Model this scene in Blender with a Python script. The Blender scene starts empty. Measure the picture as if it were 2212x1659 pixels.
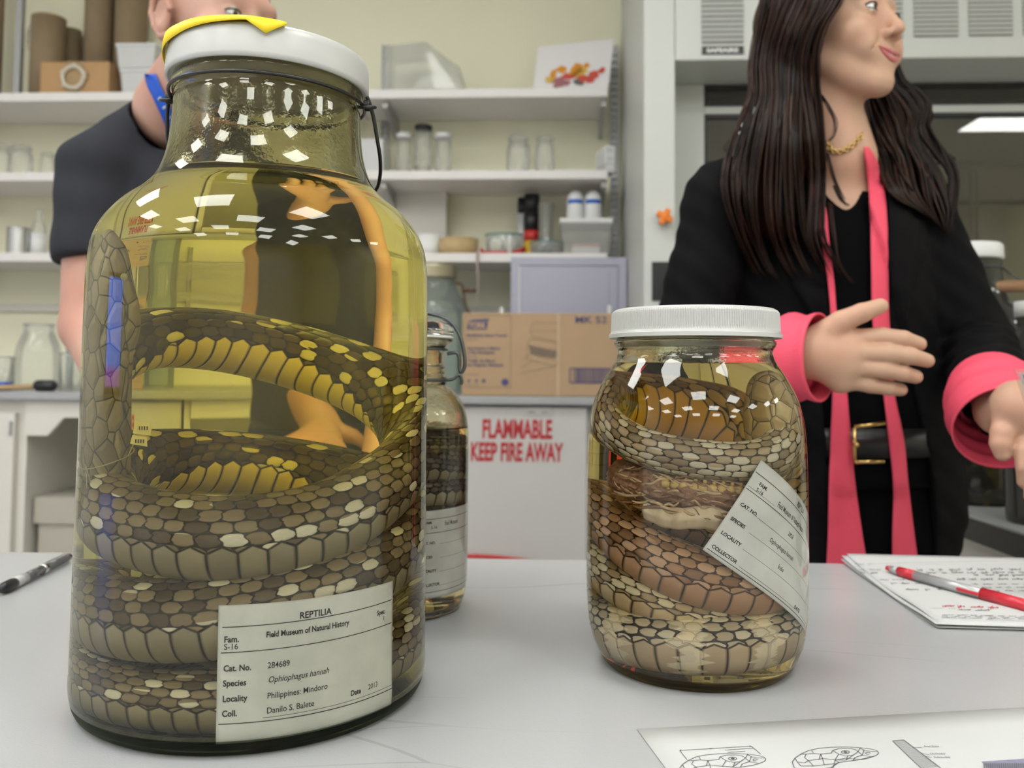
import bpy, bmesh, math, random
import numpy as np
from mathutils import Vector, Matrix

PI = math.pi
rnd = random.Random(7)
scene = bpy.context.scene
COL = scene.collection

# ------------------------------------------------------------------ camera
F_PX, PITCH, ROLL, CAM = 1900.0, 0.0555, 0.008, Vector((0.0, 0.0, 0.95))
PPX, PPY = 1106.0, 699.5
TABLE_Z = 0.76
_c, _s = math.cos(ROLL), math.sin(ROLL)
_U = Vector((0, -math.sin(PITCH), math.cos(PITCH)))
_F = Vector((0, math.cos(PITCH), math.sin(PITCH)))
RIGHT = Vector((1, 0, 0)) * _c + _U * _s
UP = _U * _c - Vector((1, 0, 0)) * _s
cam_data = bpy.data.cameras.new('camera')
cam_data.sensor_fit = 'HORIZONTAL'
cam_data.sensor_width = 36.0
cam_data.lens = 36.0 * F_PX / 2212.0
cam_data.shift_y = (PPY - 829.5) / 2212.0
cam_data.clip_start = 0.02
cam_data.clip_end = 50
cam_data.dof.use_dof = True
cam_data.dof.focus_distance = 0.50
cam_data.dof.aperture_fstop = 10.5
cam = bpy.data.objects.new('camera', cam_data)
COL.objects.link(cam)
m3 = Matrix((RIGHT, UP, -_F)).transposed()
cam.matrix_world = Matrix.Translation(CAM) @ m3.to_4x4()
scene.camera = cam

# ------------------------------------------------------------------ colour management, render
scene.view_settings.view_transform = 'Standard'
scene.view_settings.look = 'None'
scene.view_settings.gamma = 1.0
scene.view_settings.use_curve_mapping = False
scene.view_settings.exposure = 0.0
cy = scene.cycles
cy.use_denoising = True
cy.use_adaptive_sampling = True
cy.adaptive_threshold = 0.02
cy.max_bounces = 14
cy.diffuse_bounces = 4
cy.glossy_bounces = 4
cy.transmission_bounces = 12
cy.transparent_max_bounces = 8
cy.volume_bounces = 0
cy.sample_clamp_indirect = 8.0
cy.caustics_reflective = True
cy.caustics_refractive = True
cy.blur_glossy = 0.3

world = bpy.data.worlds.new('world')
scene.world = world
world.use_nodes = True
world.node_tree.nodes['Background'].inputs[0].default_value = (1, 0.97, 0.92, 1)
world.node_tree.nodes['Background'].inputs[1].default_value = 0.3

PANEL_STRENGTH = 13.5


def ray(px, py):
    return _F + RIGHT * ((px - PPX) / F_PX) - UP * ((py - PPY) / F_PX)


def at_z(px, py, z):
    d = ray(px, py)
    return CAM + d * ((z - CAM.z) / d.z)


def at_y(px, py, y):
    d = ray(px, py)
    return CAM + d * (y / d.y)


# ------------------------------------------------------------------ colours and materials
def lin(c):
    c = c / 255.0
    return c / 12.92 if c <= 0.04045 else ((c + 0.055) / 1.055) ** 2.4


def rgb(r, g, b):
    return (lin(r), lin(g), lin(b), 1.0)


class NT:
    """small helper round a node tree"""

    def __init__(self, name):
        self.m = bpy.data.materials.new(name)
        self.m.use_nodes = True
        self.t = self.m.node_tree
        for n in list(self.t.nodes):
            self.t.nodes.remove(n)
        self.out = self.t.nodes.new('ShaderNodeOutputMaterial')

    def n(self, kind, **kw):
        nd = self.t.nodes.new('ShaderNode' + kind)
        for k, v in kw.items():
            setattr(nd, k, v)
        return nd

    def link(self, a, b):
        self.t.links.new(a, b)

    def put(self, sock, v):
        if isinstance(v, bpy.types.NodeSocket):
            self.link(v, sock)
        else:
            sock.default_value = v

    def math(self, op, a, b=None, c=None, clamp=False):
        nd = self.n('Math', operation=op, use_clamp=clamp)
        self.put(nd.inputs[0], a)
        if b is not None:
            self.put(nd.inputs[1], b)
        if c is not None:
            self.put(nd.inputs[2], c)
        return nd.outputs[0]

    def mix(self, f, a, b, blend='MIX'):
        nd = self.n('Mix', data_type='RGBA', blend_type=blend)
        self.put(nd.inputs[0], f)
        self.put(nd.inputs[6], a)
        self.put(nd.inputs[7], b)
        return nd.outputs[2]

    def step(self, x, a, b):
        nd = self.n('MapRange', interpolation_type='SMOOTHSTEP')
        self.put(nd.inputs[0], x)
        nd.inputs[1].default_value = a
        nd.inputs[2].default_value = b
        return nd.outputs[0]

    def noise(self, vec, scale, detail=2.0, rough=0.5):
        nd = self.n('TexNoise')
        if vec is not None:
            self.link(vec, nd.inputs['Vector'])
        nd.inputs['Scale'].default_value = scale
        nd.inputs['Detail'].default_value = detail
        nd.inputs['Roughness'].default_value = rough
        return nd

    def principled(self, **kw):
        p = self.n('BsdfPrincipled')
        for k, v in kw.items():
            self.put(p.inputs[k.replace('_', ' ')], v)
        self.link(p.outputs[0], self.out.inputs[0])
        return p

    def bump(self, h, strength=0.3, dist=0.001):
        b = self.n('Bump')
        b.inputs['Strength'].default_value = strength
        b.inputs['Distance'].default_value = dist
        self.link(h, b.inputs['Height'])
        return b.outputs[0]


def mat(name, col, rough=0.5, metal=0.0, var=0.06, scale=12.0, bump=0.0, bscale=80.0, spec=0.5, **kw):
    """a plain painted, plastic, cloth or metal surface with slight procedural variation"""
    t = NT(name)
    tc = t.n('TexCoord').outputs['Object']
    nz = t.noise(tc, scale, 3)
    dark = tuple(c * (1 - 2 * var) for c in col[:3]) + (1,)
    lite = tuple(min(1, c * (1 + 0.6 * var)) for c in col[:3]) + (1,)
    colr = t.mix(nz.outputs[0], dark, lite)
    p = t.principled(Base_Color=colr, Roughness=rough, Metallic=metal)
    p.inputs['Specular IOR Level'].default_value = spec
    for k, v in kw.items():
        p.inputs[k.replace('_', ' ')].default_value = v
    if bump:
        nb = t.noise(tc, bscale, 3)
        t.link(t.bump(nb.outputs[0], bump, 0.002), p.inputs['Normal'])
    return t.m


def glassmat(name, col=(1, 1, 1), ior=1.5, rough=0.0, absorb=None, wave=0.0):
    t = NT(name)
    g = t.n('BsdfGlass')
    g.inputs['Color'].default_value = (*col, 1)
    g.inputs['IOR'].default_value = ior
    g.inputs['Roughness'].default_value = rough
    if wave:
        tc = t.n('TexCoord').outputs['Object']
        nz = t.noise(tc, 420.0, 2)
        t.link(t.bump(nz.outputs[0], wave, 0.0004), g.inputs['Normal'])
    t.link(g.outputs[0], t.out.inputs[0])
    if absorb:
        v = t.n('VolumeAbsorption')
        mx = max(absorb)
        v.inputs['Color'].default_value = tuple(1 - a / mx for a in absorb) + (1,)
        v.inputs['Density'].default_value = mx
        t.link(v.outputs[0], t.out.inputs['Volume'])
    return t.m


def thinglass(name, tint=(0.9, 0.93, 0.9), refl=1.0, haze=0.08):
    """far, thin-walled glassware: see-through with a clear-coat gleam and a slight haze"""
    t = NT(name)
    tr = t.n('BsdfTransparent')
    tr.inputs[0].default_value = (*tint, 1)
    gl = t.n('BsdfGlossy')
    gl.inputs['Roughness'].default_value = 0.04
    df = t.n('BsdfDiffuse')
    df.inputs[0].default_value = (0.8, 0.82, 0.8, 1)
    lw = t.n('LayerWeight')
    lw.inputs[0].default_value = 0.35
    m1 = t.n('MixShader')
    m1.inputs[0].default_value = haze
    t.link(tr.outputs[0], m1.inputs[1])
    t.link(df.outputs[0], m1.inputs[2])
    m2 = t.n('MixShader')
    t.link(t.math('MULTIPLY', lw.outputs['Fresnel'], refl, clamp=True), m2.inputs[0])
    t.link(m1.outputs[0], m2.inputs[1])
    t.link(gl.outputs[0], m2.inputs[2])
    t.link(m2.outputs[0], t.out.inputs[0])
    return t.m


# ------------------------------------------------------------------ mesh building
class MB:
    def __init__(self):
        self.v, self.f, self.mi, self.sm, self.uv = [], [], [], [], []

    def add(self, verts, faces, mi=0, smooth=False, uv=None):
        o = len(self.v)
        self.v += [tuple(p) for p in verts]
        for k, fc in enumerate(faces):
            self.f.append(tuple(i + o for i in fc))
            self.mi.append(mi)
            self.sm.append(smooth)
            self.uv.append(uv[k] if uv is not None else None)
        return self

    def box(self, x0, x1, y0, y1, z0, z1, mi=0):
        v = [(x, y, z) for z in (z0, z1) for y in (y0, y1) for x in (x0, x1)]
        f = [(0, 2, 3, 1), (4, 5, 7, 6), (0, 1, 5, 4), (2, 6, 7, 3), (0, 4, 6, 2), (1, 3, 7, 5)]
        return self.add(v, f, mi)

    def lathe(self, prof, c=(0, 0), n=48, mi=0, smooth=True, closed=False, z0=0.0, mif=None):
        """prof: list of (r, z)"""
        v, f, ms = [], [], []
        idx = []
        for r, z in prof:
            if r < 1e-6:
                idx.append([len(v)])
                v.append((c[0], c[1], z + z0))
            else:
                idx.append(list(range(len(v), len(v) + n)))
                for k in range(n):
                    a = 2 * PI * k / n
                    v.append((c[0] + r * math.cos(a), c[1] + r * math.sin(a), z + z0))
        pairs = [(i, i + 1) for i in range(len(prof) - 1)]
        if closed:
            pairs.append((len(prof) - 1, 0))
        for i, j in pairs:
            A, B = idx[i], idx[j]
            for k in range(n):
                k2 = (k + 1) % n
                if len(A) == 1 and len(B) == 1:
                    continue
                if len(A) == 1:
                    f.append((A[0], B[k2], B[k]))
                elif len(B) == 1:
                    f.append((A[k], A[k2], B[0]))
                else:
                    f.append((A[k], A[k2], B[k2], B[k]))
                ms.append(mif[i] if mif else mi)
        o = len(self.v)
        self.v += v
        for fc, m in zip(f, ms):
            self.f.append(tuple(i + o for i in fc))
            self.mi.append(m)
            self.sm.append(smooth)
            self.uv.append(None)
        return self

    def tube(self, pts, r=0.01, n=8, mi=0, closed=False, flat=1.0, smooth=True, caps=True, up=None):
        P = [Vector(p) for p in pts]
        m = len(P)
        R = r if isinstance(r, (list, tuple)) else [r] * m
        nrm = None
        v, f = [], []
        for i, p in enumerate(P):
            if closed:
                t = (P[(i + 1) % m] - P[i - 1])
            else:
                t = P[min(i + 1, m - 1)] - P[max(i - 1, 0)]
            t = t.normalized() if t.length > 1e-9 else Vector((0, 0, 1))
            if nrm is None:
                a = Vector(up) if up else (Vector((0, 0, 1)) if abs(t.z) < 0.9 else Vector((1, 0, 0)))
                nrm = (a - t * a.dot(t)).normalized()
            else:
                if up:
                    a = Vector(up)
                    q = a - t * a.dot(t)
                else:
                    q = nrm - t * nrm.dot(t)
                nrm = q.normalized() if q.length > 1e-9 else nrm
            b = t.cross(nrm)
            for k in range(n):
                a = 2 * PI * k / n
                v.append(p + nrm * (R[i] * math.cos(a) * flat) + b * (R[i] * math.sin(a)))
        for i in range(m if closed else m - 1):
            j = (i + 1) % m
            for k in range(n):
                k2 = (k + 1) % n
                f.append((i * n + k, i * n + k2, j * n + k2, j * n + k))
        if caps and not closed:
            f.append(tuple(range(n - 1, -1, -1)))
            f.append(tuple((m - 1) * n + k for k in range(n)))
        return self.add(v, f, mi, smooth)

    def ball(self, c, r, n=16, mi=0):
        rx, ry, rz = r if isinstance(r, (tuple, list)) else (r, r, r)
        v, f = [], []
        h = n // 2
        for i in range(h + 1):
            th = PI * i / h
            for k in range(n):
                a = 2 * PI * k / n
                v.append((c[0] + rx * math.sin(th) * math.cos(a), c[1] + ry * math.sin(th) * math.sin(a), c[2] + rz * math.cos(th)))
        for i in range(h):
            for k in range(n):
                k2 = (k + 1) % n
                f.append((i * n + k, (i + 1) * n + k, (i + 1) * n + k2, i * n + k2))
        return self.add(v, f, mi, True)

    def sheet(self, fn, nu, nv, mi=0, smooth=True, uv=False):
        v = [fn(i / nu, j / nv) for j in range(nv + 1) for i in range(nu + 1)]
        f, uvs = [], []
        for j in range(nv):
            for i in range(nu):
                a = j * (nu + 1) + i
                f.append((a, a + 1, a + nu + 2, a + nu + 1))
                uvs.append([(i / nu, j / nv), ((i + 1) / nu, j / nv), ((i + 1) / nu, (j + 1) / nv), (i / nu, (j + 1) / nv)])
        return self.add(v, f, mi, smooth, uvs if uv else None)

    def build(self, name, mats, parent=None, loc=None, rz=None, bevel=0.0, solid=0.0, seg=2, normals=True):
        me = bpy.data.meshes.new(name)
        me.from_pydata(self.v, [], self.f)
        if not isinstance(mats, (list, tuple)):
            mats = [mats]
        for m in mats:
            me.materials.append(m)
        me.polygons.foreach_set('material_index', self.mi)
        me.polygons.foreach_set('use_smooth', self.sm)
        if any(u is not None for u in self.uv):
            ul = me.uv_layers.new(name='UVMap')
            k = 0
            for fc, u in zip(self.f, self.uv):
                for q in range(len(fc)):
                    if u is not None:
                        ul.data[k].uv = u[q]
                    k += 1
        if normals:
            bm = bmesh.new()
            bm.from_mesh(me)
            bmesh.ops.remove_doubles(bm, verts=bm.verts, dist=1e-6)
            bmesh.ops.recalc_face_normals(bm, faces=bm.faces)
            bm.to_mesh(me)
            bm.free()
        me.update()
        o = bpy.data.objects.new(name, me)
        COL.objects.link(o)
        if parent is not None:
            o.parent = parent
        if loc is not None:
            o.location = loc
        if rz is not None:
            o.rotation_euler = (0, 0, rz)
        if solid:
            md = o.modifiers.new('solid', 'SOLIDIFY')
            md.thickness = solid
            md.offset = 0
        if bevel:
            md = o.modifiers.new('bevel', 'BEVEL')
            md.width = bevel
            md.segments = seg
            md.limit_method = 'ANGLE'
        return o


def tag(o, label, cat, group=None, kind=None):
    if label:
        o['label'] = label
    if cat:
        o['category'] = cat
    if group:
        o['group'] = group
    if kind:
        o['kind'] = kind
    return o


def thing(name, label, cat, loc=(0, 0, 0), rz=0.0, group=None):
    o = bpy.data.objects.new(name, None)
    o.empty_display_size = 0.05
    COL.objects.link(o)
    o.location = loc
    o.rotation_euler = (0, 0, rz)
    return tag(o, label, cat, group)


def copy_tree(o, parent=None, loc=None, rz=None, label=None):
    c = o.copy()
    COL.objects.link(c)
    if parent is not None:
        c.parent = parent
    if loc is not None:
        c.location = loc
    if rz is not None:
        c.rotation_euler = (0, 0, rz)
    if label:
        c['label'] = label
    for ch in [x for x in bpy.data.objects if x.parent == o and x is not c]:
        copy_tree(ch, c)
    return c


def struct(name, mb, m, **kw):
    o = mb.build(name, m, **kw)
    o['kind'] = 'structure'
    return o


def text_geo(body, size=1.0, align='LEFT', xs=1.0, shear=0.0, bold=0.0, spacing=1.0):
    cu = bpy.data.curves.new('t', 'FONT')
    cu.body = body
    cu.size = size
    cu.align_x = align
    cu.shear = shear
    cu.offset = bold
    cu.space_character = spacing
    cu.resolution_u = 3
    ob = bpy.data.objects.new('t', cu)
    me = ob.to_mesh()
    v = [(p.co.x * xs, p.co.y) for p in me.vertices]
    f = [tuple(p.vertices) for p in me.polygons]
    ob.to_mesh_clear()
    bpy.data.objects.remove(ob)
    bpy.data.curves.remove(cu)
    return v, f


def put_text(mb, body, x, y, size, fn, **kw):
    """lay text out at x,y of a flat sheet and send each point through fn"""
    rot = kw.pop('rot', 0.0)
    mi = kw.pop('mi', 0)
    v, f = text_geo(body, size, **kw)
    cr, sr = math.cos(rot), math.sin(rot)
    mb.add([fn(x + a * cr - b * sr, y + a * sr + b * cr) for a, b in v], f, mi)


def put_line(mb, x0, y0, x1, y1, w, fn, n=1, mi=0):
    dx, dy = x1 - x0, y1 - y0
    L = math.hypot(dx, dy) or 1
    nx, ny = -dy / L * w / 2, dx / L * w / 2
    v, f = [], []
    for i in range(n + 1):
        t = i / n
        v += [fn(x0 + dx * t - nx, y0 + dy * t - ny), fn(x0 + dx * t + nx, y0 + dy * t + ny)]
    for i in range(n):
        f.append((2 * i, 2 * i + 2, 2 * i + 3, 2 * i + 1))
    mb.add(v, f, mi)


def smooth_path(pts, n):
    """Catmull-Rom through points of any dimension, n samples"""
    P = np.array(pts, float)
    m = len(P)
    Q = np.vstack([2 * P[0] - P[1], P, 2 * P[-1] - P[-2]])
    out = []
    for k in range(n):
        x = (m - 1) * k / (n - 1)
        i = min(int(x), m - 2)
        t = x - i
        a, b, c, d = Q[i], Q[i + 1], Q[i + 2], Q[i + 3]
        out.append(0.5 * (2 * b + (c - a) * t + (2 * a - 5 * b + 4 * c - d) * t * t + (3 * b - a - 3 * c + d) * t ** 3))
    return np.array(out)


# ------------------------------------------------------------------ soft bodies from distance fields
def smin(a, b, k):
    if k <= 0:
        return np.minimum(a, b)
    h = np.clip(0.5 + 0.5 * (b - a) / k, 0, 1)
    return b * (1 - h) + a * h - k * h * (1 - h)


def d_cap(P, a, b, ra, rb=None):
    rb = ra if rb is None else rb
    a, b = np.array(a, float), np.array(b, float)
    ab = b - a
    t = np.clip(((P - a) @ ab) / max(ab @ ab, 1e-12), 0, 1)
    return np.linalg.norm(P - a - t[..., None] * ab, axis=-1) - (ra + (rb - ra) * t)


def d_ell(P, c, r, M=None):
    q = P - np.array(c, float)
    if M is not None:
        q = q @ M
    r = np.array(r, float)
    k0 = np.linalg.norm(q / r, axis=-1)
    k1 = np.linalg.norm(q / (r * r), axis=-1)
    return k0 * (k0 - 1.0) / np.maximum(k1, 1e-9)


def field_mesh(fn, lo, hi, h):
    """naive surface nets"""
    lo, hi = np.array(lo, float), np.array(hi, float)
    n = np.maximum(((hi - lo) / h).astype(int) + 1, 3)
    ax = [lo[i] + h * np.arange(n[i]) for i in range(3)]
    V = np.empty(n)
    for i0 in range(0, n[0], 16):
        X, Y, Z = np.meshgrid(ax[0][i0:i0 + 16], ax[1], ax[2], indexing='ij')
        V[i0:i0 + 16] = fn(np.stack([X, Y, Z], -1))
    S = V < 0
    c = [S[i:n[0] - 1 + i, j:n[1] - 1 + j, k:n[2] - 1 + k] for i in (0, 1) for j in (0, 1) for k in (0, 1)]
    cnt = sum(x.astype(int) for x in c)
    act = (cnt > 0) & (cnt < 8)
    I = np.argwhere(act)
    idx = -np.ones(act.shape, int)
    idx[act] = np.arange(len(I))
    acc = np.zeros((len(I), 3))
    num = np.zeros(len(I))
    corners = [(i, j, k) for i in (0, 1) for j in (0, 1) for k in (0, 1)]
    for a in corners:
        for d in range(3):
            if a[d]:
                continue
            b = list(a)
            b[d] = 1
            va = V[I[:, 0] + a[0], I[:, 1] + a[1], I[:, 2] + a[2]]
            vb = V[I[:, 0] + b[0], I[:, 1] + b[1], I[:, 2] + b[2]]
            m = (va < 0) != (vb < 0)
            t = np.where(m, va / np.where(m, va - vb, 1), 0)
            p = np.array(a, float)[None] + 0
            p = np.repeat(p, len(I), 0)
            p[:, d] = t
            acc += p * m[:, None]
            num += m
    verts = lo + (I + acc / num[:, None]) * h
    faces = []
    for d in range(3):
        u, w = (d + 1) % 3, (d + 2) % 3
        sl0 = [slice(None)] * 3
        sl1 = [slice(None)] * 3
        sl0[d] = slice(0, -1)
        sl1[d] = slice(1, None)
        A, B = S[tuple(sl0)], S[tuple(sl1)]
        E = np.argwhere(A != B)
        E = E[(E[:, u] > 0) & (E[:, w] > 0) & (E[:, u] < n[u] - 1) & (E[:, w] < n[w] - 1)]
        fl = A[E[:, 0], E[:, 1], E[:, 2]]
        q = []
        for du, dw in ((-1, -1), (0, -1), (0, 0), (-1, 0)):
            e = E.copy()
            e[:, u] += du
            e[:, w] += dw
            q.append(idx[e[:, 0], e[:, 1], e[:, 2]])
        q = np.stack(q, 1)
        q[~fl] = q[~fl][:, ::-1]
        faces.append(q)
    return verts, np.vstack(faces)


def field_obj(name, fn, lo, hi, h, m, parent=None, relax=1, extra=None):
    v, f = field_mesh(fn, lo, hi, h)
    v, f = relax_mesh(v, f, relax)
    return arr_obj(name, v, f, m, parent)


def relax_mesh(v, f, it):
    for _ in range(it):
        s = np.zeros_like(v)
        c = np.zeros(len(v))
        for k in range(4):
            np.add.at(s, f[:, k], v[f[:, (k + 1) % 4]] + v[f[:, k - 1]])
            np.add.at(c, f[:, k], 2)
        v = v * 0.5 + 0.5 * s / np.maximum(c, 1)[:, None]
    return v, f


def arr_obj(name, v, f, m, parent=None, mi=None):
    me = bpy.data.meshes.new(name)
    me.from_pydata(v.tolist() if hasattr(v, 'tolist') else v, [], f.tolist() if hasattr(f, 'tolist') else f)
    for x in (m if isinstance(m, (list, tuple)) else [m]):
        me.materials.append(x)
    if mi is not None:
        me.polygons.foreach_set('material_index', mi)
    me.polygons.foreach_set('use_smooth', [True] * len(me.polygons))
    me.update()
    o = bpy.data.objects.new(name, me)
    COL.objects.link(o)
    if parent is not None:
        o.parent = parent
    return o
# ------------------------------------------------------------------ room frame (the back wall is turned 3 degrees)
TH = math.radians(3.0)
CT, ST = math.cos(TH), math.sin(TH)


def L(u, v, z=0.0):
    return Vector((u * CT + v * ST, -u * ST + v * CT, z))


def on_v(px, py, v):
    """(u, z) of a picture point on the plane that stands v metres in front of the camera, parallel to the wall"""
    d = ray(px, py)
    t = v / (d.x * ST + d.y * CT)
    p = d * t
    return p.x * CT - p.y * ST, p.z + CAM.z


def on_v_z(px, py, z):
    p = at_z(px, py, z)
    return p.x * CT - p.y * ST, p.x * ST + p.y * CT


WALL_V, SHELF_V, CTR_V, HOOD_V = 3.14, 2.85, 2.45, 2.30
CEIL = 2.75

m_wall = mat('beige_wall_paint', (0.82, 0.79, 0.60), 0.75, var=0.03, scale=2.0, bump=0.1, bscale=150)
m_ceil = mat('ceiling_tile', (0.80, 0.79, 0.76), 0.9, var=0.03, scale=30, bump=0.3, bscale=200)
m_floor = mat('vinyl_floor', (0.50, 0.49, 0.46), 0.45, var=0.08, scale=6)

RZ = -TH
m_light_wall = mat('white_wall_paint', (0.78, 0.77, 0.74), 0.8, var=0.02, scale=2.0)


def room_box(name, u0, u1, v0, v1, z0, z1, m):
    return struct(name, MB().box(u0, u1, v0, v1, z0, z1), m, rz=RZ)


room_box('floor', -3.4, 4.8, -4.6, 3.3, -0.05, 0.0, m_floor)
room_box('ceiling', -3.4, 4.8, -4.6, 3.3, CEIL, CEIL + 0.05, m_ceil)
room_box('wall_back', -3.4, 4.8, WALL_V, WALL_V + 0.1, 0, CEIL, m_wall)
room_box('wall_left', -3.5, -3.4, -4.6, 3.2, 0, CEIL, m_light_wall)
room_box('wall_right', 4.8, 4.9, -4.6, 3.2, 0, CEIL, m_wall)
room_box('wall_front', -3.4, 4.8, -4.7, -4.6, 0, CEIL, m_light_wall)

# recessed ceiling lights
t = NT('light_diffuser')
e = t.n('Emission')
e.inputs[0].default_value = (0.985, 1.0, 0.965, 1)
e.inputs[1].default_value = PANEL_STRENGTH
t.link(e.outputs[0], t.out.inputs[0])
m_emit = t.m
m_white_metal = mat('white_metal', (0.75, 0.75, 0.73), 0.4, var=0.01)


def make_troffer():
    th_ = thing('ceiling_light', 'square recessed ceiling light panel', 'ceiling light', group='recessed ceiling lights in rows')
    f = MB()
    for a in ((-0.32, 0.32, 0.29, 0.32), (-0.32, 0.32, -0.32, -0.29), (-0.32, -0.29, -0.29, 0.29), (0.29, 0.32, -0.29, 0.29)):
        f.box(a[0], a[1], a[2], a[3], -0.012, 0.0)
    f.build('frame', m_white_metal, th_)
    MB().box(-0.29, 0.29, -0.29, 0.29, -0.008, -0.002).build('diffuser', m_emit, th_)
    return th_


tro = make_troffer()
first = True
ORD = ('first', 'second', 'third', 'fourth', 'fifth')
for ri, v in enumerate((1.2, 0.0, -1.2, -2.4, -3.6)):
    for ci, u in enumerate((-2.4, -0.8, 0.8, 2.4, 4.0)):
        if (ri, ci) in ((0, 2), (0, 3), (1, 3), (3, 4), (4, 4)):
            continue
        o = tro if first else copy_tree(tro)
        first = False
        o['label'] = f'square ceiling light, {ORD[ci]} from the left in the {ORD[ri]} row from the shelves'
        o.location = L(u + (0.4, 0.0, -0.8, 0.0, 0.4)[ri], v, CEIL - 0.001)
        o.rotation_euler = (0, 0, RZ)

# lit blue screen on the left wall (it shows as a blue streak in the tall jar)
t = NT('lit_screen')
tc = t.n('TexCoord').outputs['Object']
e = t.n('Emission')
sx_ = t.n('SeparateXYZ')
t.link(tc, sx_.inputs[0])
t.link(t.mix(t.step(sx_.outputs[2], -0.17, -0.13), (0.30, 0.10, 0.45, 1), (0.10, 0.24, 0.95, 1)), e.inputs[0])
e.inputs[1].default_value = 5.0
t.link(e.outputs[0], t.out.inputs[0])
m_screen = t.m
scr_ = thing('wall_screen', 'wide lit blue screen on the left wall', 'screen', (-3.32, 0.42, 1.13), math.radians(87))
MB().box(-0.44, 0.44, 0.0, 0.04, -0.25, 0.25).build('bezel', mat('screen_bezel', (0.02, 0.02, 0.02), 0.4), scr_)
MB().box(-0.41, 0.41, -0.004, -0.001, -0.22, 0.22).build('screen', m_screen, scr_)

# ------------------------------------------------------------------ the table in front
t = NT('grey_laminate')
tc = t.n('TexCoord').outputs['Object']
n1 = t.noise(tc, 3.0, 2)
n2 = t.noise(tc, 900.0, 2)
wv = t.n('TexVoronoi', feature='DISTANCE_TO_EDGE')
mp = t.n('Mapping')
mp.inputs['Scale'].default_value = (0.6, 5.0, 1.0)
mp.inputs['Rotation'].default_value = (0, 0, 0.5)
nw = t.noise(tc, 4.0, 2)
t.link(t.mix(0.06, tc, nw.outputs[1]), mp.inputs[0])
t.link(mp.outputs[0], wv.inputs['Vector'])
wv.inputs['Scale'].default_value = 2.2
scr = t.math('MULTIPLY', t.math('LESS_THAN', wv.outputs['Distance'], 0.0022), t.step(n1.outputs[0], 0.5, 0.62))
base = t.mix(n1.outputs[0], (0.41, 0.415, 0.42, 1), (0.455, 0.46, 0.465, 1))
base = t.mix(t.math('MULTIPLY', n2.outputs[0], 0.18), base, (0.30, 0.31, 0.32, 1))
base = t.mix(t.math('MULTIPLY', scr, 0.28), base, (0.12, 0.12, 0.12, 1))
p = t.principled(Base_Color=base, Roughness=0.23)
p.inputs['Specular IOR Level'].default_value = 0.5
t.link(t.bump(n2.outputs[0], 0.15, 0.0006), p.inputs['Normal'])
m_table = t.m
m_edge = mat('black_edge_band', (0.05, 0.05, 0.055), 0.5)
m_frame = mat('grey_steel', (0.30, 0.31, 0.33), 0.4, metal=0.6)

tb = thing('table', 'long light grey laminate table carrying the specimen jars', 'table', (0, 0.912, 0), -0.0275)
MB().box(-1.25, 1.25, -0.95, 0.0, TABLE_Z - 0.03, TABLE_Z).build('table_top', m_table, tb, bevel=0.002)
MB().box(-1.15, 1.15, -0.87, -0.84, TABLE_Z - 0.10, TABLE_Z - 0.031).box(-1.15, 1.15, -0.11, -0.08, TABLE_Z - 0.10, TABLE_Z - 0.031).build('apron', m_frame, tb)
for sx in (-1.12, 1.12):
    for sy in (-0.86, -0.09):
        MB().tube([(sx, sy, 0.0), (sx, sy, TABLE_Z - 0.03)], 0.02, 12).build('leg', m_frame, tb)
# ------------------------------------------------------------------ glass jars
m_glass_a = glassmat('olive_glass', (0.955, 0.955, 0.90), 1.5)
m_glass_film = glassmat('filmed_glass', (0.74, 0.71, 0.50), 1.5, wave=0.25)
m_liq_side_a = glassmat('amber_alcohol_in_glass', (1, 1, 1), 1.36 / 1.5, absorb=(0.5, 1.3, 9.0))
m_liq_top_a = glassmat('amber_alcohol', (1, 1, 1), 1.36, absorb=(0.5, 1.3, 9.0))
m_glass_b = glassmat('clear_glass', (0.985, 0.985, 0.965), 1.5)
m_glass_bfilm = glassmat('clear_neck_glass', (0.93, 0.90, 0.72), 1.5, wave=0.2)
m_liq_side_b = glassmat('yellow_alcohol_in_glass', (1, 1, 1), 1.36 / 1.5, absorb=(0.9, 3.0, 13.0))
m_liq_top_b = glassmat('yellow_alcohol', (1, 1, 1), 1.36, absorb=(0.9, 3.0, 13.0))
m_white_plastic = mat('white_lid_plastic', (0.53, 0.53, 0.52), 0.28, var=0.01)
m_black_wire = mat('black_wire', (0.012, 0.011, 0.011), 0.35)
m_grey_wire = mat('grey_wire', (0.12, 0.13, 0.14), 0.35, metal=0.8)


def prof_at(prof, z):
    for (r0, z0), (r1, z1) in zip(prof, prof[1:]):
        if z0 <= z <= z1:
            return r0 + (r1 - r0) * (z - z0) / max(z1 - z0, 1e-9)
    return prof[-1][0]


def smooth_prof(pts, n):
    q = smooth_path(pts, n)
    return [(max(float(a), 0.0), max(float(b), 0.0)) for a, b in q]


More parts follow.
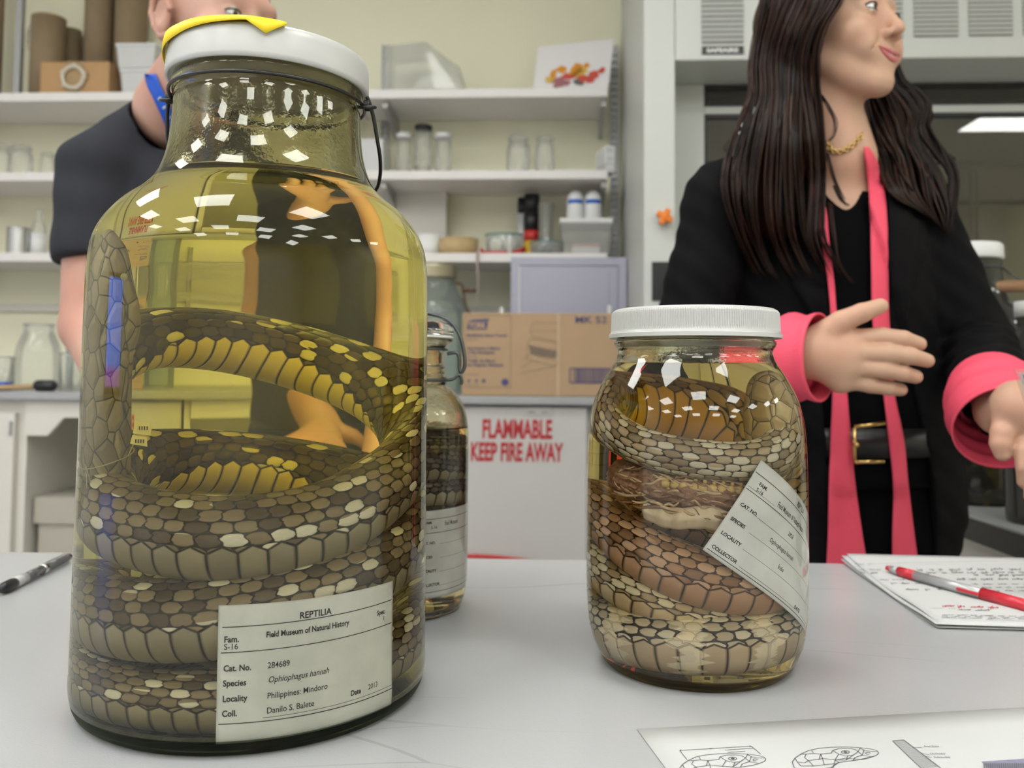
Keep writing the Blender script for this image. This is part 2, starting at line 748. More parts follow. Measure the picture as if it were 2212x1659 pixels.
def glass_vessel(root, outer, wall, level, mats, n=96, floor=0.006, liquid=True, top_open=None):
    """outer: list (r,z) from the rim of the base upwards; wall thickness; level: liquid surface height"""
    bottom = [(0.0, 0.0035), (outer[0][0] * 0.82, 0.0030), (outer[0][0] * 0.93, 0.0)]
    inner = [(max(r - wall, 0.0), z) for r, z in outer if z > floor + 0.004]
    dry = [q for q in inner if q[1] > level]
    wet = [q for q in inner if q[1] <= level]
    rl = prof_at(inner, level)
    ring = (rl, level)
    prof = bottom + outer + [(outer[-1][0] - wall * 0.5, outer[-1][1] + 0.0008)] + dry[::-1] + [ring]
    mif = [0] * (len(bottom) + len(outer)) + [1] * (len(dry) + 1)
    if len(mats) > 4:
        mif = [2 if i < len(bottom) + len(outer) and prof[i][1] < 0.0072 else m_ for i, m_ in enumerate(mif)]
    MB().lathe(prof, n=n, mif=mif).build('glass_body', [mats[0], mats[1]] + list(mats[4:]), root, normals=False)
    lq = [(0.0, floor), (wet[0][0] * 0.80, floor), (wet[0][0] * 0.95, floor + 0.0012)] + wet + [ring, (rl * 0.97, level - 0.0006), (0.0, level - 0.0008)]
    mif = [0] * (len(wet) + 3) + [1, 1]
    o = MB().lathe(lq, n=n, mif=mif).build('alcohol', [mats[2], mats[3]], root, normals=False)
    return o


# ---- the big jar
BJ = at_z(524, 1520, TABLE_Z)
BJX, BJY = -0.152, 0.538
big = thing('specimen_jar', 'tall wide-shouldered glass jar of yellow alcohol with a taped white lid', 'jar', (BJX, BJY, TABLE_Z))
outer = smooth_prof([(0.0935, 0.0), (0.0985, 0.004), (0.1008, 0.012), (0.1016, 0.020)], 8)[:-1] + \
    [(0.1012, 0.0212)] + smooth_prof([(0.1010, 0.023), (0.1006, 0.10), (0.1000, 0.18), (0.0996, 0.235), (0.0990, 0.252), (0.0972, 0.265),
                 (0.0920, 0.2765), (0.0830, 0.2875), (0.0730, 0.2955), (0.0655, 0.3035), (0.0608, 0.3135), (0.0580, 0.325),
                 (0.0566, 0.338), (0.0560, 0.350), (0.0556, 0.3545), (0.0572, 0.3590), (0.0576, 0.3630), (0.0566, 0.366), (0.0572, 0.369), (0.0560, 0.372), (0.0560, 0.378)], 64)
glass_vessel(big, outer, 0.004, 0.3035, (m_glass_a, m_glass_film, m_liq_side_a, m_liq_top_a, glassmat('thick_green_base_glass', (0.30, 0.33, 0.26), 1.5)))
lt = MB()
lid = [(0.0, 0.0018), (0.055, 0.0018), (0.0590, 0.0), (0.0606, 0.0), (0.0610, 0.003), (0.0605, 0.0145), (0.0599, 0.0175), (0.0578, 0.0200), (0.053, 0.0212), (0.0, 0.0214)]
lidm = Matrix.Rotation(math.radians(1.6), 4, 'Y')
lo = MB().lathe(lid, n=96).build('lid', m_white_plastic, big, loc=(0, 0, 0.3640))
lo.rotation_euler = (math.radians(-0.3), math.radians(1.8), 0)
# yellow tape stuck over the lid: lies on the top and folds over the edge
m_tape = mat('yellow_tape', (0.90, 0.66, 0.01), 0.45, var=0.02)


def tape_pt(a, b):
    # a along the lid rim (left-front to right-front), b from lid centre (0) outwards (1)
    ang = math.radians(-78 + 101 * a)          # 0 = front
    rim = 1.0 - 0.0
    reach = 0.52 + 0.55 * b
    r = 0.0605 * min(reach, 1.012)
    over = max(0.0, reach - 1.0)
    fold = 0.0060 * (1.7 * (1 - a) ** 2 + 0.25)
    if a > 0.80:
        fold += 0.007 * (1 - abs(a - 0.9) / 0.1)
    z = 0.0219 - over / 0.07 * fold - (0.0010 if reach > 0.95 else 0)
    rr = r + (0.0006 if over > 0 else 0) + 0.0012 * max(0, math.sin(a * 9)) * (1 if b > 0.8 else 0)
    lift = 0.0016 * math.sin(PI * a) * (1 - over * 10)
    return (rr * math.sin(ang), -rr * math.cos(ang), z + max(0, lift))


tp = MB().sheet(tape_pt, 40, 16).build('yellow_tape', m_tape, lo, solid=0.0004)
tp['label'] = 'crumpled yellow tape folded over the lid edge'
# wire ring, side eyes and bail
w = MB()
ringpts = [(0.0586 * math.cos(a), 0.0586 * math.sin(a), 0.3560 - 0.0018 * math.cos(a)) for a in np.linspace(0, 2 * PI, 72, endpoint=False)]
w.tube(ringpts, 0.0011, 8, closed=True)
for s in (-1, 1):
    zc = 0.3560 - 0.0018 * s
    loop = [(s * (0.0612 + 0.0050 * math.cos(a)), 0.0028 * math.sin(a) * 1.6 - 0.002, zc - 0.001 + 0.0012 * math.sin(a)) for a in np.linspace(0, 2 * PI, 24, endpoint=False)]
    w.tube(loop, 0.0011, 8, closed=True)
    coil = [(s * (0.0600 + 0.0005 * k / 4), 0.003 * math.cos(k * 0.9) - 0.002, zc + 0.0028 * math.sin(k * 0.9)) for k in range(22)]
    w.tube(coil, 0.0010, 6)
w.build('wire_ring', m_black_wire, big)
bl = [(0.0610, -0.002, 0.3600), (0.0625, 0.000, 0.3560), (0.0645, 0.004, 0.3480), (0.0662, 0.010, 0.3350), (0.0668, 0.018, 0.3260), (0.0650, 0.030, 0.3170), (0.0600, 0.042, 0.3100), (0.045, 0.060, 0.3040),
      (0.02, 0.074, 0.3000), (0, 0.078, 0.2990)]
bl = bl + [(-x, y, z) for x, y, z in bl[-2::-1]]
bp = smooth_path(bl, 90)
w = MB()
w.tube(bp, 0.0012, 8)
w.build('bail_handle', m_black_wire, big)

# ---- the small jar
SJX, SJY = 0.1232, 0.594
small = thing('specimen_jar', 'gallon glass jar with ribbed white screw lid with a pale banded cobra', 'jar', (SJX, SJY, TABLE_Z))
outer = smooth_prof([(0.0575, 0.0), (0.0620, 0.004), (0.0668, 0.013), (0.0700, 0.024), (0.0716, 0.038), (0.0722, 0.060), (0.0722, 0.10), (0.0720, 0.130), (0.0712, 0.150), (0.0692, 0.165),
                     (0.0655, 0.1765), (0.0600, 0.1870), (0.0548, 0.1955), (0.0518, 0.2010), (0.0512, 0.2045), (0.0516, 0.2065), (0.0532, 0.2090), (0.0536, 0.2115), (0.0518, 0.2140), (0.0515, 0.230)], 64)
glass_vessel(small, outer, 0.0035, 0.1965, (m_glass_b, m_glass_bfilm, m_liq_side_b, m_liq_top_b, glassmat('brown_tinged_base_glass', (0.62, 0.54, 0.38), 1.5)))
nr = 220
v, f = [], []
prof = [(0.0535, 0.0010), (0.0571, 0.0), (0.0573, 0.0025), (0.0566, 0.0030), (0.0560, 0.0042), (0.0556, 0.0060), (0.0552, 0.0165), (0.0545, 0.0180), (0.0525, 0.0192), (0.0400, 0.0196), (0.0, 0.0197)]
lm = MB()
for i, (r, z) in enumerate(prof[:-1]):
    for k in range(nr * 4):
        a = 2 * PI * k / (nr * 4)
        rr = r + (0.00035 * (1 if (k % 4) < 2 else -1) if i in (5, 6) else 0)
        v.append((rr * math.cos(a), rr * math.sin(a), z))
v.append((0, 0, prof[-1][1]))
N4 = nr * 4
for i in range(len(prof) - 2):
    for k in range(N4):
        f.append((i * N4 + k, i * N4 + (k + 1) % N4, (i + 1) * N4 + (k + 1) % N4, (i + 1) * N4 + k))
for k in range(N4):
    f.append(((len(prof) - 2) * N4 + k, (len(prof) - 2) * N4 + (k + 1) % N4, len(v) - 1))
f.append(tuple(range(N4 - 1, -1, -1)))
lm.add(v, f, 0, False)
lm.build('lid', m_white_plastic, small, loc=(0, 0, 0.2138))

# ---- the swing-top jar behind
TJX, TJY = -0.093, 0.725
third = thing('specimen_jar', 'narrow swing-top glass jar with a dark snake, half hidden behind the tall jar', 'jar', (TJX, TJY, TABLE_Z))
outer = smooth_prof([(0.0500, 0.0), (0.0545, 0.005), (0.0575, 0.018), (0.0582, 0.04), (0.0582, 0.10), (0.0580, 0.140), (0.0555, 0.158), (0.0490, 0.171), (0.0425, 0.178), (0.0395, 0.181), (0.0405, 0.184), (0.0392, 0.187),
                     (0.0380, 0.190), (0.0385, 0.194), (0.0370, 0.196), (0.0370, 0.209), (0.0420, 0.2125), (0.0450, 0.216)], 56)
glass_vessel(third, outer, 0.0035, 0.146, (m_glass_b, m_glass_bfilm, m_liq_side_b, m_liq_top_b), n=64)
gl = [(0.0, 0.0), (0.043, 0.0), (0.0455, 0.002), (0.0455, 0.004), (0.0435, 0.009), (0.038, 0.0135), (0.020, 0.0155), (0.0, 0.016)]
m_lidglass = glassmat('lid_glass', (0.96, 0.97, 0.95), 1.5)
MB().lathe(gl, n=64).build('lid', m_lidglass, third, loc=(0, 0, 0.2195), normals=False)
MB().lathe([(0.034, 0), (0.0445, 0), (0.0450, 0.0008), (0.0445, 0.0018), (0.034, 0.0018)], n=48, closed=True).build('seal_ring', mat('pale_rubber', (0.75, 0.74, 0.70), 0.6), third, loc=(0, 0, 0.2173))
w = MB()
w.tube([(0.0402 * math.cos(a), 0.0402 * math.sin(a), 0.1835) for a in np.linspace(0, 2 * PI, 48, endpoint=False)], 0.0014, 8, closed=True)
w.tube([(0.0392 * math.cos(a), 0.0392 * math.sin(a), 0.2085) for a in np.linspace(0, 2 * PI, 48, endpoint=False)], 0.0012, 8, closed=True)
pth = smooth_path([(0, -0.002, 0.2375), (0.020, -0.003, 0.2385), (0.040, -0.003, 0.2330), (0.0500, -0.003, 0.2200), (0.0540, -0.003, 0.2050), (0.0545, -0.003, 0.1950), (0.0520, -0.003, 0.1900), (0.0500, -0.003, 0.1940), (0.0498, -0.003, 0.2020), (0.0470, -0.003, 0.2060), (0.0400, -0.003, 0.2050)], 60)
w.tube(pth, 0.0015, 8)
w.tube([(-x, y, z) for x, y, z in pth], 0.0015, 8)
w.tube(smooth_path([(0.0400, -0.004, 0.1835), (0.0455, -0.004, 0.1845), (0.0500, -0.004, 0.1880), (0.0525, -0.003, 0.1830), (0.0515, -0.003, 0.1800)], 20), 0.0013, 8)
w.build('wire_clamp', m_grey_wire, third)

# ------------------------------------------------------------------ snakes
def snake_mat(name, pal, band=False, dusk=None, rosy=None, ls=0.0085, lb=0.0105, rows=15, vb=0.15):
    """pal: gap, dark scale, mid scale, pale scale, belly dark, belly light, belly gap"""
    t = NT(name)
    uvn = t.n('UVMap')
    uvn.uv_map = 'UVMap'
    sp = t.n('SeparateXYZ')
    t.link(uvn.outputs[0], sp.inputs[0])
    s, v = sp.outputs[0], sp.outputs[1]
    nz = t.noise(uvn.outputs[0], 38.0, 2)
    wob = t.math('MULTIPLY', t.math('SUBTRACT', nz.outputs[0], 0.5), 0.0042)
    s2 = t.math('ADD', s, wob)
    nz2 = t.noise(uvn.outputs[0], 21.0, 2)
    v2 = t.math('ADD', v, t.math('MULTIPLY', t.math('SUBTRACT', nz2.outputs[0], 0.5), 0.022))
    # dorsal lattice; folded about the belly so that rows meet it evenly
    row = t.math('MULTIPLY', v2, float(rows + 4))
    ri = t.math('FLOOR', row)
    off = t.math('MULTIPLY', t.math('MODULO', ri, 2.0), 0.5)
    col = t.math('ADD', t.math('DIVIDE', s2, ls), off)
    fx = t.math('ABSOLUTE', t.math('SUBTRACT', t.math('MULTIPLY', t.math('FRACT', col), 2.0), 1.0))
    fy = t.math('ABSOLUTE', t.math('SUBTRACT', t.math('MULTIPLY', t.math('FRACT', row), 2.0), 1.0))
    d = t.math('ADD', t.math('POWER', fx, 2.6), t.math('MULTIPLY', t.math('POWER', fy, 2.6), 0.9))
    inside = t.step(d, 1.02, 0.74)
    dome = t.math('SUBTRACT', 1.0, t.math('MULTIPLY', t.math('POWER', d, 1.5), 0.6))
    cb = t.n('CombineXYZ')
    t.link(t.math('FLOOR', col), cb.inputs[0])
    t.link(ri, cb.inputs[1])
    wn = t.n('TexWhiteNoise', noise_dimensions='2D')
    t.link(cb.outputs[0], wn.inputs['Vector'])
    rnd_ = wn.outputs['Value']
    sc = t.mix(t.step(rnd_, 0.1, 0.55), pal[1], pal[2])
    lowf = t.noise(uvn.outputs[0], 9.0, 2)
    pale = t.math('GREATER_THAN', t.math('ADD', rnd_, t.math('MULTIPLY', t.math('SUBTRACT', lowf.outputs[0], 0.5), 0.6)), 0.84 if not band else 0.60)
    sc = t.mix(pale, sc, pal[3])
    fine = t.noise(uvn.outputs[0], 400.0, 3)
    sc = t.mix(t.math('MULTIPLY', fine.outputs[0], 0.35), sc, pal[1])
    if dusk:
        a_, b_, c_ = dusk
        win = t.math('MAXIMUM', t.math('MULTIPLY', t.step(s, a_ - .03, a_ + .03), t.step(s, b_ + .03, b_ - .03)), t.step(s, c_ - .03, c_ + .03))
        sc = t.mix(win, sc, t.mix(pale, t.mix(0.62, sc, pal[0]), sc))
    dor = t.mix(inside, pal[0], sc)
    # belly plates
    colb = t.math('DIVIDE', s, lb)
    fb = t.math('ABSOLUTE', t.math('SUBTRACT', t.math('MULTIPLY', t.math('FRACT', colb), 2.0), 1.0))
    cb2 = t.n('CombineXYZ')
    t.link(t.math('FLOOR', colb), cb2.inputs[0])
    wn2 = t.n('TexWhiteNoise', noise_dimensions='1D')
    t.link(t.math('FLOOR', colb), wn2.inputs['W'])
    stv = t.n('Mapping')
    stv.inputs['Scale'].default_value = (60, 900, 1)
    t.link(uvn.outputs[0], stv.inputs[0])
    streak = t.noise(stv.outputs[0], 1.0, 3)
    bc = t.mix(t.math('MULTIPLY', t.math('ADD', wn2.outputs['Value'], streak.outputs[0]), 0.5), pal[4], pal[5])
    if rosy:
        a_, b_ = rosy
        wr_n = t.math('MULTIPLY', t.step(s, a_ - .03, a_ + .03), t.step(s, b_ + .03, b_ - .03))
        dor = t.mix(t.math('MULTIPLY', wr_n, .9), dor, t.mix(1.0, dor, (0.82, 0.56, 0.46, 1), 'MULTIPLY'))
        bc = t.mix(t.math('MULTIPLY', wr_n, .9), bc, t.mix(1.0, bc, (0.86, 0.62, 0.56, 1), 'MULTIPLY'))
        gold = t.math('MULTIPLY', t.step(s, 1.03, 1.08), t.step(s, 1.26, 1.21))
        bc = t.mix(gold, bc, (0.74, 0.50, 0.12, 1))
        dor = t.mix(t.math('MULTIPLY', gold, .8), dor, t.mix(1.0, dor, (0.75, 0.60, 0.42, 1), 'MULTIPLY'))
        cool = t.step(s, 1.24, 1.30)
        dor = t.mix(t.math('MULTIPLY', cool, .8), dor, t.mix(1.0, dor, (0.96, 1.0, 1.06, 1), 'MULTIPLY'))
    if dusk:
        bc = t.mix(win, bc, (0.66, 0.55, 0.30, 1))
    bel = t.mix(t.step(fb, 0.97, 0.84), pal[6], bc)
    # v=0 and v=1 are the belly middle
    vv = t.math('MINIMUM', v, t.math('SUBTRACT', 1.0, v))
    # toothed border: every plate reaches up between the side scales
    tooth = t.math('MULTIPLY', t.math('SUBTRACT', 1.0, fb), 0.028)
    isb = t.math('LESS_THAN', vv, t.math('ADD', vb, tooth))
    edge = t.step(t.math('ABSOLUTE', t.math('SUBTRACT', vv, t.math('ADD', vb, tooth))), 0.0, 0.008)
    c = t.mix(isb, dor, bel)
    c = t.mix(edge, pal[0], c)
    hgt = t.n('Mix', data_type='FLOAT')
    t.link(isb, hgt.inputs[0])
    t.link(t.math('MULTIPLY', dome, inside), hgt.inputs[2])
    t.link(t.step(fb, 1.0, 0.75), hgt.inputs[3])
    hh = t.math('MULTIPLY', hgt.outputs[0], edge)
    if band:
        bnz = t.noise(uvn.outputs[0], 22.0, 3)
        bw = t.math('SINE', t.math('ADD', t.math('MULTIPLY', s, 2 * PI / 0.038), t.math('MULTIPLY', bnz.outputs[0], 5.0)))
        pb = t.step(bw, 0.35, 0.6)
        whole = t.mix(rnd_, pal[3], (0.72, 0.60, 0.40, 1))
        thin = t.step(d, 0.86, 0.52)
        c2 = t.mix(isb, t.mix(thin, (0.022, 0.014, 0.012, 1), t.mix(0.45, sc, pal[3])), bel)
        c2 = t.mix(edge, pal[0], c2)
        ban = t.mix(t.math('MULTIPLY', pb, 0.92), c2, whole)
        zone = t.step(s, band[0], band[1])
        c = t.mix(zone, ban, c)
    p = t.principled(Base_Color=c, Roughness=0.42)
    p.inputs['Specular IOR Level'].default_value = 0.25
    t.link(t.bump(hh, 0.9, 0.0010), p.inputs['Normal'])
    return t.m


def snake_body(name, keys, n, m, parent, sides=40, flat=0.93, uv0=0.0):
    """keys: x, y, z, radius, belly direction angle (deg; 0 = straight down, + = towards the outside of the coil)"""
    P = smooth_path(keys, n)
    pts = [Vector(q[:3]) for q in P]
    v, f, uvs = [], [], []
    s = uv0
    S = []
    for i, q in enumerate(P):
        if i:
            s += (pts[i] - pts[i - 1]).length
        S.append(s)
        tg = (pts[min(i + 1, n - 1)] - pts[max(i - 1, 0)]).normalized()
        out = Vector((pts[i].x, pts[i].y, 0))
        out = out - tg * out.dot(tg)
        if out.length < 1e-4:
            out = Vector((0, -1, 0)) - tg * (-tg.y)
        out.normalize()
        dn = tg.cross(out)
        if dn.z > 0 and abs(dn.z) > 0.05:
            dn = -dn
        a = math.radians(q[4])
        bel = (dn * math.cos(a) + out * math.sin(a)).normalized()
        side = tg.cross(bel)
        for k in range(sides):
            w = 2 * PI * k / sides
            r = q[3] * (1 + 0.05 * math.cos(2 * w))
            # flattened under the belly, slightly ridged along the back
            v.append(pts[i] + bel * (math.cos(w) * r * (flat if math.cos(w) > 0 else 1.0)) + side * (math.sin(w) * r))
    for i in range(n - 1):
        for k in range(sides):
            k2 = (k + 1) % sides
            f.append((i * sides + k, (i + 1) * sides + k, (i + 1) * sides + k2, i * sides + k2))
            uvs.append([(S[i], k / sides), (S[i + 1], k / sides), (S[i + 1], (k + 1) / sides), (S[i], (k + 1) / sides)])
    mb = MB()
    mb.add(v, f, 0, True, uvs)
    mb.add([v[k] for k in range(sides)], [tuple(range(sides))], 0, True, [[(0, 0)] * sides])
    mb.add([v[(n - 1) * sides + k] for k in range(sides)], [tuple(range(sides - 1, -1, -1))], 0, True, [[(S[-1], 0.5)] * sides])
    return mb.build(name, m, parent)


def pol(phi, rho, z, r, b):
    a = math.radians(phi)
    return (rho * math.sin(a), -rho * math.cos(a), z, r, b)


pal_a = ((0.012, 0.008, 0.005, 1), (0.075, 0.050, 0.028, 1), (0.23, 0.170, 0.100, 1), (0.66, 0.61, 0.49, 1), (0.16, 0.130, 0.085, 1), (0.36, 0.30, 0.20, 1), (0.025, 0.017, 0.010, 1))
m_snake_a = snake_mat('cobra_skin', pal_a, dusk=(1.156, 1.317, 1.553), ls=0.0092, lb=0.0108, rows=15, vb=0.13)
m_head_a = None

cobra = thing('preserved_snake', 'thick brown cobra coiled in the tall jar, head raised against the left side', 'snake', (BJX, BJY, TABLE_Z))
K = [pol(-1330, 0.030, 0.105, 0.008, 0), pol(-1260, 0.032, 0.090, 0.018, 0), pol(-1170, 0.033, 0.070, 0.021, 0), pol(-1080, 0.034, 0.048, 0.021, 0), pol(-1000, 0.040, 0.034, 0.019, 0), pol(-930, 0.058, 0.026, 0.017, 10), pol(-870, 0.073, 0.0235, 0.016, 20), pol(-800, 0.0745, 0.0225, 0.0155, 30), pol(-755, 0.0745, 0.0215, 0.0150, 34), pol(-710, 0.0745, 0.0225, 0.0155, 32), pol(-675, 0.074, 0.026, 0.0175, 36), pol(-630, 0.073, 0.032, 0.018, 25), pol(-585, 0.072, 0.040, 0.019, 5), pol(-540, 0.071, 0.048, 0.019, -10), pol(-495, 0.070, 0.055, 0.020, 5),
     pol(-450, 0.071, 0.058, 0.020, 30), pol(-405, 0.072, 0.059, 0.021, 34), pol(-360, 0.072, 0.063, 0.021, 34), pol(-315, 0.072, 0.074, 0.021, 32), pol(-270, 0.070, 0.086, 0.020, 20), pol(-225, 0.068, 0.104, 0.020, -20), pol(-180, 0.068, 0.124, 0.020, -40), pol(-140, 0.069, 0.133, 0.020, -35),
     pol(-95, 0.070, 0.127, 0.021, 10), pol(-50, 0.071, 0.110, 0.0215, 26), pol(0, 0.071, 0.103, 0.0215, 28), pol(45, 0.071, 0.110, 0.021, 26), pol(90, 0.071, 0.131, 0.020, 10), pol(120, 0.071, 0.152, 0.020, -20), pol(150, 0.070, 0.176, 0.020, -36), pol(180, 0.069, 0.196, 0.020, -40),
     pol(210, 0.069, 0.208, 0.0195, -38), pol(238, 0.069, 0.207, 0.018, -30), pol(262, 0.072, 0.190, 0.0165, -10), pol(278, 0.075, 0.168, 0.0155, 0), pol(292, 0.078, 0.152, 0.0150, 0)]
cobra_body = snake_body('body', K, 1500, m_snake_a, cobra, sides=44)
# ------------------------------------------------------------------ paper labels inside the jars
t = NT('label_paper')
tc = t.n('TexCoord').outputs['Object']
nz = t.noise(tc, 35.0, 4)
nf = t.noise(tc, 900.0, 2)
c_ = t.mix(t.step(nz.outputs[0], 0.3, 0.75), (0.62, 0.62, 0.60, 1), (0.75, 0.75, 0.73, 1))
c_ = t.mix(t.math('MULTIPLY', nf.outputs[0], 0.16), c_, (0.35, 0.35, 0.33, 1))
t.principled(Base_Color=c_, Roughness=0.9)
m_label = t.m
m_ink = mat('black_ink', (0.012, 0.012, 0.014), 0.8, var=0.0)
m_greyink = mat('faded_ink', (0.20, 0.20, 0.20), 0.8, var=0.0)


def wrap(R, phi0, z0, rot=0.0, lift=0.0):
    c, s = math.cos(rot), math.sin(rot)

    def fn(a, b):
        q = phi0 * R + a * c - b * s
        ph = q / (R + 0.0)
        return ((R + lift) * math.sin(ph), -(R + lift) * math.cos(ph), z0 + a * s + b * c)
    return fn


def paper_label(name, label, loc, R, phi0, z0, w, h, rot, nu=48, nv=32):
    fn = wrap(R, phi0, z0, rot)
    o = MB().sheet(lambda i, j: fn(i * w, j * h), nu, nv).build(name, m_label, None, loc=loc, solid=0.0002)
    tag(o, label, 'label')
    return o, wrap(R, phi0, z0, rot, 0.0003)


lab1, f1 = paper_label('specimen_label', 'printed white reptile label catalogued 284689 inside the tall jar', (BJX, BJY, TABLE_Z), 0.0957, 0.090, 0.0078, 0.0965, 0.0664, 0.006)
k = MB()
B = 0.00012
A0 = 0.0084
def T1(s, a, b, size, **kw):
    kw.setdefault('bold', 0.00004)
    put_text(k, s, a - A0, b - 0.0076, size, f1, **kw)
T1('REPTILIA', 0.0470, 0.0646, 0.0046, bold=B * .9, xs=0.93)
T1('Field Museum of Natural History', 0.0310, 0.0572, 0.0040, bold=B, xs=0.80)
T1('Spec.', 0.0922, 0.0580, 0.0036, bold=B, xs=0.85)
T1('1', 0.0965, 0.0545, 0.0032)
T1('Fam.', 0.0113, 0.0560, 0.0042, bold=B, xs=0.9)
T1('S-16', 0.0113, 0.0525, 0.0040, xs=0.95)
T1('Cat. No.', 0.0113, 0.0420, 0.0042, bold=B, xs=0.88)
T1('284689', 0.0319, 0.0420, 0.0042, xs=0.85)
T1('Species', 0.0112, 0.0348, 0.0042, bold=B, xs=0.88)
T1('Ophiophagus hannah', 0.0321, 0.0350, 0.0042, shear=0.25, xs=0.86)
T1('Locality', 0.0111, 0.0273, 0.0042, bold=B, xs=0.88)
T1('Philippines: Mindoro', 0.0319, 0.0272, 0.0042, xs=0.87)
T1('Coll.', 0.0110, 0.0202, 0.0042, bold=B, xs=0.88)
T1('Danilo S. Balete', 0.0317, 0.0200, 0.0042, xs=0.87)
T1('Date', 0.0752, 0.0202, 0.0038, bold=B, xs=0.85)
T1('2013', 0.0864, 0.0205, 0.0038, xs=0.88)
for a0, b0, a1, b1, wd in ((0.0104, 0.0633, 0.1038, 0.0640, 0.00045), (0.0100, 0.0510, 0.1038, 0.0516, 0.00045), (0.0095, 0.0168, 0.1045, 0.0160, 0.00045), (0.0300, 0.0182, 0.1045, 0.0178, 0.00022)):
    put_line(k, a0 - A0, b0 - 0.0076, a1 - A0, b1 - 0.0076, wd, f1, n=48)
k.build('printed_text', m_ink, lab1, normals=False)

R2 = 0.0682
lab2, f2 = paper_label('specimen_label', 'slanting white reptile label catalogued 2828 inside the white ribbed-lid jar', (SJX, SJY, TABLE_Z), R2, -0.142, 0.0868, 0.1000, 0.0636, math.radians(-34.6))
k = MB()
def T2(s, a, b, size, **kw):
    kw.setdefault('bold', 0.00003)
    put_text(k, s, a, b, size, f2, **kw)
BB = 0.00010
T2('FAM.', 0.0068, 0.0502, 0.0032, bold=BB)
T2('S-16', 0.0068, 0.0464, 0.0034, xs=0.95)
T2('Field Museum of Natural History', 0.0256, 0.0470, 0.0050, bold=BB * .6, xs=0.52)
T2('REPTILIA', 0.0430, 0.0572, 0.0048, bold=BB * .6, xs=0.62)
T2('CAT. NO.', 0.0032, 0.0340, 0.0030, bold=BB)
T2('2828', 0.0433, 0.0376, 0.0036, xs=0.85)
T2('SPECIES', 0.0030, 0.0238, 0.0030, bold=BB)
T2('Ophiophagus hannah', 0.0317, 0.0268, 0.0038, xs=0.78)
T2('LOCALITY', 0.0030, 0.0138, 0.0030, bold=BB)
T2('India', 0.0461, 0.0168, 0.0038, xs=0.78)
T2('COLLECTOR', 0.0031, 0.0042, 0.0030, bold=BB)
T2('DATE', 0.0735, 0.0042, 0.0030, bold=BB)
for a0, b0, a1, b1, wd in ((0.0008, 0.0557, 0.098, 0.0557, 0.0004), (0.0008, 0.0462, 0.0235, 0.0462, 0.00016), (0.0008, 0.0444, 0.098, 0.0444, 0.0004), (0.0170, 0.0338, 0.098, 0.0338, 0.00018),
                           (0.0170, 0.0236, 0.098, 0.0236, 0.00018), (0.0195, 0.0136, 0.098, 0.0136, 0.00018), (0.0228, 0.0040, 0.0730, 0.0040, 0.00018), (0.0840, 0.0040, 0.098, 0.0040, 0.00018), (0.0015, 0.0022, 0.098, 0.0022, 0.0004)):
    put_line(k, a0, b0, a1, b1, wd, f2, n=44)
k.build('printed_text', m_ink, lab2, normals=False)

lab3, f3 = paper_label('specimen_label', 'white reptile label marked S-16 inside the swing-top jar', (TJX, TJY, TABLE_Z), 0.0533, 0.42, 0.018, 0.062, 0.066, 0.0)
k = MB()
def T3(s, a, b, size, **kw):
    put_text(k, s, a, b, size, f3, **kw)
T3('FAM.', 0.006, 0.0560, 0.0028, bold=BB)
T3('S-16', 0.011, 0.0520, 0.0034, xs=0.9)
T3('Field Museum', 0.0235, 0.0535, 0.0050, bold=BB * .6, xs=0.55)
for i, s_ in enumerate(('CAT. NO.', 'SPECIES', 'LOCALITY', 'COLLECTOR')):
    T3(s_, 0.003, 0.0405 - i * 0.0105, 0.0028, bold=BB)
    put_line(k, 0.019, 0.0402 - i * 0.0105, 0.060, 0.0402 - i * 0.0105, 0.00018, f3, n=20)
for b in (0.0595, 0.0490, 0.0045):
    put_line(k, 0.001, b, 0.061, b, 0.0004, f3, n=20)
k.build('printed_text', m_ink, lab3, normals=False)

# ------------------------------------------------------------------ cobra head in the tall jar
def plate_mat(name, gap, a, b, scale, stretch=(1, 1, 1), gapw=0.06):
    t = NT(name)
    tc = t.n('TexCoord').outputs['Object']
    mp = t.n('Mapping')
    mp.inputs['Scale'].default_value = stretch
    t.link(tc, mp.inputs[0])
    vo = t.n('TexVoronoi', feature='DISTANCE_TO_EDGE')
    vc = t.n('TexVoronoi', feature='F1')
    for x in (vo, vc):
        t.link(mp.outputs[0], x.inputs['Vector'])
        x.inputs['Scale'].default_value = scale
        x.inputs['Randomness'].default_value = 0.75
    e_ = t.step(vo.outputs['Distance'], 0.0, gapw)
    sp = t.n('SeparateColor')
    t.link(vc.outputs['Color'], sp.inputs[0])
    fine = t.noise(tc, 500.0, 3)
    cc = t.mix(t.math('ADD', t.math('MULTIPLY', sp.outputs[0], 0.7), t.math('MULTIPLY', fine.outputs[0], 0.3)), a, b)
    cc = t.mix(e_, gap, cc)
    p = t.principled(Base_Color=cc, Roughness=0.42)
    p.inputs['Specular IOR Level'].default_value = 0.3
    t.link(t.bump(t.math('MULTIPLY', t.step(vo.outputs['Distance'], 0.0, 0.25), 1.0), 0.8, 0.001), p.inputs['Normal'])
    return t.m


m_plate_a = plate_mat('dark_head_plates', (0.008, 0.006, 0.004, 1), (0.13, 0.10, 0.070, 1), (0.32, 0.26, 0.19, 1), 120.0, (1, 1, 0.62))
m_plate_b = plate_mat('tan_head_plates', (0.03, 0.02, 0.01, 1), (0.26, 0.17, 0.075, 1), (0.46, 0.35, 0.19, 1), 105.0, (1, 1, 1))
m_eye_milky = mat('clouded_eye', (0.28, 0.27, 0.24), 0.2)
m_mouth = mat('dark_mouth_line', (0.012, 0.009, 0.007), 0.6)

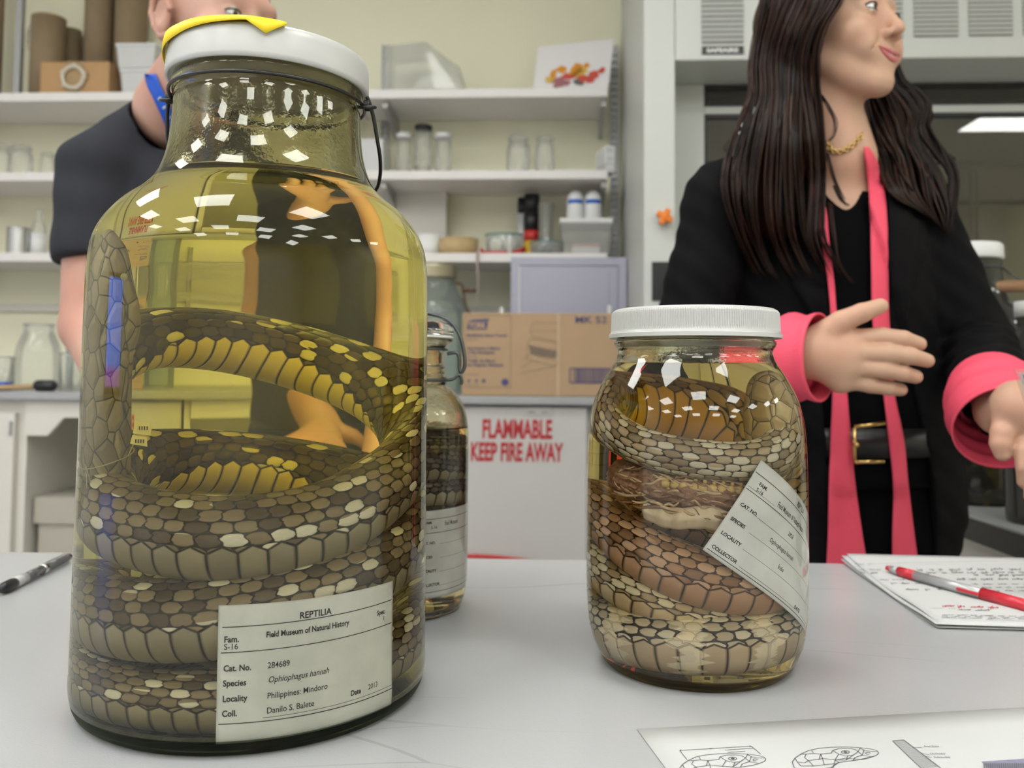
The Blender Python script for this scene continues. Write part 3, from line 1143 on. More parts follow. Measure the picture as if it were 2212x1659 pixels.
# position of the head: against the left-front glass, snout up
HX, HY = -0.0640, -0.036
def head_a(P):
    d = d_cap(P, (HX + 0.001, HY + 0.006, 0.126), (HX, HY, 0.190), 0.0140, 0.0150)
    d = smin(d, d_ell(P, (HX, HY - 0.001, 0.215), (0.0185, 0.0125, 0.026)), 0.008)
    d = smin(d, d_ell(P, (HX + 0.001, HY - 0.001, 0.240), (0.0125, 0.0105, 0.024)), 0.008)
    d = smin(d, d_cap(P, (HX + 0.0125, HY - 0.003, 0.226), (HX + 0.0070, HY - 0.003, 0.254), 0.004, 0.003), 0.004)
    d = -smin(-d, np.linalg.norm(P - np.array((HX + 0.0050, HY - 0.0115, 0.2575)), axis=-1) - 0.0012, 0.001)
    return d
field_obj('head', head_a, (-0.096, -0.065, 0.108), (-0.034, 0.0, 0.27), 0.0010, m_plate_a, cobra, relax=1)
MB().ball((HX + 0.0098, HY - 0.0066, 0.2400), (0.0033, 0.0028, 0.0033), 20).build('eye', m_eye_milky, cobra)
# thread and tag tied round the neck
m_thread = mat('pale_thread', (0.45, 0.38, 0.24), 0.8)
w = MB()
w.tube([(HX + 0.0165 * math.cos(a), HY + 0.004 + 0.0165 * math.sin(a), 0.141 + 0.004 * math.cos(a) + 0.004 * math.sin(a)) for a in np.linspace(0, 2 * PI, 40, endpoint=False)], 0.0003, 6, closed=True)
w.tube(smooth_path([(HX + 0.015, HY - 0.002, 0.143), (HX + 0.018, HY - 0.006, 0.150), (HX + 0.020, HY - 0.008, 0.160)], 16), 0.0003, 6)
for dx in (0, 0.004):
    w.tube(smooth_path([(HX - 0.008, HY - 0.010, 0.138), (HX - 0.006 + dx, HY - 0.014, 0.125), (HX - 0.003 + dx * 1.3, HY - 0.015, 0.108)], 20), 0.00035, 6)
th_o = tag(w.build('thread', m_thread, None, loc=(BJX, BJY, TABLE_Z)), 'fine pale thread tied round the neck of the thick brown cobra', 'thread')
w = MB()
m_tagp = mat('yellow_tag_card', (0.62, 0.54, 0.26), 0.8)
w.add([(HX + 0.018, HY - 0.010, 0.1555), (HX + 0.026, HY - 0.009, 0.1545), (HX + 0.027, HY - 0.009, 0.1605), (HX + 0.019, HY - 0.010, 0.1625)], [(0, 1, 2, 3)])
w.add([(HX + 0.017, HY - 0.0105, 0.1500), (HX + 0.025, HY - 0.0095, 0.1485), (HX + 0.0245, HY - 0.0095, 0.1535), (HX + 0.018, HY - 0.0105, 0.1548)], [(0, 1, 2, 3)])
tg = tag(w.build('specimen_tag', m_tagp, None, loc=(BJX, BJY, TABLE_Z), solid=0.0003), 'tiny folded yellow tag hanging at the neck of the thick brown cobra', 'tag')
w = MB()
for dz, xx in ((0.1585, 0.021), (0.1515, 0.0195)):
    for q in range(4):
        w.box(HX + xx + q * 0.0012, HX + xx + q * 0.0012 + 0.0005, HY - 0.0112, HY - 0.0108, dz - 0.001, dz + 0.001)
w.build('ink_marks', m_ink, tg)

# ------------------------------------------------------------------ cobra in the gallon jar
pal_b = ((0.030, 0.018, 0.009, 1), (0.21, 0.145, 0.08, 1), (0.40, 0.30, 0.18, 1), (0.58, 0.51, 0.38, 1), (0.33, 0.225, 0.13, 1), (0.52, 0.41, 0.27, 1), (0.05, 0.03, 0.018, 1))
m_snake_b = snake_mat('pale_cobra_skin', pal_b, rosy=(0.80, 1.03), band=(0.42, 0.50), ls=0.0085, lb=0.0105, rows=13, vb=0.13)
s2_ = thing('preserved_snake', 'pale tan cobra with a banded lower coil, folded into the ribbed-lid jar', 'snake', (SJX, SJY, TABLE_Z))
K = [pol(-760, 0.0300, 0.0800, 0.0090, 0), pol(-700, 0.0340, 0.0600, 0.0140, 0), pol(-640, 0.0400, 0.0400, 0.0150, 0), pol(-560, 0.0470, 0.0280, 0.0150, 20), pol(-500, 0.0490, 0.0260, 0.0160, 20), pol(-450, 0.0495, 0.0260, 0.0170, 30), pol(-405, 0.0490, 0.0270, 0.0175, 40), pol(-360, 0.0490, 0.0285, 0.0175, 42), pol(-315, 0.0495, 0.0310, 0.0170, 40),
     pol(-270, 0.0500, 0.0350, 0.0160, 20), pol(-225, 0.0500, 0.0440, 0.0155, -10), pol(-180, 0.0500, 0.0550, 0.0150, -30), pol(-135, 0.0510, 0.0630, 0.0150, -10), pol(-95, 0.0515, 0.0620, 0.0150, 20), pol(-60, 0.0500, 0.0550, 0.0140, 36), pol(-20, 0.0440, 0.0460, 0.0130, 36),
     pol(30, 0.0400, 0.0460, 0.0130, 20), pol(90, 0.0440, 0.0600, 0.0140, 0), pol(150, 0.0490, 0.0820, 0.0150, -20), pol(210, 0.0500, 0.0980, 0.0155, -20), pol(260, 0.0505, 0.0970, 0.0160, 10), pol(300, 0.0500, 0.0840, 0.0165, 30), pol(335, 0.0495, 0.0710, 0.0170, 30), pol(370, 0.0495, 0.0630, 0.0170, 30), pol(405, 0.0500, 0.0610, 0.0165, 30),
     pol(440, 0.0515, 0.0680, 0.0150, 20), pol(475, 0.0515, 0.1020, 0.0145, -10), pol(495, 0.0500, 0.1320, 0.0150, -40), pol(515, 0.0485, 0.1500, 0.0155, -62), pol(545, 0.0465, 0.1570, 0.0162, -72), pol(580, 0.0460, 0.1590, 0.0165, -72), pol(610, 0.0475, 0.1620, 0.0150, 30), pol(640, 0.0540, 0.1555, 0.0125, 0), pol(670, 0.0547, 0.1460, 0.0118, -38), pol(700, 0.0545, 0.1395, 0.0120, -38), pol(735, 0.0540, 0.1365, 0.0125, -38), pol(762, 0.0530, 0.1400, 0.0135, -38), pol(782, 0.0490, 0.1500, 0.0150, -38), pol(790, 0.0460, 0.1580, 0.0150, -38)]
snake_body('body', K, 1300, m_snake_b, s2_, sides=44)
a = math.radians(62)
HB = np.array((0.0450 * math.sin(a), -0.0450 * math.cos(a), 0))
tng = np.array((math.cos(a), math.sin(a), 0))
rad = np.array((math.sin(a), -math.cos(a), 0))
def head_b(P):
    c = HB
    d = d_ell(P, c + rad * 0.001 + (0, 0, 0.158), (0.0185, 0.0165, 0.024))
    d = smin(d, d_ell(P, c - tng * 0.002 + (0, 0, 0.175), (0.015, 0.012, 0.013)), 0.008)
    d = smin(d, d_cap(P, c + tng * 0.001 + (0, 0, 0.140), c + tng * -0.001 + (0, 0, 0.160), 0.0165, 0.017), 0.006)
    for q in range(4):      # folds of loose skin
        z_ = 0.1375 + q * 0.0035
        d = smin(d, d_cap(P, c - tng * 0.018 + rad * 0.004 + (0, 0, z_), c - tng * 0.004 + rad * 0.017 + (0, 0, z_ + 0.003), 0.0016), 0.0015)
    return d
field_obj('head', head_b, (0.010, -0.070, 0.115), (0.080, 0.02, 0.195), 0.0010, m_plate_b, s2_, relax=1)

# opened flank: muscle, rib strands and a row of vertebrae
m_flesh = mat('preserved_flesh', (0.24, 0.115, 0.075), 0.5, var=0.25, scale=90, bump=0.6, bscale=300)
m_bone = mat('yellowed_bone', (0.52, 0.37, 0.15), 0.45, var=0.15, scale=120)
m_strand = mat('pale_tendon', (0.50, 0.36, 0.24), 0.5, var=0.2, scale=200)
m_peel = mat('peeled_belly_skin', (0.56, 0.46, 0.36), 0.5, var=0.15, scale=90, bump=0.3)
def flesh(P):
    d = np.full(P.shape[:-1], 1.0)
    pts = [pol(x, 0.046 + 0.002 * math.sin(x * 0.3), 0.1225 - 0.00008 * (x + 60), 0, 0)[:3] for x in range(-70, 41, 6)]
    for p0, p1 in zip(pts, pts[1:]):
        d = smin(d, d_cap(P, p0, p1, 0.0115), 0.004)
    nz_ = np.sin(P[..., 0] * 900 + P[..., 2] * 500) * np.sin(P[..., 2] * 1300) * np.sin(P[..., 1] * 800)
    ang = np.arctan2(P[..., 0], -P[..., 1])
    return d + nz_ * 0.0011 + np.abs(np.sin(P[..., 2] * 700 + ang * 9)) * 0.0012
field_obj('opened_flesh', flesh, (-0.062, -0.062, 0.100), (0.05, 0.0, 0.145), 0.0011, m_flesh, s2_, relax=0)
vb_ = MB()
for q in range(14):
    x = -28 + q * 5.2
    p_ = pol(x, 0.0575, 0.1235 - 0.0004 * q, 0, 0)
    vb_.ball(p_[:3], (0.0030, 0.0022, 0.0026), 12)
    for dz in (0.0035, -0.0035):
        p2 = pol(x + 1.2, 0.0570, 0.1235 - 0.0004 * q + dz, 0, 0)
        vb_.ball(p2[:3], (0.0014, 0.0012, 0.0017), 8)
vb_.build('vertebrae', m_bone, s2_)
sb = MB()
r_ = random.Random(3)
for q in range(90):
    x = r_.uniform(-68, 35)
    z_ = r_.uniform(0.106, 0.130)
    l_ = r_.uniform(6, 26)
    sl = r_.uniform(-0.010, 0.006)
    pts = [pol(x + l_ * u_, 0.0578 + r_.uniform(-.0014, .0016), z_ + sl * u_ + r_.uniform(-.001, .001), 0, 0)[:3] for u_ in (0, .25, .5, .75, 1)]
    rr = r_.uniform(0.0003, 0.0011)
    sb.tube(smooth_path(pts, 16), [rr * math.sin(PI * (0.12 + 0.76 * i / 15)) for i in range(16)], 6, mi=r_.choice((0, 0, 1)))
sb.build('ribs_and_tendons', [m_strand, m_flesh], s2_)
def peel(i, j):
    x = -42 + 62 * i
    z_ = 0.1065 - 0.013 * i + 0.010 * math.sin(PI * i) * 0.3 + (j - 0.5) * (0.010 + 0.006 * i) - 0.003 * math.sin(i * 7)
    rr = 0.0590 - 0.003 * abs(j - 0.5) * 2 + 0.0008 * math.sin(i * 40)
    return pol(x, rr, z_, 0, 0)[:3]
MB().sheet(peel, 40, 8).build('peeled_skin', m_peel, s2_, solid=0.0012)

# ------------------------------------------------------------------ dark snake in the swing-top jar
pal_c = ((0.01, 0.008, 0.007, 1), (0.05, 0.042, 0.038, 1), (0.085, 0.075, 0.068, 1), (0.14, 0.125, 0.11, 1), (0.20, 0.17, 0.12, 1), (0.30, 0.26, 0.18, 1), (0.03, 0.02, 0.015, 1))
m_snake_c = snake_mat('dark_snake_skin', pal_c, ls=0.0056, lb=0.008, rows=17, vb=0.12)
s3 = thing('preserved_snake', 'slim dark grey snake coiled in the swing-top jar behind', 'snake', (TJX, TJY, TABLE_Z))
K = []
for q in range(0, 45):
    ph = -1500 + q * 45
    K.append(pol(ph, 0.036, 0.022 + q * 0.0026 + 0.008 * math.sin(q * 0.8), 0.0150 if q < 36 else 0.0150 - (q - 36) * 0.0009, 25 + 15 * math.sin(q)))
snake_body('body', K, 1100, m_snake_c, s3, sides=28)
# ------------------------------------------------------------------ shelving wall
m_shelf = mat('shelf_enamel', (0.74, 0.71, 0.69), 0.45, var=0.02)
m_cab = mat('cabinet_paint', (0.64, 0.61, 0.55), 0.5, var=0.02)
m_steel = mat('galvanised_steel', (0.42, 0.42, 0.42), 0.45, metal=0.5)
m_dark = mat('dark_gap', (0.02, 0.018, 0.016), 0.8)
m_card = mat('brown_cardboard', (0.40, 0.27, 0.14), 0.85, var=0.06, scale=25)
m_tubecard = mat('tube_cardboard', (0.27, 0.195, 0.115), 0.8, var=0.10, scale=30)
m_rope = mat('cream_rope', (0.66, 0.60, 0.48), 0.85, var=0.15, scale=200, bump=0.5, bscale=400)
m_clear = thinglass('clear_glassware', (0.975, 0.98, 0.97), 0.6, 0.10)
m_clearplastic = thinglass('frosted_plastic', (0.95, 0.95, 0.94), 0.5, 0.25)
m_green = thinglass('greenish_glass', (0.70, 0.78, 0.75), 0.8, 0.14)
m_wplas = mat('white_plastic', (0.70, 0.70, 0.69), 0.4, var=0.01)
m_blue = mat('blue_plastic', (0.02, 0.12, 0.55), 0.4)
m_black = mat('black_plastic', (0.015, 0.015, 0.017), 0.4)
m_red = mat('red_plastic', (0.55, 0.03, 0.03), 0.45)
m_orange = mat('orange_plastic', (0.80, 0.20, 0.01), 0.4)

SZ = {1: 1.887, 2: 1.614, 3: 1.340}
STH = 0.030


def PXU(px, py, v):
    return on_v(px, py, v)


def sized(px, v):
    return px * v / F_PX


def bthing(name, label, cat, px, py, v, z, group=None):
    u = on_v(px, py, v)[0]
    return thing(name, label, cat, L(u, v, z), RZ, group)


def bsingle(mb, name, m, label, cat, px, py, v, z, group=None, **kw):
    u = on_v(px, py, v)[0]
    return tag(mb.build(name, m, None, loc=L(u, v, z), rz=RZ, **kw), label, cat, group)


def topz(px, py, v):
    return on_v(px, py, v)[1]


# boards: left bay and right bay, each with its brackets
U_STD = on_v(829, 200, 3.1)[0]
U_END = on_v(1329, 200, 3.1)[0] + 0.005
names = {1: 'top', 2: 'middle', 3: 'lowest'}
for k_, z in SZ.items():
    for side, (u0, u1) in (('left', (-2.75, U_STD - 0.055)), ('right', (U_STD - 0.050, U_END - 0.045))):
        t_ = thing('wall_shelf', f'{names[k_]} grey wall shelf board in the {side} bay', 'shelf', L((u0 + u1) / 2, 0, z), RZ, 'grey wall shelves')
        h = (u1 - u0) / 2
        MB().box(-h, h, SHELF_V, 3.118, -STH, 0).build('board', m_shelf, t_, bevel=0.002)
        for q in ((-h + 0.10, h - 0.012) if side == 'right' else (-h + 0.6, h - 0.10)):
            b = MB()
            b.add([(q + e_, y, zz) for e_ in (-0.008, 0.008) for y, zz in ((SHELF_V + 0.03, -STH - 0.001), (3.112, -STH - 0.001), (3.112, -STH - 0.075), (SHELF_V + 0.03, -STH - 0.022))],
                  [(0, 1, 2, 3), (7, 6, 5, 4), (0, 4, 5, 1), (1, 5, 6, 2), (2, 6, 7, 3), (3, 7, 4, 0)])
            b.build('bracket', m_steel, t_)
for u, zt, who in ((U_STD, topz(829, 96, 3.12), 'between the two shelf bays'), (U_END - 0.052 + 0.045, topz(1326, 96, 3.12), 'at the right end of the shelves'), (-2.15, 2.1, 'at the far left end of the shelves')):
    b = MB()
    b.box(-0.014, -0.010, 3.119, 3.139, 1.0, zt).box(0.010, 0.014, 3.119, 3.139, 1.0, zt).box(-0.010, 0.010, 3.130, 3.139, 1.0, zt)
    zz = 1.02
    while zz < zt - 0.03:
        b.box(-0.010, 0.010, 3.119, 3.130, zz, zz + 0.008)
        zz += 0.025
    tag(b.build('shelf_upright', m_steel, None, loc=L(u, 0, 0), rz=RZ), f'slotted steel shelf upright {who}', 'shelf upright', 'slotted shelf uprights')
tag(MB().box(-2.7, 0.20, 3.12, 3.139, 1.160, 1.185).build('wall_rail', m_cab, None, rz=RZ), 'beige horizontal rail on the wall below the lowest shelves', 'rail')

# ---- helpers for shelf things
def tube_thing(name, label, px, hw, pytop, zs, v, m, cat='tube', group=None, lean=0.0, cap=None):
    r = sized(hw, v)
    h = topz(px, pytop, v) - zs
    t_ = bthing(name, label, cat, px, pytop, v, zs, group)
    MB().lathe([(0, 0), (r, 0), (r, h), (r * 0.90, h), (r * 0.90, h - 0.01), (0, h - 0.01)], n=32).build('tube', m, t_)
    return t_, r, h


t_, r, h = tube_thing('cardboard_tube', 'short thick cardboard tube with a rope ring hung on it', 106, 36, 40, SZ[1], 3.00, m_tubecard, group='cardboard tubes')
MB().lathe([(r * 1.0, h - 0.004), (r * 1.015, h - 0.003), (r * 1.0, h + 0.001)], n=32).build('rim', m_card, t_)
bthing_ring = MB()
cx_, cz_ = -r - 0.010, h - 0.070
bthing_ring.tube([(cx_ + 0.016 * math.cos(a) * 1.0, -0.005 - 0.012 * math.cos(a), cz_ + 0.038 * math.sin(a)) for a in np.linspace(0, 2 * PI, 36, endpoint=False)], 0.0062, 8, closed=True)
bthing_ring.tube([(cx_, -0.004, cz_ + 0.036), (cx_ + 0.003, -0.002, cz_ + 0.058), (cx_ + 0.008, -0.002, cz_ + 0.075)], 0.004, 6)
u_ = on_v(106, 40, 3.0)[0]
tag(bthing_ring.build('rope_ring', m_rope, None, loc=L(u_, 3.0, SZ[1]), rz=RZ), 'oval cream rope ring hanging on the short cardboard tube', 'rope ring')
tube_thing('cardboard_tube', 'squat dark cardboard tube behind the rope-ringed one', 154, 22, 66, SZ[1], 3.095, m_tubecard, group='cardboard tubes')
tube_thing('cardboard_tube', 'tall cardboard tube, left of the tall pair behind the carton', 222, 31, -160, SZ[1], 3.08, m_tubecard, group='cardboard tubes')
tube_thing('cardboard_tube', 'tall cardboard tube, right of the tall pair behind the carton', 290, 35, -140, SZ[1], 3.078, m_tubecard, group='cardboard tubes')
tube_thing('cardboard_tube', 'tall cardboard tube at the far left edge of the top shelf', 2, 16, -200, SZ[1], 3.05, m_tubecard, group='cardboard tubes')
bsingle(MB().box(-0.011, 0.011, -0.010, 0.010, 0, 0.50), 'steel_strip', m_steel, 'pale upright metal strip standing beside the far left tube', 'strip', 42, 100, 2.99, SZ[1])

# carton with rope wreath
v_ = 2.93
t_ = bthing('cardboard_box', 'low light brown carton with a round rope wreath on its front', 'box', 182, 160, v_, SZ[1])
w_, h_ = sized(80, v_ - 0.06), topz(182, 133, v_ - 0.06) - SZ[1]
m_kraft = mat('kraft_board', (0.47, 0.28, 0.13), 0.8, var=0.05, scale=20)
MB().box(-w_, w_, -0.06, 0.08, 0, h_).build('carton', m_kraft, t_, bevel=0.002)
MB().box(-0.034, 0.034, -0.0615, -0.0600, 0.0, h_).build('label_strip', m_card, t_)
k = MB()
for s_, xx, zz in (('MADE FOR', -w_ + 0.008, h_ - 0.030), ('GIFTS', -w_ + 0.012, 0.018), ('No. 4', 0.046, 0.018), ('EST.', 0.046, h_ - 0.03)):
    put_text(k, s_, xx, zz, 0.016, lambda a, b: (a, -0.0612, b))

wr = MB()
ring = [(0.037 * math.cos(a) * (1 + 0.03 * math.sin(5 * a)), -0.068, h_ * 0.5 + 0.037 * math.sin(a)) for a in np.linspace(0, 2 * PI, 48, endpoint=False)]
wr.tube(ring, 0.0075, 8, closed=True)
for a in np.linspace(0.3, 2 * PI, 6):
    wr.ball((0.041 * math.cos(a), -0.069, h_ * 0.5 + 0.041 * math.sin(a)), 0.008, 10)
tag(wr.build('rope_wreath', m_rope, None, loc=L(on_v(182, 160, v_)[0], v_, SZ[1]), rz=RZ), 'round cream rope wreath on the front of the low carton', 'rope wreath')

# stacked plastic tubs
def tub(label, px, hw, pt, z0, v, m, lidm, grp=None, lid_h=0.012, depth=0.10, body_h=None, name='plastic_tub'):
    t_ = bthing(name, label, 'tub', px, pt, v, z0, grp)
    w_ = sized(hw, v - depth)
    h_ = body_h if body_h else topz(px, pt, v - depth) - z0
    b = MB()
    y0, y1 = -depth, depth
    s = 0.86
    V = []
    for zz, q in ((0.0, s), (h_ - lid_h, 0.965)):
        V += [(-w_ * q, y0 * q, zz), (w_ * q, y0 * q, zz), (w_ * q, y1 * q, zz), (-w_ * q, y1 * q, zz)]
    b.add(V, [(3, 2, 1, 0), (0, 1, 5, 4), (1, 2, 6, 5), (2, 3, 7, 6), (3, 0, 4, 7)])
    b.build('tub', m, t_, bevel=0.006)
    MB().box(-w_, w_, y0, y1, h_ - lid_h, h_).build('lid', lidm, t_, bevel=0.005)
    return t_, w_, h_


m_mist = mat('misty_plastic', (0.56, 0.56, 0.55), 0.35, var=0.03)
tub('lower misty plastic tub of the stack beside the man', 322, 46, 0, SZ[1], 2.93, m_mist, m_wplas, 'stacked misty tubs', body_h=0.088, depth=0.06)
tub('upper misty plastic tub of the stack beside the man', 314, 48, 0, SZ[1] + 0.089, 2.93, m_mist, m_wplas, 'stacked misty tubs', body_h=0.088, depth=0.06)

# upturned clear bin on the top shelf
v_ = 2.99
t_ = bthing('clear_bin', 'upturned clear plastic bin on the top shelf', 'bin', 920, 150, v_, SZ[1])
wl, wr_ = sized(85, v_), sized(88, v_)
h1, h0 = topz(880, 110, v_) - SZ[1], 0.0
hR = topz(1008, 158, v_) - SZ[1]
b = MB()
V = [(-wl, -0.10, 0), (wr_, -0.10, 0), (wr_, 0.12, 0), (-wl, 0.12, 0), (-wl * .95, -0.09, h1 * .93), (0.01, -0.09, h1), (0.01, 0.10, h1), (-wl * .95, 0.10, h1 * .93), (wr_ * .93, -0.09, hR * 0.9), (wr_ * .93, 0.10, hR * .9)]
b.add(V, [(0, 1, 8, 5, 4), (1, 2, 9, 8), (2, 3, 7, 6, 9), (3, 0, 4, 7), (4, 5, 6, 7), (5, 8, 9, 6)])
b.build('shell', m_clearplastic, t_, bevel=0.006)
MB().box(-wl - .004, wr_ + .004, -0.106, -0.098, 0, 0.012).box(-wl - .004, wr_ + .004, 0.118, 0.126, 0, 0.012).build('rim', m_clearplastic, t_)

# canvas print leaning on the upright
v_ = 2.93
c0 = on_v(1236, 186, v_)
t_ = thing('canvas_print', 'white canvas print of orange and red splashes leaning on the top shelf', 'picture', L(c0[0], v_, SZ[1]), RZ - 0.10)
w_, h_ = sized(84, v_), (topz(1240, 84, v_) - SZ[1])
sh_ = 0.012
m_canvas = mat('white_canvas', (0.78, 0.76, 0.75), 0.8, var=0.01, bump=0.2, bscale=600)
def can(x, z, d=0.0):
    return (x + sh_ * (z / h_ - 0.5) * 1.6, 0.05 * z / h_ + d, z + 0.0 + x * 0.06 + 0.006)
b = MB()
V = [can(-w_, 0), can(w_, 0), can(w_, h_), can(-w_, h_), can(-w_, 0, .018), can(w_, 0, .018), can(w_, h_, .018), can(-w_, h_, .018)]
b.add(V, [(0, 1, 2, 3), (7, 6, 5, 4), (0, 4, 5, 1), (1, 5, 6, 2), (2, 6, 7, 3), (3, 7, 4, 0)])
b.build('canvas', m_canvas, t_)
cols = [mat('print_orange', (0.75, 0.30, 0.03), 0.8), mat('print_red', (0.62, 0.09, 0.06), 0.8), mat('print_mauve', (0.40, 0.16, 0.18), 0.8), mat('print_yellow', (0.72, 0.48, 0.10), 0.8), mat('print_grey', (0.16, 0.15, 0.15), 0.8)]
b = MB()
r_ = random.Random(5)
for x, z, rx, rz_, ci in ((-0.070, 0.055, .014, .010, 3), (-0.045, 0.088, .020, .012, 0), (-0.060, 0.075, .012, .014, 0), (-0.035, 0.050, .030, .010, 2), (-0.045, 0.035, .024, .010, 2), (-0.010, 0.060, .026, .012, 1), (0.014, 0.085, .026, .018, 0), (0.030, 0.075, .020, .018, 3), (0.004, 0.070, .014, .010, 0),
                          (0.045, 0.052, .024, .014, 1), (0.075, 0.058, .022, .012, 1), (0.098, 0.068, .010, .012, 1), (0.066, 0.038, .014, .008, 1), (0.020, 0.040, .012, .008, 4), (0.030, 0.030, .016, .005, 4), (-0.012, 0.040, .012, .010, 2), (-0.085, 0.062, .008, .012, 3), (0.046, 0.100, .010, .010, 0)):
    n_ = 18
    rx, rz_ = rx * 1.3, rz_ * 1.45
    z += .004
    for q in range(3):
        ox, oz = r_.uniform(-.4, .4) * rx, r_.uniform(-.4, .4) * rz_
        pts = []
        for a in range(n_):
            s_ = (0.5 + 0.5 * r_.random()) * 0.8
            pts.append(can(x + ox + rx * s_ * math.cos(2 * PI * a / n_), z + oz + rz_ * s_ * math.sin(2 * PI * a / n_), -0.0012 - 0.0003 * q))
        b.add(pts, [tuple(range(n_))], ci)
b.build('painted_splashes', cols, t_, normals=False)

# ---- glassware helpers
def vial(label, px, hw, pt, zs, v, capm, caph=0.012, grp='capped sample jars on the middle shelf', name='sample_jar', content=True):
    r = sized(hw, v)
    h = topz(px, pt, v) - zs
    t_ = bthing(name, label, 'jar', px, pt, v, zs, grp)
    MB().lathe([(0, 0.001), (r * .9, 0.001), (r, 0.004), (r, h - caph - 0.012), (r * .86, h - caph - 0.004), (r * .86, h - caph)], n=32).build('glass', m_clear, t_)
    MB().lathe([(0, h - caph - 0.004), (r * 1.02, h - caph - 0.004), (r * 1.02, h - 0.001), (r * .98, h), (0, h)], n=32).build('cap', capm, t_)
    return t_


def clampjar(label, px, hw, pt, zs, v, grp, side=1, clamp=True):
    r = sized(hw, v)
    h = topz(px, pt, v) - zs
    t_ = bthing('clamp_jar', label, 'jar', px, pt, v, zs, grp)
    MB().lathe([(0, 0.001), (r * .88, 0.001), (r, 0.006), (r, h * .62), (r * .97, h * .72), (r * .84, h * .80), (r * .84, h * .86), (r * .88, h * .87), (0, h * .87)], n=32).build('glass', m_clear, t_)
    MB().lathe([(0, h * .885), (r * .92, h * .885), (r * .94, h * .93), (r * .75, h), (0, h)], n=32).build('lid', m_clear, t_)
    if clamp:
        w = MB()
        w.tube([(r * .86 * math.cos(a), r * .86 * math.sin(a), h * .80) for a in np.linspace(0, 2 * PI, 30, endpoint=False)], 0.0012, 6, closed=True)
        w.tube([(side * r * .86, -.004, h * .80), (side * r * 1.06, -.006, h * .70), (side * r * 1.28, -.008, h * .40), (side * r * 1.15, -.008, h * .33), (side * r * .95, -.006, h * .36)], 0.0012, 6)
        w.build('wire_clamp', m_steel, t_)
    return t_


vial('white-capped clear jar, left of the dark-capped one', 873, 17, 290, SZ[2], 2.99, m_wplas)
vial('taller clear jar with a dark cap between two white-capped jars', 915, 19, 272, SZ[2], 3.00, m_black)
vial('white-capped clear jar, right of the dark-capped one', 958, 18, 290, SZ[2], 2.98, m_wplas)
clampjar('clear clamp jar with its wire swung out, left of the middle shelf pair', 1119, 25, 293, SZ[2], 2.97, 'clamp jars on the middle shelf')
clampjar('clear clamp jar, right of the middle shelf pair', 1177, 21, 293, SZ[2], 2.98, 'clamp jars on the middle shelf', clamp=False)
# little boxes at the end of the shelf
for q, (lab_, m_) in enumerate((('bottom dark-labelled little box in the stack at the shelf end', m_mist), ('middle little cream box in the stack at the shelf end', m_wplas), ('top little cream box in the stack at the shelf end', m_wplas))):
    v_ = 2.94
    t_ = thing('small_box', lab_, 'box', L(on_v(1308, 340, v_)[0], v_, SZ[2] + 0.005 + q * 0.0285), RZ + 0.25, 'little boxes stacked at the shelf end')
    MB().box(-0.017, 0.017, -0.05, 0.05, -0.005 if q == 0 else 0.0, 0.028).build('carton', m_, t_, bevel=0.0015)
    MB().box(-0.011, 0.011, -0.0508, -0.0500, 0.006, 0.020).build('sticker', m_mist if q else m_wplas, t_)
bsingle(MB().box(-0.045, 0.045, -0.05, 0.08, 0, 0.125), 'grey_box', m_mist, 'grey box on the middle shelf behind the tall jar', 'box', 806, 330, 2.97, SZ[2])
# left middle shelf
clampjar('clear clamp jar at the left picture edge of the middle shelf', 4, 20, 312, SZ[2], 2.97, 'clamp jars on the left middle shelf')
clampjar('wide clear clamp jar beside the one at the left edge', 46, 25, 314, SZ[2], 2.96, 'clamp jars on the left middle shelf')
clampjar('small clear jar nearest the man on the left middle shelf', 103, 16, 330, SZ[2], 2.98, 'clamp jars on the left middle shelf', clamp=False)

# ---- lowest shelf, left
v_ = 2.96
t_ = bthing('tin_can', 'ribbed bare metal tin can on the lowest left shelf', 'can', 41, 500, v_, SZ[3])
r, h = sized(25, v_), topz(41, 493, v_) - SZ[3]
pr_ = [(0, 0), (r, 0), (r, 0.006)]
nrib = 9
for q in range(nrib * 2 + 1):
    pr_.append((r * (1.0 if q % 2 else 0.965), 0.010 + (h - 0.020) * q / (nrib * 2)))
pr_ += [(r, h - 0.006), (r, h), (r * .95, h), (r * .95, h - 0.004), (0, h - 0.004)]
MB().lathe(pr_, n=32).build('can', mat('tin_plate', (0.55, 0.55, 0.55), 0.25, metal=0.9), t_)
MB().box(-r * 0.4, r * .4, -r * 1.01, -r * 1.0, h * .2, h * .2 + .001).build('seam', m_steel, t_)
t_ = bthing('dropper_bottle', 'squat clear bottle with a white wrap beside the tin can', 'bottle', 84, 500, 2.98, SZ[3])
r = sized(16, 2.98)
h = topz(84, 452, 2.98) - SZ[3]
MB().lathe([(0, 0.001), (r, 0.002), (r, h * .60), (r * .8, h * .72), (r * .45, h * .82), (r * .45, h)], n=28).build('glass', m_clear, t_)
MB().lathe([(r * 1.01, 0.004), (r * 1.02, 0.004), (r * 1.02, h * .50), (r * 1.01, h * .50)], n=28).build('wrap', m_wplas, t_)

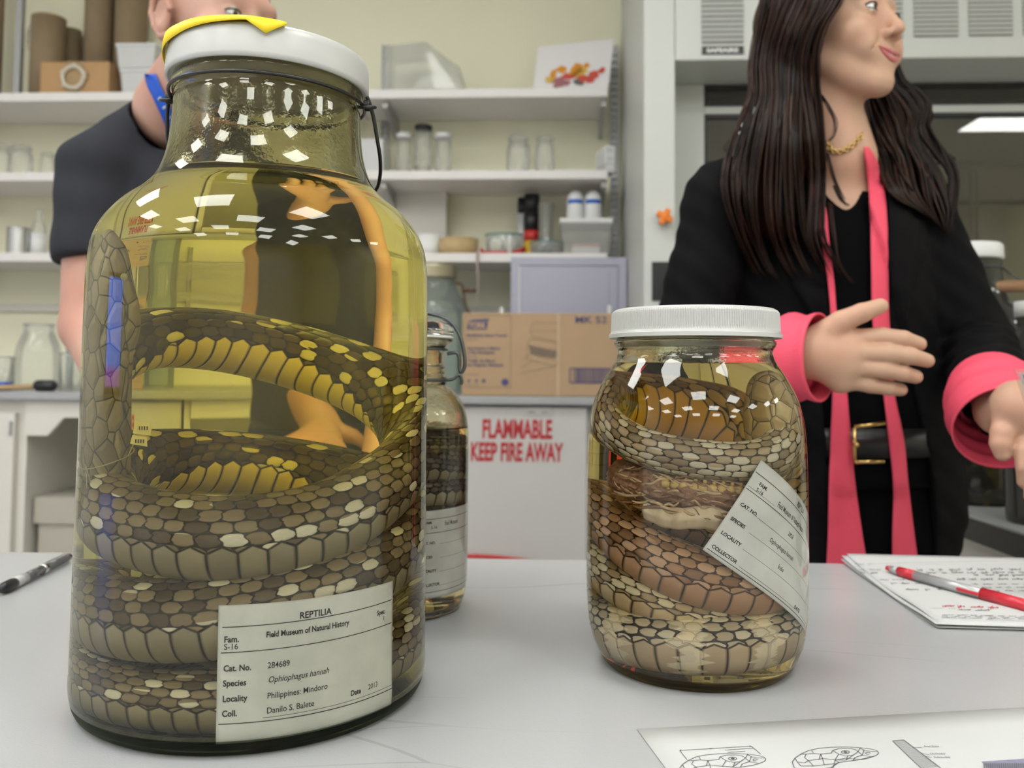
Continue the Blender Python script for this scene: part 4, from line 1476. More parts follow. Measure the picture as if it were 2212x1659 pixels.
# ---- lowest shelf, right bay
bsingle(MB().box(-0.118, 0.118, -0.02, 0.02, 0, topz(895, 405, 3.08) - SZ[3]), 'display_board', m_cab, 'beige box board standing at the back of the lowest shelf', 'board', 895, 450, 3.08, SZ[3], bevel=0.004)
r = sized(27, 2.98)
bsingle(MB().lathe([(r * .35, 0), (r, 0), (r, 0.078), (r * .35, 0.078)], n=36, closed=True), 'paper_roll', mat('white_paper', (0.78, 0.78, 0.76), 0.9, var=0.01), 'white paper roll between the beige board and the brown tape roll', 'roll', 928, 510, 2.98, SZ[3])
r = sized(43, 2.95)
bsingle(MB().lathe([(r * .6, 0), (r, 0), (r, 0.060), (r * .6, 0.060)], n=40, closed=True), 'tape_roll', mat('masking_tape', (0.50, 0.36, 0.18), 0.7, var=0.04, scale=60), 'fat brown tape roll lying flat on the lowest shelf', 'tape', 991, 520, 2.95, SZ[3])
# safety goggles
v_ = 2.95
t_ = bthing('safety_goggles', 'clear safety goggles with green trim and a red strap', 'goggles', 1088, 520, v_, SZ[3])
m_teal = mat('green_rubber', (0.05, 0.20, 0.14), 0.5)
def gog(i, j):
    a = -1.45 + 2.9 * i
    zz = 0.012 + 0.065 * j - 0.010 * math.exp(-((i - .5) / .12) ** 2) * (1 - j)
    return (0.062 * math.sin(a), -0.045 * math.cos(a) - 0.01 * math.sin(PI * j) + 0.02, zz)
MB().sheet(gog, 30, 8).build('lens', m_clearplastic, t_, solid=0.001)
g = MB()
g.tube([gog(q / 30, 1.0) for q in range(31)], 0.0035, 8)
g.tube([(0.022 + 0.024 * math.cos(a), -0.005, 0.045 + 0.03 * math.sin(a)) for a in np.linspace(0, 2 * PI, 30, endpoint=False)], 0.003, 8, closed=True)
g.tube([(-0.028 + 0.024 * math.cos(a), -0.005, 0.042 + 0.03 * math.sin(a)) for a in np.linspace(0, 2 * PI, 30, endpoint=False)], 0.003, 8, closed=True)
g.build('rubber_trim', m_teal, t_)
st = smooth_path([(-0.075, -0.01, 0.024), (-0.062, -0.03, 0.008), (-0.02, -0.05, 0.006), (0.03, -0.05, 0.006), (0.055, -0.035, 0.014), (0.072, -0.01, 0.026)], 40)
MB().tube(st, 0.0042, 8, flat=2.0, up=(0, 0, 1)).build('strap', m_red, t_)
bsingle(MB().lathe([(0, 0), (0.0065, 0), (0.0065, 0.060), (0.0055, 0.064), (0, 0.064)], n=18), 'white_vial', m_wplas, 'thin white plastic vial standing in front of the goggles', 'vial', 1101, 520, 2.875, SZ[3])
# aerosols
def aerosol(label, px, hw, pt, v, bands, grp):
    r = sized(hw, v)
    h = topz(px, pt, v) - SZ[3]
    t_ = bthing('spray_can', label, 'spray can', px, pt, v, SZ[3], grp)
    z = 0.0
    for nm, fr, m_ in bands:
        MB().lathe([(0, z), (r, z), (r, z + fr * h), (0, z + fr * h)], n=28).build(nm, m_, t_)
        z += fr * h
m_yel = mat('yellow_label', (0.70, 0.45, 0.04), 0.5)
aerosol('tall black spray can with red and yellow label', 1149, 17, 421, 3.02, (('lower_band', .28, m_yel), ('middle_band', .16, m_red), ('upper_band', .30, m_black), ('cap', .26, m_black)), 'spray cans')
aerosol('slim grey spray can left of the black one', 1127, 9, 428, 3.05, (('body', .75, m_mist), ('cap', .25, m_black)), 'spray cans')
# measuring glass, dish
r = sized(17, 2.95)
h = topz(1179, 440, 2.95) - SZ[3]
bsingle(MB().lathe([(0, 0.001), (r * .8, 0.001), (r * .85, 0.004), (r, h), (r * .95, h), (r * .80, 0.006), (0, 0.006)], n=32), 'tall_glass', m_clear, 'tall clear tumbler in front of the black spray can', 'glass', 1179, 480, 2.95, SZ[3])
v_ = 2.90
t_ = bthing('glass_dish', 'round shallow glass dish with a teal rim', 'dish', 1181, 530, v_, SZ[3])
r = sized(37, v_)
MB().lathe([(0, 0.001), (r * .95, 0.001), (r, 0.040), (r * .97, 0.040), (r * .92, 0.004), (0, 0.004)], n=36).build('dish', m_clear, t_)
MB().tube([(r * .99 * math.cos(a), r * .99 * math.sin(a), 0.041) for a in np.linspace(0, 2 * PI, 40, endpoint=False)], 0.0018, 6, closed=True).build('rim', mat('teal_rim', (0.03, 0.22, 0.20), 0.3), t_)
tag(MB().tube([(-0.012, -0.02, 0.012), (0.018, -0.04, 0.046)], 0.007, 12).build('marker', m_wplas, None, loc=L(on_v(1172, 520, v_)[0], v_, SZ[3] + .002), rz=RZ), 'short white marker lying in the teal-rimmed dish', 'marker')
# lidded bin with bottles on top
t_, w_, h_ = tub('clear tub with a white lid at the right end of the lowest shelf', 1265, 58, 470, SZ[3], 2.97, m_clearplastic, m_wplas, depth=0.095, lid_h=0.018)
u_ = on_v(1265, 470, 2.97)[0]
pk = MB().box(-0.045, 0.045, -0.06, 0.02, 0.004, 0.026)
tag(pk.build('note_pad', m_wplas, None, loc=L(u_, 2.97, SZ[3] + .002), rz=RZ), 'white pad inside the white-lidded tub', 'pad')
tag(MB().box(-0.045, 0.045, -0.06, 0.02, 0.0, 0.012).build('pink_slips', mat('pink_paper', (0.60, 0.36, 0.32), 0.8), None, loc=L(u_, 2.97, SZ[3] + 0.0285), rz=RZ), 'pink paper slips inside the white-lidded tub', 'paper')
for px, who in ((1243, 'left'), (1281, 'right')):
    v_ = 2.93
    r = sized(19, v_)
    zb = SZ[3] + h_
    hb = topz(px, 414, v_) - zb
    t_ = thing('plastic_bottle', f'white plastic bottle with blue label, {who} one on the white-lidded tub', 'bottle', L(on_v(px, 440, v_)[0], v_, zb + .0005), RZ, 'white bottles on the tub')
    MB().lathe([(0, 0), (r * .95, 0), (r, 0.003), (r, hb * .55), (r * .93, hb * .80), (r * .70, hb * .93), (r * .4, hb), (0, hb)], n=32).build('bottle', m_wplas, t_)
    MB().sheet(lambda i, j: (r * 1.01 * math.sin(-1 + 2 * i), -r * 1.01 * math.cos(-1 + 2 * i), hb * (.54 + .14 * j)), 12, 2).build('blue_label', m_blue, t_, solid=.0004)
# strap hanging from the shelf
st = MB()
u_ = on_v(1031, 560, SHELF_V - 0.006)[0]
st.tube(smooth_path([(0, 0.012, 0.010), (0, -0.004, 0.006), (0.001, -0.006, -0.03), (0.003, -0.006, -0.10), (0.001, -0.005, -0.19)], 40), [0.0042] * 25 + [0.0035 - 0.00018 * q for q in range(15)], 8, flat=0.6)
tag(st.build('hanging_cord', mat('dusty_pink_cord', (0.42, 0.33, 0.31), 0.8, var=0.2, scale=150), None, loc=L(u_, SHELF_V - .001, SZ[3] + .001), rz=RZ), 'dusty pink cord hanging over the edge of the lowest shelf', 'cord')

# ------------------------------------------------------------------ counter with cabinets
CZ = 0.884
UH0 = on_v(1391, 300, HOOD_V)[0]
UC1 = UH0 - 0.004
m_top = mat('counter_top', (0.36, 0.36, 0.37), 0.35, var=0.04)
tag(MB().box(-2.75, UC1, CTR_V - 0.02, 3.135, CZ - 0.022, CZ).build('worktop', m_top, None, rz=RZ, bevel=0.003), 'grey worktop running along the back wall under the shelves', 'worktop')
# left base cabinet with door
UL = on_v(44, 1000, CTR_V)[0]
t_ = thing('base_cabinet', 'beige base cabinet with a door at the left of the knee space', 'cabinet', L(0, 0, 0), RZ)
MB().box(-2.70, UL + 0.005, CTR_V + 0.02, 3.13, 0.0, CZ - 0.024).build('body', m_cab, t_)
d_ = MB().box(UL - 0.50, UL - 0.022, CTR_V, CTR_V + 0.019, 0.12, CZ - 0.060).build('door', m_cab, t_, bevel=0.002)
MB().box(UL - 0.034, UL - 0.028, CTR_V - 0.008, CTR_V, 0.76, 0.80).build('hinge', m_steel, d_)
# knee space: apron with chamfered corner
UKR = on_v(925, 1000, CTR_V)[0]
a0 = on_v(47, 870, CTR_V)
zl = topz(60, 941, CTR_V)
uch = on_v(100, 941, CTR_V)[0]
uc2 = on_v(136, 902, CTR_V)[0]
z2 = topz(136, 902, CTR_V)
b = MB()
U0 = UL + 0.006
pl_ = [(U0, CZ - 0.024), (U0, zl), (uch, zl), (uc2, z2), (UKR - 0.2, z2), (UKR - 0.2, CZ - 0.024)]
n_ = len(pl_)
V = [(u, CTR_V + 0.004, z) for u, z in pl_] + [(u, CTR_V + 0.022, z) for u, z in pl_]
b.add(V, [tuple(range(n_)), tuple(range(2 * n_ - 1, n_ - 1, -1))] + [(i, i + n_, (i + 1) % n_ + n_, (i + 1) % n_) for i in range(n_)])
tag(b.build('apron_panel', m_cab, None, rz=RZ), 'beige apron panel with a slanted corner above the knee space', 'panel')
tag(MB().box(UKR - 0.199, UKR - 0.17, CTR_V + 0.02, 3.13, 0, CZ - 0.024).build('partition_board', m_cab, None, rz=RZ), 'beige end panel closing the knee space behind the tall jar', 'panel')
v_ = 2.62
t_ = bthing('storage_box', 'grey-beige lidded box on the floor of the knee space', 'box', 208, 1100, v_, 0.0)
hb = topz(150, 1075, v_ - .12)
m_putty = mat('putty_board', (0.42, 0.39, 0.33), 0.8, var=0.04)
w_ = sized(88, v_)
MB().box(-w_ + .01, w_ - .01, -0.11, 0.11, 0, hb - 0.07).build('body', m_putty, t_)
MB().box(-w_, w_, -0.12, 0.12, hb - 0.075, hb).build('lid', m_putty, t_)

# flammables cabinet
UF0, UF1 = on_v(925, 1000, CTR_V)[0], on_v(1268, 1000, CTR_V)[0]
t_ = thing('flammables_cabinet', 'white under-counter cabinet lettered FLAMMABLE KEEP FIRE AWAY in red', 'cabinet', L(0, 0, 0), RZ)
m_fcab = mat('white_steel_door', (0.54, 0.52, 0.50), 0.35, var=0.015)
MB().box(UF0 - 0.16, UF1 + 0.012, CTR_V + 0.03, 3.13, 0.0, CZ - 0.026).build('body', m_fcab, t_)
door = MB().box(UF0 - 0.15, UF1, CTR_V + 0.002, CTR_V + 0.028, 0.06, CZ - 0.028).build('door', m_fcab, t_, bevel=0.003)
k = MB()
FY = CTR_V + 0.001
fz = lambda a, b: (a, FY, b)
ua, za = on_v(1042, 945, FY)
ub, _ = on_v(1193, 945, FY)
hgt_ = (topz(1100, 907, FY) - topz(1100, 946, FY))
def fit_text(mb, s, u0, u1, zb, cap, fn, bold=0.0, mi=0):
    size = cap / 0.70
    v, f = text_geo(s, size, bold=bold)
    w0, w1 = min(a for a, b in v), max(a for a, b in v)
    k_ = (u1 - u0) / (w1 - w0)
    mb.add([fn(u0 + (a - w0) * k_, zb + b) for a, b in v], f, mi)
fit_text(k, 'FLAMMABLE', ua, ub, za, hgt_, fz, bold=0.0026)
ua, za = on_v(1017, 994, FY)
ub, _ = on_v(1217, 994, FY)
fit_text(k, 'KEEP FIRE AWAY', ua, ub, za, hgt_ * .98, fz, bold=0.0026)
k.build('red_lettering', mat('red_lettering', (0.45, 0.02, 0.03), 0.5), door, normals=False)
u0, z0 = on_v(1136, 897, FY)
u1, z1 = on_v(1190, 880, FY)
lp = MB().box(u0, u1, FY - 0.003, FY, z0, z1).build('latch_plate', m_fcab, door, bevel=.001)
k = MB()
fit_text(k, 'OPEN', u0 + .006, u0 + .026, z0 + .006, .006, lambda a, b: (a, FY - .0035, b))
fit_text(k, 'LOCK', u1 - .026, u1 - .006, z0 + .006, .006, lambda a, b: (a, FY - .0035, b))
k.build('latch_lettering', m_ink, lp, normals=False)
zr = topz(1080, 1203, CTR_V - .004)
rs = MB()
rs.tube(smooth_path([(on_v(1000, 1199, CTR_V)[0], CTR_V - 0.03, zr + 0.006), (on_v(1060, 1199, CTR_V)[0], CTR_V - 0.03, zr + 0.005), (on_v(1110, 1203, CTR_V)[0], CTR_V - 0.03, zr), (on_v(1150, 1206, CTR_V)[0], CTR_V - 0.03, zr - 0.006)], 30), 0.006, 8)
rs.tube([(on_v(1030, 1199, CTR_V)[0], CTR_V - 0.03, zr + .004), (on_v(1030, 1199, CTR_V)[0], CTR_V + 0.004, zr + .004)], 0.004, 6)
rs.build('red_handle', m_red, door)
# next cabinet
t_ = thing('base_cabinet', 'pale base cabinet right of the flammables cabinet', 'cabinet', L(0, 0, 0), RZ)
MB().box(UF1 + 0.03, UC1, CTR_V + 0.03, 3.13, 0.0, CZ - 0.024).build('body', m_fcab, t_)
MB().box(UF1 + 0.034, UC1 - 0.004, CTR_V + 0.004, CTR_V + 0.028, 0.06, CZ - 0.028).build('door', m_fcab, t_, bevel=0.003)

# ---- carton of hand towels on the counter
v0 = CTR_V + 0.03
uL, zT = on_v(999, 676, v0)
uR = UH0 - 0.006
t_ = thing('towel_carton', 'brown cardboard carton of folded hand towels on the worktop', 'box', L(uL, v0, CZ + 0.0005), RZ)
W_, H_ = uR - uL, zT - CZ
m_box = mat('carton_board', (0.43, 0.29, 0.17), 0.8, var=0.035, scale=15)
carton = MB().box(0, W_, 0, 0.24, 0, H_).build('carton', m_box, t_, bevel=0.003)
m_boxink = mat('blue_box_print', (0.075, 0.075, 0.17), 0.8)
m_boxline = mat('brown_box_print', (0.20, 0.145, 0.11), 0.8)
useam = on_v(1206, 760, v0)[0] - uL
MB().box(useam - .004, useam + .004, -0.0012, 0.0, 0, H_).build('flap_seam', mat('carton_tape', (0.50, 0.36, 0.23), 0.6), t_)
def bx(px, py):
    u, z = on_v(px, py, v0)
    return u - uL, z - CZ
k = MB()
fb_ = lambda a, b: (a, -0.0012, b)
def btext(s, px0, px1, pyb, capx, bold=0.0003, mi=0):
    a0_, z0_ = bx(px0, pyb)
    a1_, _ = bx(px1, pyb)
    fit_text(k, s, a0_, a1_, z0_, sized(capx, v0), fb_, bold=bold, mi=mi)
# frame of the printed panel
x0_, z0_ = bx(1003, 845 - 8)
x1_, z1_ = bx(1104, 682)
for q in ((x0_, z0_, x1_, z0_), (x1_, z0_, x1_, z1_), (x1_, z1_, x0_, z1_), (x0_, z1_, x0_, z0_)):
    put_line(k, *q, 0.0012, fb_, mi=1)
# logo block with knocked-out letters
lx0, lz0 = bx(1009, 712)
lx1, lz1 = bx(1054, 694)
sl = 0.003
k.add([fb_(lx0, lz0), fb_(lx1 - sl, lz0), fb_(lx1, lz1), fb_(lx0 + sl, lz1)], [(0, 1, 2, 3)], 0)
k.add([fb_(lx0 + .004, lz1 + .0015), fb_(lx1 + .003, lz1 + .0015), fb_(lx1 + .002, lz1 + .007), fb_(lx0 + .016, lz1 + .004)], [(0, 1, 2, 3)], 0)
fl2 = lambda a, b: (a, -0.0018, b)
fit_text(k, 'TORK', lx0 + .004, lx1 - .004, lz0 + .004, lz1 - lz0 - .008, fl2, bold=.0012, mi=2)
btext('Multifold Hand Towel', 1009, 1094, 727, 5.5)
btext('Ref. 52', 1009, 1030, 735, 3.5, bold=0)
btext('Serviettes a Mains', 1009, 1080, 755, 5.5)
btext('a Plis Multiples', 1009, 1068, 764, 5.5)
btext('Ref. 52', 1009, 1030, 772, 3.5, bold=0)
btext('Toalla de Mano', 1009, 1070, 782, 5.5)
btext('de Plegado Multiple', 1009, 1088, 791, 5.5)
btext('MK 52', 1243, 1311, 698, 14.5, bold=.0004)
for px, py, r_ in ((1013, 823, 3), (1029, 823, 3), (1045, 823, 4), (1091, 826, 8)):
    a_, z_ = bx(px, py)
    rr = sized(r_, v0)
    k.add([fb_(a_ + rr * math.cos(q), z_ + rr * math.sin(q)) for q in np.linspace(0, 2 * PI, 14, endpoint=False)], [tuple(range(14))], 0)
for px0, px1, py in ((1008, 1018, 832), (1024, 1034, 832), (1009, 1034, 809)):
    put_line(k, *bx(px0, py), *bx(px1, py), 0.0012, fb_, mi=0)
# shipping bar pattern
bx0, bz0 = bx(1231, 827)
bx1, bz1 = bx(1330, 797)
for q in ((bx0, bz0, bx1, bz0), (bx1, bz1, bx0, bz1), (bx0, bz0, bx0, bz1)):
    put_line(k, *q, 0.0035, fb_)
xx = bx0 + .010
r_ = random.Random(2)
while xx < bx1 - .003:
    wd = r_.choice((.0012, .0022, .0030))
    put_line(k, xx, bz0, xx, bz1, wd, fb_)
    xx += wd + r_.choice((.0014, .0024))
# drawn stack of folded towels
def pl(*pts, w=0.0011):
    q = [bx(*p) for p in pts]
    for a_, b_ in zip(q, q[1:]):
        put_line(k, *a_, *b_, w, fb_, mi=1)
pl((1152, 698), (1206, 698)); pl((1152, 698), (1144, 713), (1150, 727), (1204, 738)); pl((1147, 716), (1204, 716))
pl((1146, 731), (1206, 742)); pl((1146, 731), (1140, 742), (1146, 752), (1202, 762)); pl((1140, 742), (1136, 776)); pl((1206, 742), (1200, 758), (1206, 772))
pl((1136, 776), (1200, 792)); pl((1200, 792), (1206, 780)); pl((1126, 796), (1150, 780)); pl((1126, 806), (1160, 800), (1196, 792)); pl((1136, 776), (1145, 764), (1198, 778))
q = [bx(1143, 746), bx(1202, 758), bx(1200, 774), bx(1146, 764)]
k.add([fb_(*a_) for a_ in q], [(0, 1, 2, 3)], 1)
k.build('box_print', [m_boxink, m_boxline, m_box], carton, normals=False)

# ---- grey-blue metal cabinet box
v0 = SHELF_V - 0.02
uL, zT = on_v(1104, 556, v0)
uR = UH0 - 0.004
t_ = thing('metal_locker', 'grey-blue metal locker box standing on the worktop below the shelves', 'locker', L((uL + uR) / 2, v0, CZ + .0005), RZ)
m_gb = mat('grey_blue_enamel', (0.40, 0.40, 0.49), 0.4, var=0.02)
w_ = (uR - uL) / 2
H_ = zT - CZ
MB().box(-w_, w_, 0.012, 0.24, 0, H_).build('body', m_gb, t_, bevel=.003)
fr = MB()
for q in ((-w_, w_, H_ - .026, H_), (-w_, w_, 0, .026), (-w_, -w_ + .026, .026, H_ - .026), (w_ - .026, w_, .026, H_ - .026)):
    fr.box(q[0], q[1], 0.0, 0.012, q[2], q[3])
fr.build('front_frame', m_gb, t_)
dd = MB().box(-w_ + .0275, w_ - .0275, 0.003, 0.013, .0275, H_ - .0275).build('door', m_gb, t_, bevel=.002)
MB().box(-w_ + .055, w_ - .055, 0.0005, 0.0035, .055, H_ - .050).build('raised_panel', m_gb, dd, bevel=.002)
MB().box(-w_ + .0262, -w_ + .030, -0.001, 0.004, .03, H_ - .03).build('hinge_strip', m_wplas, dd)
# white stubs behind the carton
for px, py, who in ((1317, 660, 'right'), (1084, 664, 'left')):
    t_v = CTR_V + 0.31
    hz = topz(px, py, t_v) - CZ
    bsingle(MB().lathe([(0, 0), (0.010, 0), (0.010, hz * .8), (0.0065, hz * .84), (0.0065, hz - .003), (0.004, hz), (0, hz)], n=20), 'squeeze_bottle', m_wplas, f'white bottle tip showing behind the towel carton, {who} one', 'bottle', px, py, t_v, CZ + .0005, 'white bottle tips behind the carton')

# ---- greenish jar with a wooden grip behind the tall jar
v_ = 2.86
pxc = 938
t_ = bthing('glass_jar', 'large greenish glass jar with an aluminium lid and wooden grip', 'jar', pxc, 700, v_, CZ + .0005)
R_ = sized(76, v_)
Hn = topz(pxc, 600, v_) - CZ
Ht = topz(pxc, 574, v_) - CZ
MB().lathe(smooth_prof([(0.001, 0.001), (R_ * .9, 0.001), (R_, 0.01), (R_, Hn * .62), (R_ * .9, Hn * .78), (R_ * .70, Hn * .86), (R_ * .60, Hn * .92), (R_ * .60, Hn)], 40), n=48).build('glass', m_green, t_)
MB().lathe([(0, Hn - .004), (R_ * .63, Hn - .004), (R_ * .64, Hn), (R_ * .62, Ht - .008), (R_ * .64, Ht - .002), (0, Ht)], n=40).build('lid', mat('brass_toned_lid', (0.55, 0.50, 0.34), 0.35, metal=0.7), t_)
w = MB()
w.tube(smooth_path([(R_ * .63, -.01, Hn * .95), (R_ * .80, -.02, Hn * .93), (R_ * .86, -.03, Hn * .86), (R_ * .95, -.04, Hn * .74), (R_ * 1.12, -.05, Hn * .66)], 24), 0.0045, 8)
w.tube([(R_ * .86, -.03, Hn * .88), (R_ * 1.2, -.05, Hn * .875)], [0.006, 0.008], 8)
w.build('wooden_grip', mat('dark_wood', (0.12, 0.06, 0.03), 0.6), t_)

# ---- things on the left end of the counter
v_ = 2.72
t_ = bthing('glass_jar', 'big empty round-shouldered clear jar on the left worktop', 'jar', 82, 770, v_, CZ + .0005)
R_ = sized(47, v_)
H_ = topz(82, 702, v_) - CZ
MB().lathe(smooth_prof([(0.001, 0.001), (R_ * .85, 0.001), (R_, 0.02), (R_, H_ * .45), (R_ * .92, H_ * .68), (R_ * .72, H_ * .84), (R_ * .66, H_ * .90), (R_ * .66, H_)], 36), n=44).build('glass', m_clear, t_)
MB().tube([(R_ * .66 * math.cos(a), R_ * .66 * math.sin(a), H_) for a in np.linspace(0, 2 * PI, 32, endpoint=False)], .003, 6, closed=True).build('rim', m_clear, t_)
for px, hw, pt, vv, lab_ in ((6, 24, 770, 2.66, 'clear beaker at the left edge of the worktop'), (143, 15, 762, 2.56, 'clear beaker beside the round-shouldered jar'), (165, 22, 748, 2.74, 'clear beaker nearest the tall jar on the worktop')):
    r = sized(hw, vv)
    h = topz(px, pt, vv) - CZ
    bsingle(MB().lathe([(0, .001), (r * .95, .001), (r, .006), (r, h * .9), (r * 1.08, h), (r * 1.04, h), (r * .96, h * .9), (r * .95, .006), (0, .005)], n=32), 'beaker', m_clear, lab_, 'beaker', px, 800, vv, CZ + .0005, 'beakers on the left worktop')
bsingle(MB().box(-0.022, 0.022, -0.02, 0.02, 0, 0.026), 'blue_box', m_blue, 'small bright blue box at the left edge of the worktop', 'box', 4, 820, 2.56, CZ + .0005, bevel=.003)
t_ = bthing('rubber_mallet', 'rubber mallet with a wooden handle lying on the left worktop', 'mallet', 98, 826, 2.52, CZ + 0.017)
MB().tube([(-0.031, 0, 0), (-0.024, 0, 0), (0.024, 0, 0), (0.031, 0, 0)], [0.012, 0.0165, 0.0165, 0.012], 24).build('head', m_black, t_)
MB().tube(smooth_path([(-0.020, 0, -0.001), (-0.08, -.01, -0.005), (-0.19, -.03, -0.009)], 16), [0.007 + .0001 * q for q in range(16)], 12).build('handle', mat('pale_wood', (0.45, 0.30, 0.15), 0.6, var=.1, scale=60), t_)
# ------------------------------------------------------------------ fume hood
m_hood = mat('hood_enamel', (0.56, 0.57, 0.54), 0.4, var=0.012)
m_strip = mat('taupe_filler', (0.40, 0.37, 0.32), 0.6, var=0.02)
m_gasket = mat('black_gasket', (0.012, 0.012, 0.013), 0.5)
m_liner = mat('hood_liner', (0.36, 0.345, 0.30), 0.6, var=0.02)
t = NT('sash_glass')
tr = t.n('BsdfTransparent')
tr.inputs[0].default_value = (0.78, 0.76, 0.72, 1)
gl = t.n('BsdfGlossy')
gl.inputs['Roughness'].default_value = 0.0
fr = t.n('Fresnel')
fr.inputs[0].default_value = 1.5
m2 = t.n('MixShader')
t.link(t.math('MULTIPLY', fr.outputs[0], 1.9, clamp=True), m2.inputs[0])
t.link(tr.outputs[0], m2.inputs[1])
t.link(gl.outputs[0], m2.inputs[2])
t.link(m2.outputs[0], t.out.inputs[0])
m_sash = t.m

uH0 = on_v(1391, 300, HOOD_V)[0]
uH1 = on_v(1458, 60, HOOD_V)[0]
zHB = on_v(1460, 130, HOOD_V)[1]
uR_ = 2.10
VR = 2.50
hood = thing('fume_hood', 'large pale fume hood with louvred header and glass sash behind the woman', 'fume hood', L(0, 0, 0), RZ)
MB().box(uH0, uH1, HOOD_V, 3.13, 0.0, 2.45).build('side_post', m_hood, hood, bevel=.003)
MB().box(uR_, uR_ + 0.09, HOOD_V, 3.13, 0.0, 2.45).build('side_post', m_hood, hood, bevel=.003)
hd = MB().box(uH1 + .001, uR_ - .001, HOOD_V + .002, VR + .02, zHB, 2.45).build('header', m_hood, hood, bevel=.003)
MB().box(uH1 + .001, uR_, VR + .021, 3.13, 1.95, 2.45).build('top_box', m_hood, hood)
# louvres in the header
VF = HOOD_V + .002
def louvre(px0, px1, py0, py1, n):
    u0, z1 = on_v(px0, py0, VF)
    u1, z0 = on_v(px1, py1, VF)
    b = MB()
    st_ = (z1 - z0) / n
    for q in range(n):
        z = z0 + st_ * q
        b.add([(u0, VF - .001, z + st_ * .42), (u1, VF - .001, z + st_ * .42), (u1, VF - .006, z + st_ * .95), (u0, VF - .006, z + st_ * .95), (u0, VF - .001, z + st_ * 1.0), (u1, VF - .001, z + st_ * 1.0)], [(0, 1, 2, 3), (3, 2, 5, 4)])
    o = b.build('louvre_slats', m_hood, hd)
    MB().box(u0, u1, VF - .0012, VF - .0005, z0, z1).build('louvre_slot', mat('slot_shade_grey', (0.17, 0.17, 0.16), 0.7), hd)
for q in ((1515, 1606, -50, 94, 13), (1640, 1740, -50, 92, 13), (1760, 1858, -50, 88, 13), (1870, 1950, -50, 84, 13), (1972, 2070, -50, 80, 13), (2090, 2188, -50, 78, 13), (2207, 2305, -50, 76, 13)):
    louvre(*q)
u0, z1 = on_v(1516, 101, VF)
u1, z0 = on_v(1606, 117, VF)
npl = MB().box(u0, u1, VF - .004, VF - .0005, z0, z1).build('name_plate', m_black, hd)
k = MB()
fit_text(k, 'SAFEAIRE', u0 + .012, u1 - .014, z0 + .0045, (z1 - z0) * .52, lambda a, b: (a, VF - .0045, b), bold=.0006)
k.build('plate_lettering', m_wplas, npl, normals=False)
# recessed frame and sash panes
uP0 = on_v(1521, 300, VR)[0]
zM1 = on_v(1530, 231, VR)[1]
zM0 = on_v(1530, 247, VR)[1]
MB().box(uH1 + .002, uP0, VR, VR + .05, 0.90, zHB - .001).build('sash_jamb', m_hood, hood)
MB().box(uP0, uR_ - .001, VR - .004, VR + .03, zM0, zM1).build('sash_rail', m_hood, hood, bevel=.002)
g = MB()
for z0_, z1_ in ((zM1, zHB - .002), (0.93, zM0)):
    g.box(uP0, uP0 + .009, VR, VR + .02, z0_, z1_).box(uP0 + .009, uR_ - .002, VR, VR + .02, z0_, z0_ + .009).box(uP0 + .009, uR_ - .002, VR, VR + .02, z1_ - .011, z1_)
g.build('gasket', m_gasket, hood)
MB().box(uP0 + .009, uR_ - .002, VR + .008, VR + .012, zM1 + .009, zHB - .012).build('upper_pane', m_sash, hood)
MB().box(uP0 + .009, uR_ - .002, VR + .008, VR + .012, 0.939, zM0 - .011).build('lower_pane', m_sash, hood)
ln = MB()
ln.box(uH1 + .002, uH1 + .01, VR + .06, 3.10, 0.9, 1.94).box(uR_ - .01, uR_ - .002, VR + .06, 3.10, .9, 1.94).box(uH1 + .01, uR_ - .01, 3.08, 3.10, .9, 1.94).box(uH1 + .01, uR_ - .01, VR + .06, 3.08, 1.93, 1.94)
ln.build('liner', m_liner, hood)
MB().box(uH1 + .012, uR_ - .012, 3.03, 3.05, 1.05, 1.53).box(uH1 + .012, uR_ - .012, 3.055, 3.065, 1.55, 1.90).build('baffle', mat('baffle_panel', (0.50, 0.50, 0.42), 0.5, var=.02), hood)
MB().box(uH1 + .01, uR_ - .01, VR + .1, 3.0, 1.925, 1.9295).build('hood_lamp', m_emit2 if 'm_emit2' in globals() else m_wplas, hood)
MB().box(uH1, uR_, HOOD_V, 3.13, 0.86, 0.90).build('work_surface', mat('epoxy_grey', (0.14, 0.14, 0.14), 0.4), hood, bevel=.002)
MB().box(uH1, uR_, HOOD_V + .03, 3.13, 0.0, 0.859).build('base', m_hood, hood)
pip = MB()
for px in (2136, 2150):
    u, z = on_v(px, 330, 2.85)
    pip.tube([(u, 2.98, 1.30), (u, 2.98, z - .03)], .006, 8)
pip.tube([(on_v(2060, 345, 2.98)[0], 2.98, on_v(2060, 352, 2.98)[1]), (uR_ - .02, 2.98, on_v(2060, 352, 2.98)[1])], .009, 8)
pip.build('gas_pipes', m_strip, hood)
# knob on the post
v_ = HOOD_V
t_ = bthing('service_knob', 'orange service knob on a white collar on the hood post', 'knob', 1433, 472, v_, topz(1433, 472, v_))
MB().tube([(0, -0.0005, 0), (0, -0.018, 0)], 0.018, 20).build('collar', m_wplas, t_)
k = MB()
for a in (0, PI / 2):
    k.box(-0.022, 0.022, -0.034, -0.018, -0.0075, 0.0075) if a == 0 else k.box(-0.0075, 0.0075, -0.034, -0.018, -0.022, 0.022)
k.ball((0, -.026, 0), (.015, .010, .015), 14)
kk = k.build('handle', m_orange, t_, bevel=.004)
kk.rotation_euler = (0, 0.5, 0)
u0, z1 = on_v(1408, 566, v_)
u1, z0 = on_v(1445, 650, v_)
t_ = thing('outlet_box', 'black outlet plate low on the hood post beside the black sleeve', 'outlet', L((u0 + u1) / 2, v_, z0), RZ)
MB().box(-(u1 - u0) / 2, (u1 - u0) / 2, -0.004, 0, 0, z1 - z0).build('plate', m_black, t_, bevel=.001)
